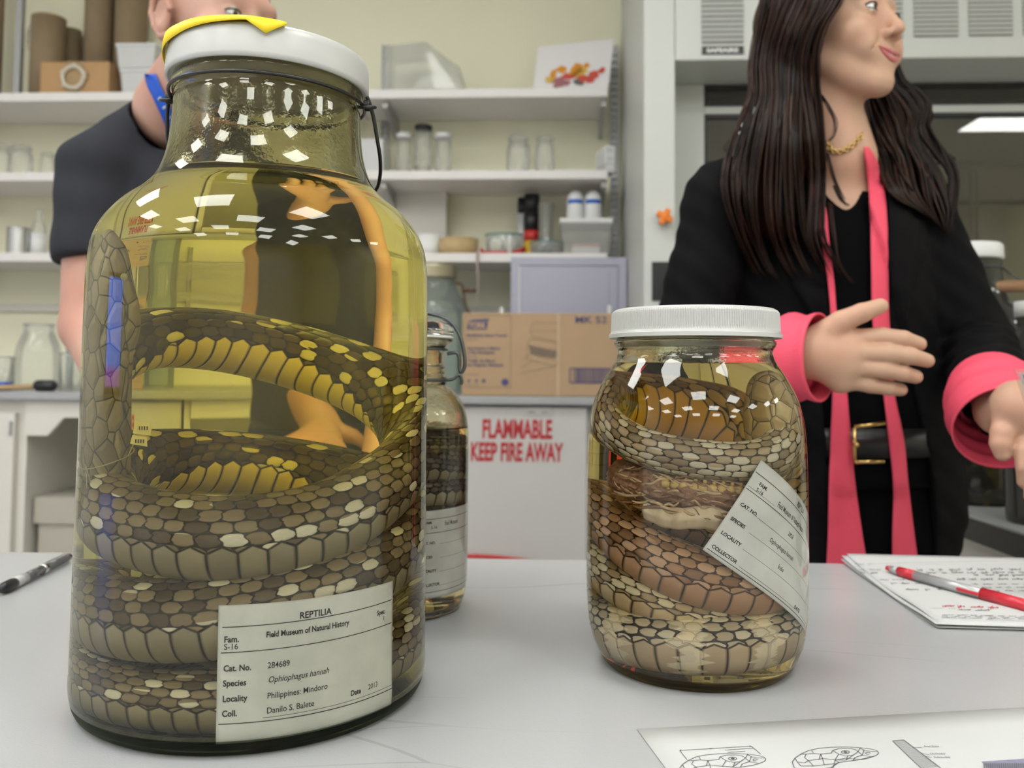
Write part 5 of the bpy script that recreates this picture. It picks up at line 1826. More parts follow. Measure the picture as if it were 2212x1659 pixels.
MB().box(-.008, .008, -.006, -.004, .02, .045).build('socket', m_gasket, t_)

# ------------------------------------------------------------------ side table with more jars (right)
st_ = thing('side_table', 'low grey-topped side table standing right of the woman', 'table', (1.16, 1.42, 0), -0.02)
SZ_T = 0.72
MB().box(-0.40, 0.46, -0.52, 0.50, SZ_T - .004, SZ_T).build('table_top', m_table, st_)
MB().box(-0.403, 0.463, -0.523, 0.503, SZ_T - .040, SZ_T - .0045).build('edge_board', mat('dark_edge_board', (0.045, 0.042, 0.036), .6), st_)
MB().box(-0.37, 0.43, -0.48, 0.47, 0.0, SZ_T - .041).build('cabinet_body', m_cab, st_)
m_orgs = [mat('orange_specimen', (0.45, 0.22, 0.04), .5, var=.3, scale=60), mat('dark_specimen', (0.035, 0.028, 0.018), .6, var=.3, scale=50)]
def pj(px, py, Y):
    return at_y(px, py, Y)
# twin of the tall jar with a wooden bail grip
q = pj(2098, 900, 1.66)
bj = thing('specimen_jar', 'tall dark jar with a wooden grip on its wire handle, behind the woman', 'jar', (q.x, 1.66, SZ_T + .0005))
m_darkliq = thinglass('brown_filled_glass', (0.20, 0.17, 0.06), 1.0, 0.03)
sc_ = (at_y(2098, 527, 1.66).z - SZ_T) / 0.392
MB().lathe([(r_ * 1.02, z_ * sc_) for r_, z_ in [(0.001, .001)] + smooth_prof([(0.09, 0.001), (0.1006, 0.02), (0.1006, 0.10), (0.0996, 0.235), (0.0972, 0.265), (0.083, 0.2875), (0.0655, 0.3035), (0.058, 0.325), (0.056, 0.350), (0.056, 0.372)], 30)], n=48).build('glass_body', m_darkliq, bj)
MB().lathe([(r_, z_ + .372 * sc_ - .008) for r_, z_ in [(0, 0), (.060, 0), (.061, .004), (.060, .026), (.056, .030), (0, .031)]], n=40).build('lid', m_wplas, bj)
gz = at_y(2160, 621, 1.62).z - SZ_T
w = MB()
w.tube([(0.06 * math.cos(a), 0.06 * math.sin(a), .352 * sc_) for a in np.linspace(0, 2 * PI, 30, endpoint=False)], .0015, 6, closed=True)
w.tube([(0.062, -.01, .352 * sc_), (0.075, -.02, .34 * sc_), (0.098, -.04, gz)], .0014, 6)
w.tube([(-0.062, -.01, .352 * sc_), (-0.02, -.07, gz + .01), (0.02, -.045, gz)], .0014, 6)
w.build('wire_handle', m_grey_wire, bj)
MB().tube([(0.014, -.045, gz - .001), (0.022, -.045, gz), (0.088, -.042, gz + .002), (0.096, -.042, gz + .003)], [.009, .0115, .0115, .010], 16).build('wooden_grip', mat('red_brown_wood', (0.28, 0.15, 0.07), .5, var=.1, scale=60), bj)
b = MB()
r_ = random.Random(8)
for i in range(26):
    a = r_.uniform(0, 6.28)
    rr = r_.uniform(0, .07)
    b.ball((rr * math.cos(a), rr * math.sin(a), r_.uniform(.03, .24 * sc_)), (r_.uniform(.015, .03), r_.uniform(.015, .025), r_.uniform(.012, .03)), 10, mi=0 if r_.random() < .35 else 1)
tag(b.build('organ_specimens', m_orgs, None, loc=(q.x, 1.66, SZ_T)), 'lumpy orange and brown specimens inside the wooden-gripped jar', 'specimen', kind='stuff')
q = pj(2262, 900, 1.40)
t_ = thing('specimen_jar', 'brown-filled jar with a white lid at the right picture edge', 'jar', (q.x, 1.40, SZ_T + .0005))
h_ = at_y(2262, 652, 1.40).z - SZ_T
MB().lathe([(0.001, .001)] + smooth_prof([(0.055, 0.001), (0.062, 0.02), (0.062, h_ * .6), (.055, h_ * .78), (0.040, h_ * .88), (.040, h_ * .94)], 24), n=40).build('glass_body', m_darkliq, t_)
MB().lathe([(0, h_ * .93), (.043, h_ * .93), (.043, h_), (0, h_)], n=32).build('lid', m_wplas, t_)
q = pj(2150, 1000, 1.80)
t_ = thing('glass_jar', 'small clear jar low on the side table beside the black trousers', 'jar', (q.x, 1.80, SZ_T + .0005))
h_ = at_y(2150, 955, 1.80).z - SZ_T
MB().lathe([(0, .001), (0.03, .001), (.032, .006), (.032, h_ * .9), (.030, h_), (.029, h_)], n=32).build('glass', m_clear, t_)
MB().lathe([(0, h_), (.031, h_), (.031, h_ + .008), (0, h_ + .008)], n=32).build('lid', m_black, t_)
q = pj(2200, 1000, 1.78)
t_ = thing('specimen_jar', 'squat dark jar at the right edge of the side table', 'jar', (q.x + .075, 1.80, SZ_T + .0005))
MB().lathe([(0, .001), (0.055, .001), (.06, .01), (.06, .16), (.045, .18), (.045, .19)], n=36).build('glass_body', m_darkliq, t_)
MB().lathe([(0, .19), (.047, .19), (.047, .205), (0, .205)], n=32).build('lid', m_black, t_)
# ------------------------------------------------------------------ papers and pens on the table
m_paper = mat('copy_paper', (0.54, 0.545, 0.54), 0.85, var=0.01)
m_pencil = mat('grey_pencil', (0.15, 0.15, 0.16), 0.9, var=0)
m_print = mat('grey_print', (0.13, 0.13, 0.14), 0.9, var=0)
m_redink = mat('red_ink', (0.50, 0.05, 0.06), 0.8, var=0)
m_purple = mat('purple_print', (0.26, 0.25, 0.36), 0.9, var=.2, scale=400)


def flat(px, py, z):
    p_ = at_z(px, py, z)
    return (p_.x, p_.y)


# stack of notes, upper right
A = Vector((*flat(1829, 1203, TABLE_Z + .006), 0))
Bc = Vector((*flat(2028, 1347, TABLE_Z + .004), 0))
ey_ = (A - Bc)
hgt_p = ey_.length
ey_.normalize()
ex_ = Vector((ey_.y, -ey_.x, 0))
for q in range(4):
    off = (0.0, -0.0030, 0.0016, -0.0015)[q]
    rot = (0.0, 0.012, -0.010, 0.02)[q]
    zb = TABLE_Z + .0012 + .0009 * (3 - q)
    cr, sr = math.cos(rot), math.sin(rot)

    def pt(i, j, off=off, q=q, zb=zb, cr=cr, sr=sr):
        a, b = i * 0.2159 + off, j * hgt_p + off * .6
        a, b = a * cr - b * sr, a * sr + b * cr
        z = zb + 0.0045 * max(0, (j - .6) / .4) ** 2 * (1.2 - q * .2) + .0012 * math.sin(j * 9 + q) * (1 - i) * max(0, 1 - j)
        p_ = Bc + ex_ * a + ey_ * b
        return (p_.x, p_.y, z)
    pos = ('bottom sheet', 'third sheet down', 'second sheet down', 'top sheet')
    o = MB().sheet(pt, 20, 24).build('paper_sheet', m_paper, None, solid=.00012)
    tag(o, ('handwritten top sheet of the note stack under the red pen', 'sheet just beneath the handwritten top sheet', 'third sheet down in the note stack', 'bottom sheet of the note stack on the table')[q], 'paper', 'stacked note sheets')
    if q == 0:
        top_sheet = o
notes = MB()
def on_sheet(px, py):
    p_ = at_z(px, py, TABLE_Z + .0042)
    d_ = (Vector((p_.x, p_.y, 0)) - Bc)
    j = d_.dot(ey_) / hgt_p
    i = d_.dot(ex_) / .2159
    z = TABLE_Z + .0012 + .0027 + 0.0045 * max(0, (j - .6) / .4) ** 2 * 1.2 + .0012 * math.sin(j * 9) * (1 - i) * max(0, 1 - j)
    p2 = at_z(px, py, z)
    return (p2.x, p2.y, z + .0004)
def ink_line(mb, pts, w_, mi=0, fn=on_sheet):
    P_ = [Vector(fn(*p)) for p in pts]
    for a_, b_ in zip(P_, P_[1:]):
        d_ = (b_ - a_)
        if d_.length < 1e-6:
            continue
        n_ = Vector((-d_.y, d_.x, 0)).normalized() * w_ / 2
        mb.add([a_ - n_, b_ - n_, b_ + n_, a_ + n_], [(0, 1, 2, 3)], mi)
r_ = random.Random(11)
ink_line(notes, [(1892, 1219), (2000, 1215), (2212, 1212)], .0006, 1)
def scribble(x0, x1, y, amp=4.0, mi=0, step=3.2, slope=-.004):
    x = x0
    while x < x1:
        ln_ = r_.uniform(12, 30)
        pts = []
        n_ = int(ln_ / step)
        for q in range(n_ * 2 + 1):
            sgn = 1 if q % 2 else -1
            pts.append((x + q * step * .5 + r_.uniform(-1.3, 1.3), y + (x - x0) * slope + sgn * amp * r_.uniform(.15, .6) * (1.0 if r_.random() < .85 else 2.0)))
        if len(pts) > 2:
            pts = [tuple(a_) for a_ in smooth_path(pts, len(pts) * 3)]
        ink_line(notes, pts, .00040, mi)
        x += ln_ + r_.uniform(6, 12)
for row in ((1846, 1878, 1219, 2), (1854, 1880, 1231, 3), (1858, 1900, 1238, 3), (1980, 2212, 1231, 3.5), (2000, 2212, 1238, 3.5), (2104, 2212, 1243, 4), (2066, 2212, 1252, 4), (1900, 1975, 1253, 2.5), (1925, 1990, 1261, 3), (1956, 2060, 1274, 3),
            (2100, 2212, 1263, 2), (2120, 2212, 1270, 2), (2140, 2212, 1277, 2.5), (2160, 2200, 1299, 3)):
    scribble(*row)
scribble(2036, 2140, 1310, 4, 2, slope=.03)
scribble(2070, 2130, 1318, 3, 0, slope=.03)
scribble(2010, 2060, 1315, .6, 0)
for q in range(3):
    scribble(2035, 2212, 1329 + q * 3.0, .9, 1, 1.8, slope=.018)
ink_line(notes, [(2130, 1339), (2212, 1343)], .0004, 1)
notes.build('handwriting', [m_pencil, m_print, m_redink], top_sheet, normals=False)

# red pen
P0 = at_z(1916, 1227, TABLE_Z + .0085)
P1 = at_z(2216, 1311, TABLE_Z + .0075)
dv = (P1 - P0)
pl_ = dv.length
t_ = thing('pen', 'red-capped ballpoint pen with grey barrel lying across the notes', 'pen', P0)
t_.rotation_euler = (0, 0, math.atan2(dv.y, dv.x))
k_ = lambda px: (px - 1916) / 300.0 * pl_ * (1 + 0.18 * (1 - (px - 1916) / 300.0) ) if False else pl_ * ((px - 1916) / 300.0) * (1.12 - 0.12 * (px - 1916) / 300.0)
m_redp = mat('red_pen_plastic', (0.58, 0.03, 0.05), .3, var=.01)
m_barrel = mat('grey_barrel', (0.45, 0.45, 0.46), .25, metal=.3, var=.02)
def rod(name, x0, x1, r0, r1, m, par=t_):
    return MB().tube([(x0, 0, 0), (x1, 0, 0)], [r0, r1], 20).build(name, m, par)
rod('tip', 0, k_(1926), .0022, .0030, m_redp)
rod('collar', k_(1926), k_(1944), .0030, .0042, m_barrel)
rod('grip', k_(1944), k_(1980), .0044, .0046, m_redp)
rod('barrel', k_(1980), k_(2130), .0043, .0043, m_barrel)
cap = rod('cap', k_(2126), pl_ * 1.08, .0052, .0050, m_redp)
MB().box(k_(2080), k_(2128), -.0062, -.0044, -.0014, .0014).build('clip', m_redp, cap, bevel=.0006)
# black pen at the left
P0 = at_z(4, 1272, TABLE_Z + .0052)
P1 = at_z(150, 1203, TABLE_Z + .0052)
dv = P1 - P0
t_ = thing('pen', 'clear-barrelled black pen lying at the left edge of the table', 'pen', P0)
t_.rotation_euler = (0, 0, math.atan2(dv.y, dv.x))
Ln = dv.length
m_smoke = mat('smoky_clear_plastic', (0.10, 0.10, 0.105), .12, var=.02)
m_chrome = mat('chrome', (0.60, 0.60, 0.60), .15, metal=1.0)
MB().tube([(-.003, 0, 0), (.004, 0, 0), (.016, 0, 0), (.021, 0, 0)], [.0028, .0048, .0050, .0042], 20).build('cap', m_black, t_)
MB().tube([(.021, 0, 0), (.040, 0, 0)], [.0046, .0046], 20).build('collar', mat('frosted_clear', (0.50, 0.50, 0.50), .2), t_)
MB().tube([(.040, 0, 0), (Ln * .55, 0, 0)], [.0043, .0043], 20).build('grip', m_smoke, t_)
MB().tube([(Ln * .55, 0, 0), (Ln * .60, 0, 0)], [.0048, .0048], 20).build('ring', m_chrome, t_)
MB().tube([(Ln * .60, 0, 0), (Ln * .95, 0, 0), (Ln, 0, 0)], [.0040, .0040, .0035], 20).build('barrel', m_smoke, t_)
MB().box(Ln * .60, Ln * .93, -.0012, .0012, .0040, .0052).build('clip', m_chrome, t_)

# ---- printed sheet at the lower right
A = Vector((*flat(1376, 1574, TABLE_Z + .0008), 0))
R_ = Vector((*flat(2212, 1527, TABLE_Z + .0008), 0))
ex_ = (R_ - A).normalized()
ey_ = Vector((ex_.y, -ex_.x, 0))
ps = MB().sheet(lambda i, j: ((A + ex_ * i * .2794 + ey_ * j * .2159).x, (A + ex_ * i * .2794 + ey_ * j * .2159).y, TABLE_Z + .0006), 12, 10).build('diagram_sheet', m_paper, None, solid=.00015)
tag(ps, 'white sheet with snake head diagrams at the lower right of the table', 'paper')
on_p = lambda px, py: tuple(at_z(px, py, TABLE_Z + .0009))
dg = MB()
W1 = .00042
def sx(x):
    return 1350 + x * 862 / 2212
def sy(y):
    return 1500 + y * 159 / 408
def D(*pts, w_=W1, mi=0):
    ink_line(dg, [(sx(a), sy(b)) for a, b in pts], w_, mi, on_p)
def arc(cx_, cy_, rx, ry, a0, a1, n=18, w_=W1):
    D(*[(cx_ + rx * math.cos(math.radians(a0 + (a1 - a0) * q / n)), cy_ - ry * math.sin(math.radians(a0 + (a1 - a0) * q / n))) for q in range(n + 1)], w_=w_)
for ox, oy, ful in ((0, 0, 0), (625, -36, 1)):
    def S(*pts):
        D(*[(a + ox, b + oy) for a, b in pts])
    # outline of the head
    S((302, 410), (318, 388), (350, 366), (395, 345), (450, 334), (520, 328), (600, 326), (680, 330), (740, 338), (770, 346), (781, 358), (774, 370), (745, 382), (700, 394), (640, 402), (560, 412), (540, 425))
    S((302, 410), (312, 440), (340, 452), (420, 455), (520, 440), (560, 412))
    S((526, 345), (560, 336), (610, 334), (650, 340), (668, 352), (640, 372), (600, 376), (560, 366), (526, 345))
    S((680, 332), (668, 352), (690, 372), (745, 382)); S((700, 345), (740, 352), (770, 352)); S((690, 372), (700, 345), (680, 332))
    S((410, 345), (420, 362), (460, 366), (520, 360), (526, 345)); S((380, 366), (370, 385), (392, 402), (450, 395), (460, 366)); S((460, 366), (470, 390), (540, 398), (560, 366))
    S((420, 362), (380, 366), (350, 366)); S((392, 402), (370, 415), (330, 410), (318, 388)); S((450, 395), (470, 390)); S((540, 398), (600, 400), (640, 372)); S((600, 400), (610, 376)); S((640, 402), (650, 385), (690, 372))
    S((330, 410), (350, 432), (420, 432), (392, 402)); S((420, 432), (480, 425), (470, 390)); S((480, 425), (545, 418))
    arc(597 + ox, 355 + oy, 22, 9, 0, 360)
    arc(597 + ox, 355 + oy, 7, 4, 0, 360, 8, .0008)
    arc(722 + ox, 362 + oy, 12, 6, 0, 300)
    if ful:
        S((560, 412), (540, 400), (530, 440), (500, 455)); S((540, 400), (600, 388), (680, 396), (745, 380))
D((303, 310), (700, 286)); D((303, 310), (345, 362)); D((700, 286), (752, 330)); D((555, 308), (715, 297)); D((568, 320), (668, 315)); D((466, 301), (484, 299), w_=.0008)
D((303, 310), (312, 306)); D((303, 310), (313, 312)); D((700, 286), (690, 284)); D((700, 286), (691, 290))
# tail hatch
D((1483, 257), (1545, 251), (1750, 408)); D((1483, 257), (1640, 408))
for q in range(34):
    f_ = q / 33
    D((1483 + 157 * f_, 257 + 151 * f_), (1545 + 205 * f_ * .98, 251 + 157 * f_ * .94), w_=.00022)
D((1595, 294), (1645, 294)); D((1645, 325), (1690, 335)); D((1665, 342), (1700, 350))
for s_, x, y in (('Anal Scale', 1655, 292), ('Undivided', 1690, 333), ('Subcaudals', 1712, 352)):
    v_, f_ = text_geo(s_, 20.0, xs=1.05)
    dg.add([on_p(sx(x + a), sy(y - b * .75)) for a, b in v_], f_, 1)
dg.add([on_p(sx(a), sy(b)) for a, b in ((1976, 372), (2230, 355), (2230, 470), (2024, 470), (2012, 410))], [(0, 1, 2, 3, 4)], 2)
on_q = lambda px, py: tuple(at_z(px, py, TABLE_Z + .0012))
for q in range(22):
    x = 1990 + q * 12
    ink_line(dg, [(sx(x), sy(380)), (sx(x + 5), sy(462))], .0005, 0, on_q)
dg.build('line_drawings', [m_print, m_print, m_purple], ps, normals=False)

# ---- acrylic sign holder at the right edge
m_acr = thinglass('acrylic', (0.93, 0.93, 0.92), 1.0, .03)
q = at_y(2190, 798, .74)
t_ = thing('sign_holder', 'clear slanted sign holder with a white card at the right picture edge', 'sign holder', (q.x, .74, TABLE_Z + .0068), -0.35)
hh = q.z - TABLE_Z - .0068
b = MB()
def leanx(z):
    return (1 - z / hh) * .050
def plate(y, th, x1=.13, z0=0.0, z1=None, inset=0.0):
    z1 = hh if z1 is None else z1
    V = []
    for yy in (y, y + th):
        V += [(leanx(z0) + inset, yy, z0), (x1 + leanx(z0), yy, z0), (x1 + leanx(z1), yy, z1), (leanx(z1) + inset, yy, z1)]
    return V, [(0, 1, 2, 3), (7, 6, 5, 4), (0, 4, 5, 1), (1, 5, 6, 2), (2, 6, 7, 3), (3, 7, 4, 0)]
b.add(*plate(-.004, .0015))
b.add(*plate(.002, .0015))
b.build('panels', m_acr, t_)
MB().box(.050, .18, -.035, .035, 0, .002).build('foot', m_acr, t_)
cd = MB()
cd.add(*plate(-.001, .0008, z0=.004, z1=hh - .003, inset=.003))
cdo = cd.build('card', m_wplas, t_)
V, f = plate(-.00125, .0002, z0=hh - .008, z1=hh - .0045, inset=.005)
MB().add(V, f).build('pink_line', mat('pink_print', (0.60, 0.08, 0.18), .6), cdo)
# ------------------------------------------------------------------ people
def skinmat(name, base, rose):
    t = NT(name)
    tc = t.n('TexCoord').outputs['Object']
    n1 = t.noise(tc, 14.0, 3)
    n2 = t.noise(tc, 700.0, 2)
    c = t.mix(t.step(n1.outputs[0], 0.35, 0.7), base, rose)
    p = t.principled(Base_Color=c, Roughness=0.48)
    p.inputs['Subsurface Weight'].default_value = 0.12
    p.inputs['Subsurface Radius'].default_value = (0.012, 0.005, 0.003)
    p.inputs['Subsurface Scale'].default_value = 0.5
    p.inputs['Specular IOR Level'].default_value = 0.35
    t.link(t.bump(n2.outputs[0], 0.12, 0.0005), p.inputs['Normal'])
    return t.m


m_skin_w = skinmat('warm_skin', (0.52, 0.325, 0.225, 1), (0.53, 0.295, 0.205, 1))
m_skin_m = skinmat('pink_skin', (0.52, 0.31, 0.24, 1), (0.50, 0.255, 0.195, 1))
m_black_cloth = mat('black_wool', (0.0042, 0.0040, 0.0046), 0.85, var=.15, scale=40, bump=.25, bscale=500, spec=.12)
m_black_top = mat('black_knit', (0.0022, 0.0022, 0.0025), 0.9, var=.1, spec=.08)
m_tee = mat('charcoal_tee', (0.030, 0.031, 0.038), 0.92, var=.12, scale=30, bump=.3, bscale=600, spec=.2)
m_pink = mat('coral_pink_cloth', (0.80, 0.075, 0.135), 0.7, var=.06, scale=25, bump=.2, bscale=300)
m_lips = mat('rose_lips', (0.50, 0.115, 0.13), 0.35, var=.05)
m_teeth = mat('teeth', (0.78, 0.74, 0.68), 0.25, var=.01)
m_eyew = mat('eye_white', (0.72, 0.70, 0.68), 0.15, var=.01)
m_iris = mat('brown_iris', (0.06, 0.03, 0.015), 0.15, var=.1)
m_lash = mat('dark_lash', (0.01, 0.008, 0.007), 0.6)
m_gold = mat('gold', (0.62, 0.42, 0.16), 0.25, metal=1.0, var=.03)
m_leather = mat('black_leather', (0.008, 0.007, 0.0075), 0.35)
m_shoe = mat('dark_shoe', (0.02, 0.018, 0.017), 0.4)


def hairmat(name, a, b, rough=.38):
    t = NT(name)
    g = t.n('NewGeometry')
    tc = t.n('TexCoord').outputs['Object']
    n1 = t.noise(tc, 26.0, 2)
    f = t.math('ADD', t.math('MULTIPLY', g.outputs['Random Per Island'], .6), t.math('MULTIPLY', n1.outputs[0], .4))
    c = t.mix(t.step(f, .3, .85), a, b)
    p = t.principled(Base_Color=c, Roughness=rough)
    p.inputs['Specular IOR Level'].default_value = .22
    p.inputs['Anisotropic'].default_value = .5
    return t.m


m_hair = hairmat('dark_brown_hair', (0.0045, 0.0022, 0.0016, 1), (0.040, 0.016, 0.009, 1), .42)
m_hair_m = hairmat('grey_brown_hair', (0.10, 0.085, 0.075, 1), (0.24, 0.21, 0.19, 1), .6)


def frame(yaw, pitch, roll=0.0):
    """columns: lateral (person's left), forward, up"""
    f = Vector((math.sin(yaw) * math.cos(pitch), -math.cos(yaw) * math.cos(pitch), math.sin(pitch)))
    l = f.cross(Vector((0, 0, 1))).normalized() * -1.0
    u = l.cross(f) * -1.0
    u = f.cross(l) if f.cross(l).z > 0 else l.cross(f)
    if roll:
        q = Matrix.Rotation(roll, 3, f)
        l, u = q @ l, q @ u
    return np.array([l, f, u]).T       # local -> world:  w = R @ q


def face(q, male=False, smile=True):
    w = 1.06 if male else 1.0
    d = d_ell(q, (0, -.018, .040), (.074 * w, .094, .083))
    d = smin(d, d_ell(q, (0, .034, -.005), (.060 * w, .056, .080)), .020)
    d = smin(d, d_ell(q, (0, .044, -.054), (.039 * w, .040, .040)), .018)
    d = smin(d, d_ell(q, (0, .071, -.082), (.017 * w, .017, .017)), .014)           # chin
    for s in (-1, 1):
        d = smin(d, d_cap(q, (s * .050 * w, .002, -.036), (s * .014, .064, -.081), .014, .012), .020)   # jaw
        d = smin(d, d_ell(q, (s * .040 * w, .062, -.016), (.024, .024, .022)), .016)   # cheek
        if smile:
            d = smin(d, d_ell(q, (s * .034, .073, -.036), (.015, .016, .018)), .012)
    d = smin(d, d_cap(q, (-.034, .073, .034), (.034, .073, .034), .013), .014)       # brow
    for s in (-1, 1):
        d = -smin(-d, d_ell(q, (s * .031, .101, .014), (.019, .017, .013)), .010)     # socket
        d = smin(d, d_ell(q, (s * .031, .0745, .014), (.0155, .0135, .0125)), .004)       # lids over the eye
    d = smin(d, d_cap(q, (0, .084, .022), (0, .1035, -.014), .0072, .0080), .010)     # nose
    d = smin(d, np.linalg.norm(q - np.array((0, .1030, -.0165)), axis=-1) - .0080, .006)
    for s in (-1, 1):
        d = smin(d, d_ell(q, (s * .0125, .0925, -.0215), (.0064, .0092, .0066)), .005)
        d = -smin(-d, d_ell(q, (s * .0065, .0985, -.0280), (.0036, .0050, .0030)), .002)
    d = smin(d, d_ell(q, (0, .0735, -.049), (.030, .018, .021)), .012)                # mouth mound
    d = -smin(-d, d_cap(q, (0, .0975, -.033), (0, .0955, -.040), .0022), .003)            # philtrum
    for s in (-1, 1):
        d = -smin(-d, d_cap(q, (s * .022, .0945, -.026), (s * .036, .0810, -.044), .0014), .008)
        d = -smin(-d, d_cap(q, (0, .0935, -.0505), (s * .030, .0770, -.0420), .0022, .0012), .002)   # lip line
    # ears
    for s in (-1, 1):
        e = d_ell(q, (s * .078 * w, -.014, .002), (.009, .017, .031))
        e = -smin(-e, d_ell(q, (s * .088 * w, -.010, .006), (.0075, .009, .017)), .003)
        d = smin(d, e, .004)
    return d


def lip_sdf(q):
    """lips as a thin raised coat over the face surface"""
    base = FACE_FN(q)
    x = np.abs(q[..., 0])
    z = q[..., 2]
    u = np.clip(x / .0300, 0, 1)
    mid = -.0505 + .0085 * u ** 1.6                       # lip line, corners up
    up = mid + (.0068 * (1 - u ** 1.8)) - .0012 * np.exp(-(x / .003) ** 2)
    lo = mid - (.0092 * (1 - u ** 2.2))
    inside = np.maximum(np.maximum(z - up, lo - z), x - .0300)
    gap = np.abs(z - mid + .0006) - .0024 * (1 - u ** 2)
    puff = .0016 * np.sqrt(np.clip(1 - u ** 2, 0, 1)) + .0004
    d = np.maximum(base - puff, inside)
    d = np.maximum(d, -gap)
    return np.maximum(d, -(q[..., 1] - .060))


def to_local(P, C, R):
    k2 = float((R[:, 0] ** 2).sum())          # R may carry a head size
    return (P - np.array(C)) @ R / k2


def face_parts(root, C, R, brow_m, iris=True, lips=True, lip_m=None):
    global FACE_FN
    C = np.array(C)
    FACE_FN = face if lip_m is None else (lambda q: face(q, male=True, smile=False))
    if lips:
        def fn(P):
            return lip_sdf(P)
        v, f = field_mesh(fn, (-.037, .062, -.07), (.037, .11, -.030), .0008)
        v, f = relax_mesh(v, f, 1)
        arr_obj('lips', v @ R.T + C, f, lip_m or m_lips, root)
        b = MB()
        b.sheet(lambda i, j: tuple(C + R @ np.array((-.024 + .048 * i, .0905 - .0100 * (2 * i - 1) ** 2, -.0475 - .0052 * (1 - j) + .0040 * (2 * i - 1) ** 2))), 20, 3)
        b.build('teeth', m_teeth, root, solid=.0015)
    for s in (-1, 1):
        e = C + R @ np.array((s * .031, .0765, .0135))
        eb = MB().ball((0, 0, 0), .0122, 24)
        eo = eb.build('eye', m_eyew, root, loc=tuple(e + R @ np.array((0, .0008, 0))))
        ir = MB().ball((0, 0, 0), .0062, 16)
        io = ir.build('iris', m_iris, eo, loc=tuple(R @ np.array((0.002 * 0, .0072, -.0005))))
        # lids and lashes
        b = MB()
        for up_, th in ((1, .0012), (-1, .0005)):
            pts = []
            for k in range(13):
                a = -1.15 + 2.3 * k / 12
                zz = (.0052 if up_ > 0 else -.0048) * math.cos(a * 1.15)
                pts.append(tuple(e + R @ np.array((.0138 * math.sin(a), .0137 * math.cos(a) * .98, zz))))
            b.tube(pts, th, 6)
        b.build('eyelashes', m_lash, root)
        b = MB()
        for k in range(26):
            f_ = k / 25
            x = s * (.014 + .034 * f_)
            z = .0345 + .006 * math.sin(f_ * 2.2)
            y = .0865 - .020 * f_ ** 2
            b.tube([tuple(C + R @ np.array((x, y, z - .002))), tuple(C + R @ np.array((x + s * .004, y - .001, z + .0025)))], [.0009, .0004], 5)
        b.build('eyebrow', brow_m, root)


def lids(q):
    """thin eyelid shells round each eyeball, open in front"""
    d = np.full(q.shape[:-1], 1.0)
    for s in (-1, 1):
        c = np.array((s * .031, .0765, .0135))
        r = np.linalg.norm(q - c, axis=-1)
        sh = np.abs(r - .0136) - .0012
        z = (q[..., 2] - c[2])
        x = (q[..., 0] - c[0]) / .0135
        ap = np.abs(z) - .0052 * np.sqrt(np.clip(1 - x * x, 0, 1)) - .0002
        sh = np.maximum(sh, -np.where(q[..., 1] > c[1], ap, 1.0))
        sh = np.maximum(sh, c[1] - .004 - q[..., 1])
        d = np.minimum(d, sh)
    return d


def face_open(q, **kw):
    d = face(q, **kw)
    for s in (-1, 1):
        c = np.array((s * .031, .0765, .0135))
        z = q[..., 2] - c[2]
        x = (q[..., 0] - c[0])
        slit = d_ell(q, c + np.array((0, .010, 0)), (.0125, .014, .0052))
        d = np.maximum(d, -slit)
    return d


def chain_sdf(P, caps, k):
    d = np.full(P.shape[:-1], 1.0)
    for c in caps:
        d = smin(d, d_cap(P, *c), k)
    return d


def hand_sdf(P, wrist, palm, fingers, palm_r=.0165, k=.010):
    """wrist point, list of knuckle points, fingers: list of (points, radii)"""
    d = np.full(P.shape[:-1], 1.0)
    for kn in palm:
        d = smin(d, d_cap(P, wrist, kn, .0225, palm_r), k)
    out = np.full(P.shape[:-1], 1.0)
    for pts, rr in fingers:
        f = np.full(P.shape[:-1], 1.0)
        for a, b, ra, rb in zip(pts, pts[1:], rr, rr[1:]):
            f = smin(f, d_cap(P, a, b, ra, rb), .002)
        out = smin(out, f, .0010)
    return smin(d, out, .006)


def meshes_join(name, parts, m, root):
    V, F, o = [], [], 0
    for v, f in parts:
        V.append(v)
        F.append(f + o)
        o += len(v)
    return arr_obj(name, np.vstack(V), np.vstack(F), m, root)


def march(px, py, fn, t0=.6, t1=2.4):
    d = np.array(ray(px, py))
    o = np.array(CAM)
    t = t0
    for _ in range(160):
        p_ = o + d * t
        dd = float(fn(p_[None, None, None, :])[0, 0, 0])
        if dd < .0004:
            break
        t += max(dd * .8, .0005)
        if t > t1:
            return None
    return p_


def A3(px, py, Y):
    return np.array(at_y(px, py, Y))


def ribbon(mb, rows, fn, off=.003, mi=0, thick=True, fallback=1.1):
    """rows: (left px, right px, py); laid on the surface fn, off metres in front"""
    rows = smooth_path([(a, b, c) for a, b, c in rows], max(20, len(rows) * 6))
    V, n_ = [], 5
    cen = np.array(CAM)
    for a, b, c in rows:
        for q in range(n_):
            p_ = march(a + (b - a) * q / (n_ - 1), c, fn)
            if p_ is None:
                p_ = A3(a + (b - a) * q / (n_ - 1), c, fallback)
            dr = (cen - p_)
            V.append(p_ + dr / np.linalg.norm(dr) * off)
    f = []
    for i in range(len(rows) - 1):
        for q in range(n_ - 1):
            f.append((i * n_ + q, i * n_ + q + 1, (i + 1) * n_ + q + 1, (i + 1) * n_ + q))
    mb.add(V, f, mi, True)


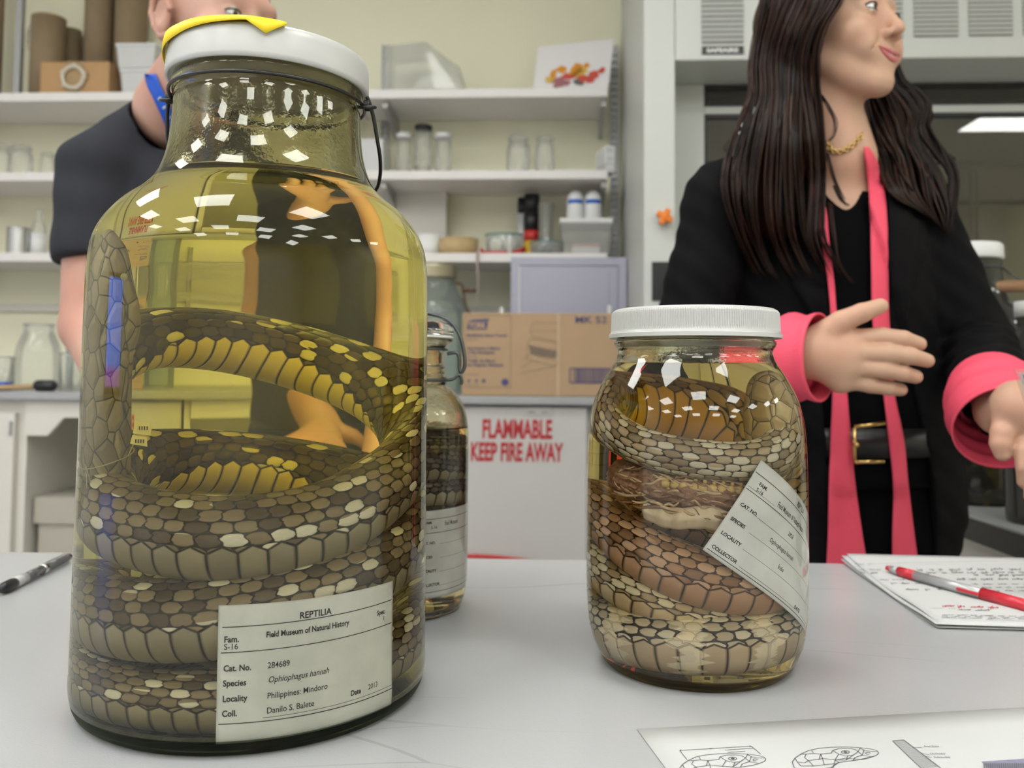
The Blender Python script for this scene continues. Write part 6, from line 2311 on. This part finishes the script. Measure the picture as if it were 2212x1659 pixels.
# ================================================================== the woman
WY = 1.20
wR = frame(math.radians(39), math.radians(4)) * 0.95
nose = A3(1954, 57, WY - .078)
wC = nose - wR @ np.array((0, .1122, -.0165))
woman = thing('person', 'woman with long dark hair in a black blazer with coral cuffs, gesturing behind the table', 'person', (0, 0, 0))
neck_top = wC + wR @ np.array((0, -.020, -.060))
chest_c = np.array((.435, 1.245, 1.07))
neck_bot = np.array((A3(1815, 345, 1.215)))
sh_r = np.array((.292, 1.205, 1.190))      # her right shoulder, picture left
sh_l = np.array((.585, 1.275, 1.190))


def w_skin(P):
    d = face_open(to_local(P, wC, wR))
    nk = d_cap(P, neck_top, neck_bot, .045, .049)
    d = smin(d, nk, .016)
    ch = d_ell(P, (neck_bot[0] + .004, 1.262, 1.125), (.108, .094, .140))
    ch = smin(ch, d_cap(P, sh_r + (.03, .03, 0), sh_l + (-.04, 0.01, 0), .026), .03)
    d = smin(d, ch, .022)
    return np.minimum(d, lids(to_local(P, wC, wR)) + 0.0)


def w_torso(P, g=0.0):
    d = d_ell(P, (.440, 1.255, 1.085), (.150 + g, .108 + g, .175 + g))
    d = smin(d, d_ell(P, (.452, 1.262, .930), (.150 + g, .104 + g, .20 + g)), .05)
    d = smin(d, d_ell(P, (.462, 1.275, .780), (.180 + g, .112 + g, .22 + g)), .06)
    return d


el_r = A3(1482, 735, 1.185)
wr_r = A3(1660, 770, 1.035)
el_l = A3(2112, 745, 1.230)
wr_l = A3(2165, 885, .975)


def w_blazer(P):
    d = w_torso(P, .006)
    d = smin(d, d_cap(P, sh_r, (.40, 1.245, 1.245), .050, .036), .03)
    d = smin(d, d_cap(P, sh_l, (.50, 1.27, 1.245), .050, .036), .03)
    wv = .0022 * np.sin(P[..., 2] * 110 + P[..., 0] * 70) * np.sin(P[..., 0] * 60 + P[..., 2] * 40)
    arm1 = d_cap(P, sh_r, el_r, .053, .047)
    arm1 = smin(arm1, d_cap(P, el_r, wr_r, .046, .040), .012)
    arm2 = d_cap(P, sh_l, el_l, .053, .046)
    arm2 = smin(arm2, d_cap(P, el_l, wr_l, .046, .041), .012)
    arm2 += .0035 * np.sin((P[..., 2] * 1.0 + P[..., 1] * .6) * 150) * (P[..., 2] < 1.02)
    d = smin(d, arm1, .022)
    d = smin(d, arm2, .022)
    d = d + wv
    # open front
    z = P[..., 2]
    xl = np.interp(z, [.55, .80, 1.0, 1.15, 1.27], [.425, .418, .398, .400, .418])
    xr = np.interp(z, [.55, .80, 1.0, 1.15, 1.20, 1.27], [.585, .560, .520, .482, .470, .468])
    hole = np.maximum(np.maximum(xl - P[..., 0], P[..., 0] - xr), P[..., 1] - 1.235)
    nkh = d_cap(P, neck_top, neck_bot + np.array((0, 0, -.03)), .058, .056)
    d = np.maximum(d, -np.minimum(hole, nkh))
    return np.maximum(d, .56 - z)


def w_top(P):
    d = w_torso(P, -.004)
    z = P[..., 2]
    cut = z - (1.172 + 2.6 * (P[..., 0] - .447) ** 2 / .06)
    return np.maximum(np.maximum(d, cut), .80 - z)


def w_trousers(P):
    d = d_ell(P, (.465, 1.28, .78), (.170, .110, .17))
    for s in (-1, 1):
        d = smin(d, d_cap(P, (.465 + s * .080, 1.28, .72), (.465 + s * .085, 1.29, .42), .082, .060), .03)
        d = smin(d, d_cap(P, (.465 + s * .085, 1.29, .42), (.465 + s * .085, 1.30, .06), .060, .050), .02)
    return np.maximum(d, P[..., 2] - .885)


# hands
def X(px, py, Y=.985):
    return A3(px, py, Y)


h1_w = X(1755, 762, .990)
def w_hand1(P):
    return smin(hand_sdf(P, h1_w, [X(1826, 736, .985), X(1834, 762, .978), X(1831, 790, .980), X(1816, 818, .988)],
                [([X(1826, 734, .985), X(1905, 727, .972), X(1952, 732, .968), X(1986, 743, .972)], (.0116, .0102, .0092, .0078)),
                 ([X(1834, 762, .978), X(1918, 763, .962), X(1968, 769, .960), X(2003, 779, .966)], (.0116, .0104, .0094, .0078)),
                 ([X(1831, 790, .980), X(1910, 798, .966), X(1950, 806, .966), X(1978, 814, .972)], (.0112, .0100, .0092, .0078)),
                 ([X(1816, 818, .988), X(1880, 831, .978), X(1920, 838, .977), X(1946, 842, .981)], (.0104, .0092, .0084, .0072)),
                 ([X(1775, 728, .985), X(1815, 696, .975), X(1862, 676, .968), X(1902, 661, .966)], (.0165, .0125, .0108, .0085))]),
                d_cap(P, h1_w, A3(1690, 775, 1.01), .0225, .027), .012)


h2_w = X(2205, 880, .925)
def w_hand2(P):
    d = hand_sdf(P, h2_w, [X(2200, 930, .93), X(2225, 935, .925), X(2250, 935, .925), X(2272, 930, .93)],
                 [([X(2178, 905, .930), X(2166, 935, .920), X(2163, 958, .918), X(2166, 978, .918)], (.0150, .0120, .0112, .0090)),
                  ([X(2205, 935, .93), X(2212, 975, .91), X(2216, 1010, .905), X(2214, 1040, .91)], (.0115, .0100, .0092, .0078)),
                  ([X(2228, 938, .925), X(2232, 985, .905), X(2234, 1030, .90), X(2230, 1072, .905)], (.0115, .0102, .0094, .0080)),
                  ([X(2250, 938, .925), X(2256, 985, .905), X(2258, 1025, .90), X(2254, 1062, .905)], (.0110, .0098, .0090, .0078)),
                  ([X(2270, 932, .93), X(2280, 970, .915), X(2283, 1000, .91), X(2280, 1028, .915)], (.0100, .0088, .0080, .0070))])
    return smin(d, d_cap(P, h2_w, A3(2160, 860, .985), .0225, .027), .012)


parts = []
v, f = field_mesh(w_skin, (.26, 1.08, 1.00), (.64, 1.40, 1.56), .0024)
parts.append(relax_mesh(v, f, 1))
for fn, lo, hi in ((w_hand1, np.minimum(h1_w, X(1690, 640, .95)) - .04, X(2010, 640, 1.03) + .03), (w_hand2, X(2130, 1090, .88), X(2310, 820, 1.03) + .02)):
    lo_, hi_ = np.minimum(lo, hi), np.maximum(lo, hi)
    lo_[2] -= .02 if fn is w_hand2 else .075
    hi_[2] += .02
    v, f = field_mesh(fn, lo_, hi_, .0018)
    parts.append(relax_mesh(v, f, 1))
# upper and lower arms, hidden in the sleeves, join hands to shoulders
v, f = field_mesh(lambda P: chain_sdf(P, [(sh_r, el_r, .036, .032), (el_r, wr_r, .032, .028), (wr_r, h1_w, .027, .024), (sh_l, el_l, .036, .032), (el_l, wr_l, .032, .028), (wr_l, h2_w, .027, .024), (sh_r, sh_l, .035, .035)], .01), (.17, .88, .86), (.74, 1.34, 1.25), .006)
parts.append((v, f))
meshes_join('body', parts, m_skin_w, woman)
face_parts(woman, wC, wR, m_hair)
field_obj('blazer', w_blazer, (.15, .88, .54), (.76, 1.46, 1.32), .0042, m_black_cloth, woman, relax=2)
field_obj('top', w_top, (.25, 1.10, .78), (.66, 1.40, 1.24), .0036, m_black_top, woman, relax=1)
field_obj('trousers', w_trousers, (.27, 1.14, .04), (.66, 1.42, .90), .008, m_black_top, woman, relax=1)
for s in (-1, 1):
    MB().ball((.465 + s * .085, 1.25, .035), (.045, .12, .036), 20).build('shoe', m_shoe, woman)
# lapels, raised on the blazer
lap = MB()
w_bz = lambda P: np.minimum(w_blazer(P), w_top(P))
ribbon(lap, [(1916, 1960, 385), (1918, 1990, 425), (1920, 2005, 470), (1920, 1990, 560), (1922, 1960, 680), (1926, 1936, 800)], w_bz, .0055)
ribbon(lap, [(1735, 1752, 350), (1690, 1762, 420), (1680, 1775, 500), (1700, 1785, 590), (1750, 1796, 680), (1785, 1800, 780)], w_bz, .0055)
lap.build('lapels', m_black_cloth, woman, solid=.003)
# coral strips of the open shirt
st = MB()
w_all = lambda P: np.minimum(np.minimum(w_blazer(P), w_top(P)), np.minimum(w_trousers(P), w_torso(P, -.010)))
w_neckall = lambda P: np.minimum(w_all(P), w_skin(P))
ribbon(st, [(1738, 1752, 330), (1742, 1760, 380), (1762, 1784, 450), (1776, 1792, 530), (1788, 1802, 610), (1794, 1808, 680), (1798, 1822, 760), (1798, 1830, 850), (1794, 1838, 950), (1792, 1848, 1050), (1790, 1862, 1150), (1786, 1876, 1240), (1784, 1886, 1330)], w_neckall, .010)
st.build('shirt_front', m_pink, woman, solid=.0022)
st = MB()
ribbon(st, [(1866, 1876, 318), (1870, 1892, 345), (1876, 1908, 400), (1880, 1916, 480), (1882, 1918, 580), (1884, 1920, 680), (1892, 1926, 760), (1908, 1932, 850), (1920, 1952, 950), (1930, 1962, 1050), (1928, 1974, 1150), (1928, 1986, 1240), (1930, 1992, 1330)], w_neckall, .010)
st.build('shirt_front', m_pink, woman, solid=.0022)
# flared cuffs
def cuff(name, axis, radii, m=m_pink):
    b = MB()
    P_ = smooth_path(axis, 24)
    R_i = np.interp(np.linspace(0, 1, 24), np.linspace(0, 1, len(radii)), radii)
    b.tube(P_, [float(r_ * (1 + .035 * math.sin(i * .9))) for i, r_ in enumerate(R_i)], 40, caps=False)
    return b.build(name, m, woman, solid=.0022)


cuff('cuff', [A3(1600, 775, 1.05), A3(1660, 774, 1.03), A3(1715, 772, 1.005), A3(1772, 772, .985)], [.036, .044, .049, .0475])
cuff('cuff', [A3(2138, 838, 1.04), A3(2150, 862, 1.01), A3(2162, 892, .985), A3(2176, 925, .962)], [.043, .052, .055, .053])
# belt
b = MB()
zb = A3(1880, 958, 1.15)[2]
ring = []
for k in range(60):
    a = 2 * PI * k / 60
    ring.append((.463 + .166 * math.cos(a), 1.268 + .117 * math.sin(a)))
V, F_ = [], []
for k, (x, y) in enumerate(ring):
    V += [(x, y, zb - .019), (x, y, zb + .019)]
for k in range(60):
    k2 = (k + 1) % 60
    F_.append((2 * k, 2 * k2, 2 * k2 + 1, 2 * k + 1))
b.add(V, F_, 0, True)
belt = b.build('belt', m_leather, woman, solid=.003)
bk = MB()
YB = 1.137
for a_, c_2 in (((1846, 924), (1846, 996)), ((1846, 922), (1912, 914)), ((1846, 998), (1910, 997))):
    bk.tube([A3(*a_, YB), A3(*c_2, YB)], .0026, 10)
bk.ball(A3(1850, 961, YB - .003), .004, 10)
bk.build('buckle', m_gold, belt)
# necklace: oval links lying on the neck
nk = MB()
path = []
for px, py in ((1786, 306), (1794, 322), (1806, 328), (1820, 326), (1834, 319), (1846, 309), (1856, 299), (1862, 288)):
    p_ = march(px, py, w_skin)
    if p_ is None:
        p_ = A3(px, py, 1.15)
    path.append(p_ + (np.array(CAM) - p_) * .003)
path = smooth_path(path, 16)
for i in range(15):
    a_, b_ = Vector(path[i]), Vector(path[i + 1])
    c_2 = (a_ + b_) / 2
    tt = (b_ - a_).normalized()
    vw = (CAM - c_2).normalized()
    sd = tt.cross(vw).normalized() if i % 2 else vw
    ln_ = (b_ - a_).length * .72
    nk.tube([c_2 + tt * (ln_ * math.cos(a)) + sd * (.0028 * math.sin(a)) for a in np.linspace(0, 2 * PI, 14, endpoint=False)], .0011, 6, closed=True)
nk.build('necklace', m_gold, woman)

# hair
def lerp_poly(P_, t):
    P_ = np.array(P_, float)
    x = t * (len(P_) - 1)
    i = min(int(x), len(P_) - 2)
    return P_[i] + (P_[i + 1] - P_[i]) * (x - i)


def depth_grid(fn, xs, ys, t0=.85, t1=1.75):
    D = np.array([[list(ray(x, y)) for x in xs] for y in ys]).reshape(-1, 3)
    o = np.array(CAM)
    t = np.full(len(D), t0)
    for _ in range(70):
        dd = fn((o + D * t[:, None])[:, None, :])[:, 0]
        t = np.where(t < t1, t + np.maximum(dd * .85, .0003) * (np.abs(dd) > .0006), t)
    Y = (D[:, 1] * t).reshape(len(ys), len(xs))
    miss = (t >= t1 - .01).reshape(len(ys), len(xs))
    Y[miss] = np.nan
    for _ in range(60):
        if not np.isnan(Y).any():
            break
        Z = np.pad(Y, 1, mode='edge')
        st_ = np.stack([Z[1:-1, :-2], Z[1:-1, 2:], Z[:-2, 1:-1], Z[2:, 1:-1]])
        k_n = (~np.isnan(st_)).sum(0)
        m_ = np.nansum(st_, 0) / np.maximum(k_n, 1)
        Y = np.where(np.isnan(Y) & (k_n > 0), m_ + .004, Y)
    for _ in range(2):
        Z = np.pad(Y, 1, mode='edge')
        Y = (Z[1:-1, :-2] + Z[1:-1, 2:] + Z[:-2, 1:-1] + Z[2:, 1:-1] + 2 * Y) / 6
    return Y


def grid_at(G, xs, ys, x, y):
    i = min(max((x - xs[0]) / (xs[1] - xs[0]), 0), len(xs) - 1.001)
    j = min(max((y - ys[0]) / (ys[1] - ys[0]), 0), len(ys) - 1.001)
    a, b = int(i), int(j)
    u, w = i - a, j - b
    return (G[b, a] * (1 - u) + G[b, a + 1] * u) * (1 - w) + (G[b + 1, a] * (1 - u) + G[b + 1, a + 1] * u) * w


hr = random.Random(21)
def hair_mass(mb, outer, inner, Yfn, n, rad, wave=5.0, seg=26, spread=.5, clump=9, tail=.12):
    """locks running between two picture-side outlines; Yfn(s, t) gives their distance"""
    O = smooth_path(outer, 40)
    I_ = smooth_path(inner, 40)
    cl = [(hr.random(), hr.uniform(-1, 1), hr.uniform(0, 6.28), hr.uniform(.7, 1.3)) for _ in range(clump)]
    for q in range(n):
        s0 = hr.random()
        c = min(cl, key=lambda z: abs(z[0] - s0))
        ph, am = c[2] + hr.uniform(-.4, .4), c[3]
        lay = hr.random()
        t1 = 1.0 - tail * hr.random() ** 1.5
        pts, rr = [], []
        r0 = rad * hr.uniform(.6, 1.25)
        for k in range(seg):
            t = t1 * k / (seg - 1)
            s = s0 + (c[0] - s0) * .55 * max(0, (t - .45) / .55)
            a = lerp_poly(O, t)
            b_ = lerp_poly(I_, t)
            p_ = a + (b_ - a) * s
            w_ = wave * am * math.sin(ph + t * 11.0) * min(1, t * 2.0)
            Y = Yfn(s, t, p_[0] + w_, p_[1]) - lay * .026 + .003 * math.sin(ph * 2 + t * 13)
            pts.append(at_y(p_[0] + w_, p_[1], Y))
            rr.append(r0 * (1 - .25 * t) * (1.0 if k < seg - 5 else (seg - 1 - k + .15) / 5.2))
        mb.tube(pts, rr, 5, flat=.45)


def hair_core(P):
    """soft inner volume so no light leaks between locks"""
    ql = to_local(P, wC, wR)
    d = d_ell(ql, (0, -.030, .050), (.072, .084, .078))
    d = np.maximum(d, ql[..., 1] - .030)
    e = d_cap(P, A3(1705, 60, 1.235), A3(1695, 190, 1.225), .044, .036)
    e = smin(e, d_cap(P, A3(1695, 190, 1.225), A3(1690, 330, 1.175), .036, .040), .03)
    e = smin(e, d_cap(P, A3(1665, 330, 1.180), A3(1680, 480, 1.160), .038, .026), .03)
    g = d_cap(P, A3(1895, 190, 1.330), A3(1935, 300, 1.29), .024, .032)
    g = smin(g, d_cap(P, A3(1935, 300, 1.29), A3(2005, 420, 1.245), .032, .020), .03)
    b2 = d_cap(P, wC + wR @ np.array((.01, -.055, 0)), A3(1820, 260, 1.345), .050, .045)
    return np.minimum(np.minimum(smin(d, e, .02), g), b2)


gx, gy = np.arange(1530, 2110, 14.0), np.arange(-200, 640, 14.0)
GA = depth_grid(lambda P: np.minimum(np.minimum(w_skin(P), w_blazer(P)), np.minimum(hair_core(P), w_top(P))), gx, gy)
GB = depth_grid(lambda P: np.minimum(w_blazer(P), hair_core(P)), gx, gy)
YA = lambda s, t, x, y: grid_at(GA, gx, gy, x, y) - .003
YB_ = lambda s, t, x, y: grid_at(GB, gx, gy, x, y) - .003
hb = MB()
# mass falling in front of her right shoulder (picture left)
oL = [(1775, -160), (1712, -140), (1668, -80), (1645, -20), (1634, 20), (1620, 90), (1616, 150), (1622, 205), (1600, 260), (1574, 320), (1556, 390), (1560, 450), (1582, 515), (1612, 575), (1640, 606)]
iL = [(1830, -165), (1846, -130), (1844, -80), (1830, -20), (1815, 15), (1788, 50), (1768, 110), (1766, 180), (1776, 240), (1786, 310), (1794, 380), (1792, 450), (1790, 510), (1812, 560), (1836, 606)]
hair_mass(hb, oL, iL, YA, 620, .0028, 6.0, tail=.30, clump=16)
# crown, behind the face
oC = [(1800, -168), (1735, -155), (1685, -110), (1650, -40), (1632, 40), (1622, 120), (1630, 190)]
iC = [(1860, -168), (1856, -120), (1835, -50), (1805, 10), (1772, 80), (1768, 160)]
hair_mass(hb, oC, iC, YA, 200, .0030, 2.0, seg=18)
# mass behind the neck over her left shoulder (picture right)
oR = [(1930, 100), (1950, 172), (1985, 196), (2016, 232), (2012, 275), (2030, 318), (2056, 366), (2066, 420), (2070, 470), (2060, 515)]
iR = [(1850, 120), (1852, 190), (1852, 240), (1856, 285), (1872, 318), (1892, 350), (1906, 390), (1930, 425), (1960, 445), (2000, 470)]
hair_mass(hb, oR, iR, YB_, 520, .0028, 8.0, tail=.30, clump=14)
# flyaway strands
for pts_, Yy in (([(1770, 205), (1790, 235), (1802, 262), (1800, 290), (1788, 305)], 1.13), ([(1972, 205), (2010, 240), (2000, 290), (2012, 330), (2030, 352)], 1.22), ([(2000, 350), (2035, 352), (2058, 345), (2040, 330)], 1.2),
                ([(1600, 275), (1575, 305), (1562, 325)], 1.17), ([(1792, 440), (1800, 510), (1812, 570), (1840, 612)], 1.10), ([(1800, 400), (1815, 430), (1832, 445)], 1.12), ([(1782, 330), (1800, 390), (1822, 430)], 1.12)):
    for q in range(5):
        P_ = [at_y(a + hr.uniform(-3, 3) + q, b_ + hr.uniform(-2, 2), min(grid_at(GA, gx, gy, a, b_), Yy + .08) - .012 - q * .001) for a, b_ in pts_]
        hb.tube(smooth_path(P_, 18), [.0009 * (1 - .6 * k / 17) for k in range(18)], 5)
v, f = field_mesh(hair_core, (.22, 1.04, 1.06), (.66, 1.42, 1.60), .006)
v, f = relax_mesh(v, f, 2)
hb.add(v, [tuple(x) for x in f.tolist()], 0, True)
hb.build('hair', m_hair, woman, normals=False)

# ================================================================== the man
MY = 1.26
mR = frame(math.radians(52), math.radians(-8)) * 0.96
ear = A3(352, 36, MY - .05)
mC = ear - mR @ np.array((-.078 * 1.06, -.014, .002))
man = thing('person', 'man in a charcoal T-shirt with a blue lanyard standing behind the tall jar', 'person', (0, 0, 0))
m_neck0 = mC + mR @ np.array((0, -.036, -.050))
m_neck1 = A3(378, 238, 1.35)
ms_r = A3(212, 368, 1.31)
ms_l = np.array((-.435, 1.44, ms_r[2]))
me_r = A3(196, 705, 1.27)
mw_r = np.array((-.400, 1.03, .815))
me_l = np.array((-.425, 1.47, 1.03))
mw_l = np.array((-.435, 1.27, .86))


def m_skin(P):
    q = to_local(P, mC, mR)
    d = face_open(q, male=True, smile=False)
    # helix and lobe of the near ear
    d = smin(d, d_cap(P, m_neck0, m_neck1, .056, .062), .018)
    d = np.minimum(d, lids(q))
    ch = d_ell(P, (-.515, 1.39, 1.12), (.095, .105, .17))
    return smin(d, ch, .03)


def ear_ring(P):
    q = to_local(P, mC, mR)
    d = np.full(P.shape[:-1], 1.0)
    pts = [(-.084, .004, .012), (-.088, -.004, .028), (-.090, -.018, .034), (-.091, -.030, .024), (-.090, -.033, .006), (-.087, -.026, -.012), (-.083, -.014, -.026), (-.080, -.004, -.024)]
    for a, b_ in zip(pts, pts[1:]):
        d = smin(d, d_cap(q, a, b_, .0046, .0046), .003)
    pts = [(-.086, -.018, .018), (-.087, -.022, .004), (-.085, -.014, -.008)]
    for a, b_ in zip(pts, pts[1:]):
        d = smin(d, d_cap(q, a, b_, .0040), .003)
    d = smin(d, d_ell(q, (-.079, -.012, -.024), (.006, .009, .010)), .004)
    return d


def m_torso(P, g=0.0):
    d = d_ell(P, (-.515, 1.39, 1.12), (.112 + g, .125 + g, .20 + g))
    d = smin(d, d_ell(P, (-.505, 1.39, .90), (.115 + g, .125 + g, .25 + g)), .06)
    return d


def m_shirt(P):
    d = m_torso(P, .008)
    d = smin(d, d_cap(P, ms_r, m_neck1 + np.array((-.030, .01, -.012)), .052, .046), .03)
    d = smin(d, d_cap(P, ms_l, m_neck1 + np.array((.030, .01, -.020)), .050, .046), .03)
    el1 = ms_r + (me_r - ms_r) * .56
    el2 = ms_l + (me_l - ms_l) * .56
    for a_, b_, r0_, r1_ in ((ms_r, el1, .056, .060), (ms_l, el2, .054, .058)):
        ax = (b_ - a_) / np.linalg.norm(b_ - a_)
        slv = np.maximum(d_cap(P, a_, b_, r0_, r1_), (P - b_) @ ax - .012)
        d = smin(d, slv, .018)
    d = d + .0028 * np.sin(P[..., 2] * 60 + P[..., 0] * 55) * np.sin(P[..., 0] * 38 - P[..., 2] * 30)
    # collar opening, hem
    ncut = d_cap(P, m_neck0, m_neck1 + np.array((.006, -.008, -.012)), .064, .068)
    d = np.maximum(d, -ncut)
    return np.maximum(d, .78 - P[..., 2])


def m_arm(P):
    caps = [(ms_r, me_r, .046, .041), (me_r, mw_r, .040, .027), (ms_l, me_l, .046, .041), (me_l, mw_l, .040, .027)]
    d = chain_sdf(P, caps, .012)
    for w_, s in ((mw_r, 1), (mw_l, 1)):
        kn = [w_ + np.array((s * .030 + k * .018 * s - .02 * s, -.060, -.012)) for k in range(4)]
        fin = []
        for k, p_ in enumerate(kn):
            L_ = (.030, .036, .033, .026)[k]
            fin.append(([p_, p_ + np.array((s * .004, -L_, -.006)), p_ + np.array((s * .006, -L_ * 1.8, -.020))], (.0098, .0090, .0078)))
        b_ = w_ + np.array((-s * .018, -.020, -.002))
        fin.append(([b_, b_ + np.array((-s * .022, -.026, -.006)), b_ + np.array((-s * .030, -.052, -.014))], (.014, .0108, .0088)))
        d = smin(d, hand_sdf(P, w_, kn, fin, .0135), .012)
    return d


parts = []
v, f = field_mesh(m_skin, (-.66, 1.10, 1.06), (-.24, 1.50, 1.62), .0032)
parts.append(relax_mesh(v, f, 1))
v, f = field_mesh(ear_ring, tuple(ear - .06), tuple(ear + .06), .0012)
parts.append(relax_mesh(v, f, 1))
v, f = field_mesh(m_arm, (-.76, .84, .755), (-.12, 1.54, 1.36), .0036)
parts.append(relax_mesh(v, f, 1))
meshes_join('body', parts, m_skin_m, man)
face_parts(man, mC, mR, m_hair_m, lip_m=mat('muted_lips', (0.42, 0.17, 0.14), .45))
field_obj('t_shirt', m_shirt, (-.74, 1.18, .76), (-.30, 1.60, 1.42), .0045, m_tee, man, relax=2)
def m_trou(P):
    d = d_ell(P, (-.505, 1.39, .84), (.125, .125, .14))
    for s in (-1, 1):
        d = smin(d, d_cap(P, (-.505 + s * .060, 1.39, .78), (-.505 + s * .078, 1.39, .45), .078, .060), .03)
        d = smin(d, d_cap(P, (-.505 + s * .078, 1.39, .45), (-.505 + s * .085, 1.40, .06), .065, .055), .02)
    return np.maximum(d, P[..., 2] - .95)
field_obj('trousers', m_trou, (-.70, 1.20, .04), (-.32, 1.56, .96), .009, mat('navy_trousers', (0.02, 0.024, 0.04), .85), man, relax=1)
for s in (-1, 1):
    MB().ball((-.505 + s * .085, 1.35, .038), (.05, .135, .040), 20).build('shoe', m_shoe, man)
# lanyard
ml = MB()
m_all = lambda P: np.minimum(m_shirt(P), m_skin(P))
ribbon(ml, [(312, 336, 160), (318, 346, 185), (330, 358, 210), (344, 372, 240), (358, 386, 275), (370, 398, 330), (380, 410, 400), (392, 420, 480), (410, 436, 600)], m_all, .004)
lan = ml.build('lanyard', mat('blue_ribbon', (0.012, 0.10, 0.60), .55, var=.04), man, solid=.0012)
k = MB()
for px, py, h_ in ((346, 212, 12), (356, 232, 10), (366, 254, 12), (380, 290, 12)):
    p_ = march(px, py, m_all)
    d_ = (np.array(CAM) - p_)
    d_ /= np.linalg.norm(d_)
    p_ = p_ + d_ * .0052
    k.tube([p_ + np.array((-.003, 0, -.002)), p_ + np.array((.003, 0, .003))], .0014, 6)
k.build('lanyard_print', m_wplas, lan)
# cropped hair
def m_hairf(P):
    q = to_local(P, mC, mR)
    d = d_ell(q, (0, -.022, .047), (.0815, .094, .082))
    cut = (q[..., 1] - .030) * .55 - (q[..., 2] - .030) * .6
    d = np.maximum(d, cut)
    d = np.maximum(d, -(q[..., 2] + .045 - .0 * q[..., 1]))
    ec = d_ell(q, (-.085, -.008, .004), (.03, .026, .036))
    d = np.maximum(d, -ec)
    return d + .0012 * np.sin(q[..., 0] * 900) * np.sin(q[..., 1] * 800) * np.sin(q[..., 2] * 850)
field_obj('hair', m_hairf, tuple(mC - .13), tuple(mC + .15), .0028, m_hair_m, man, relax=0)
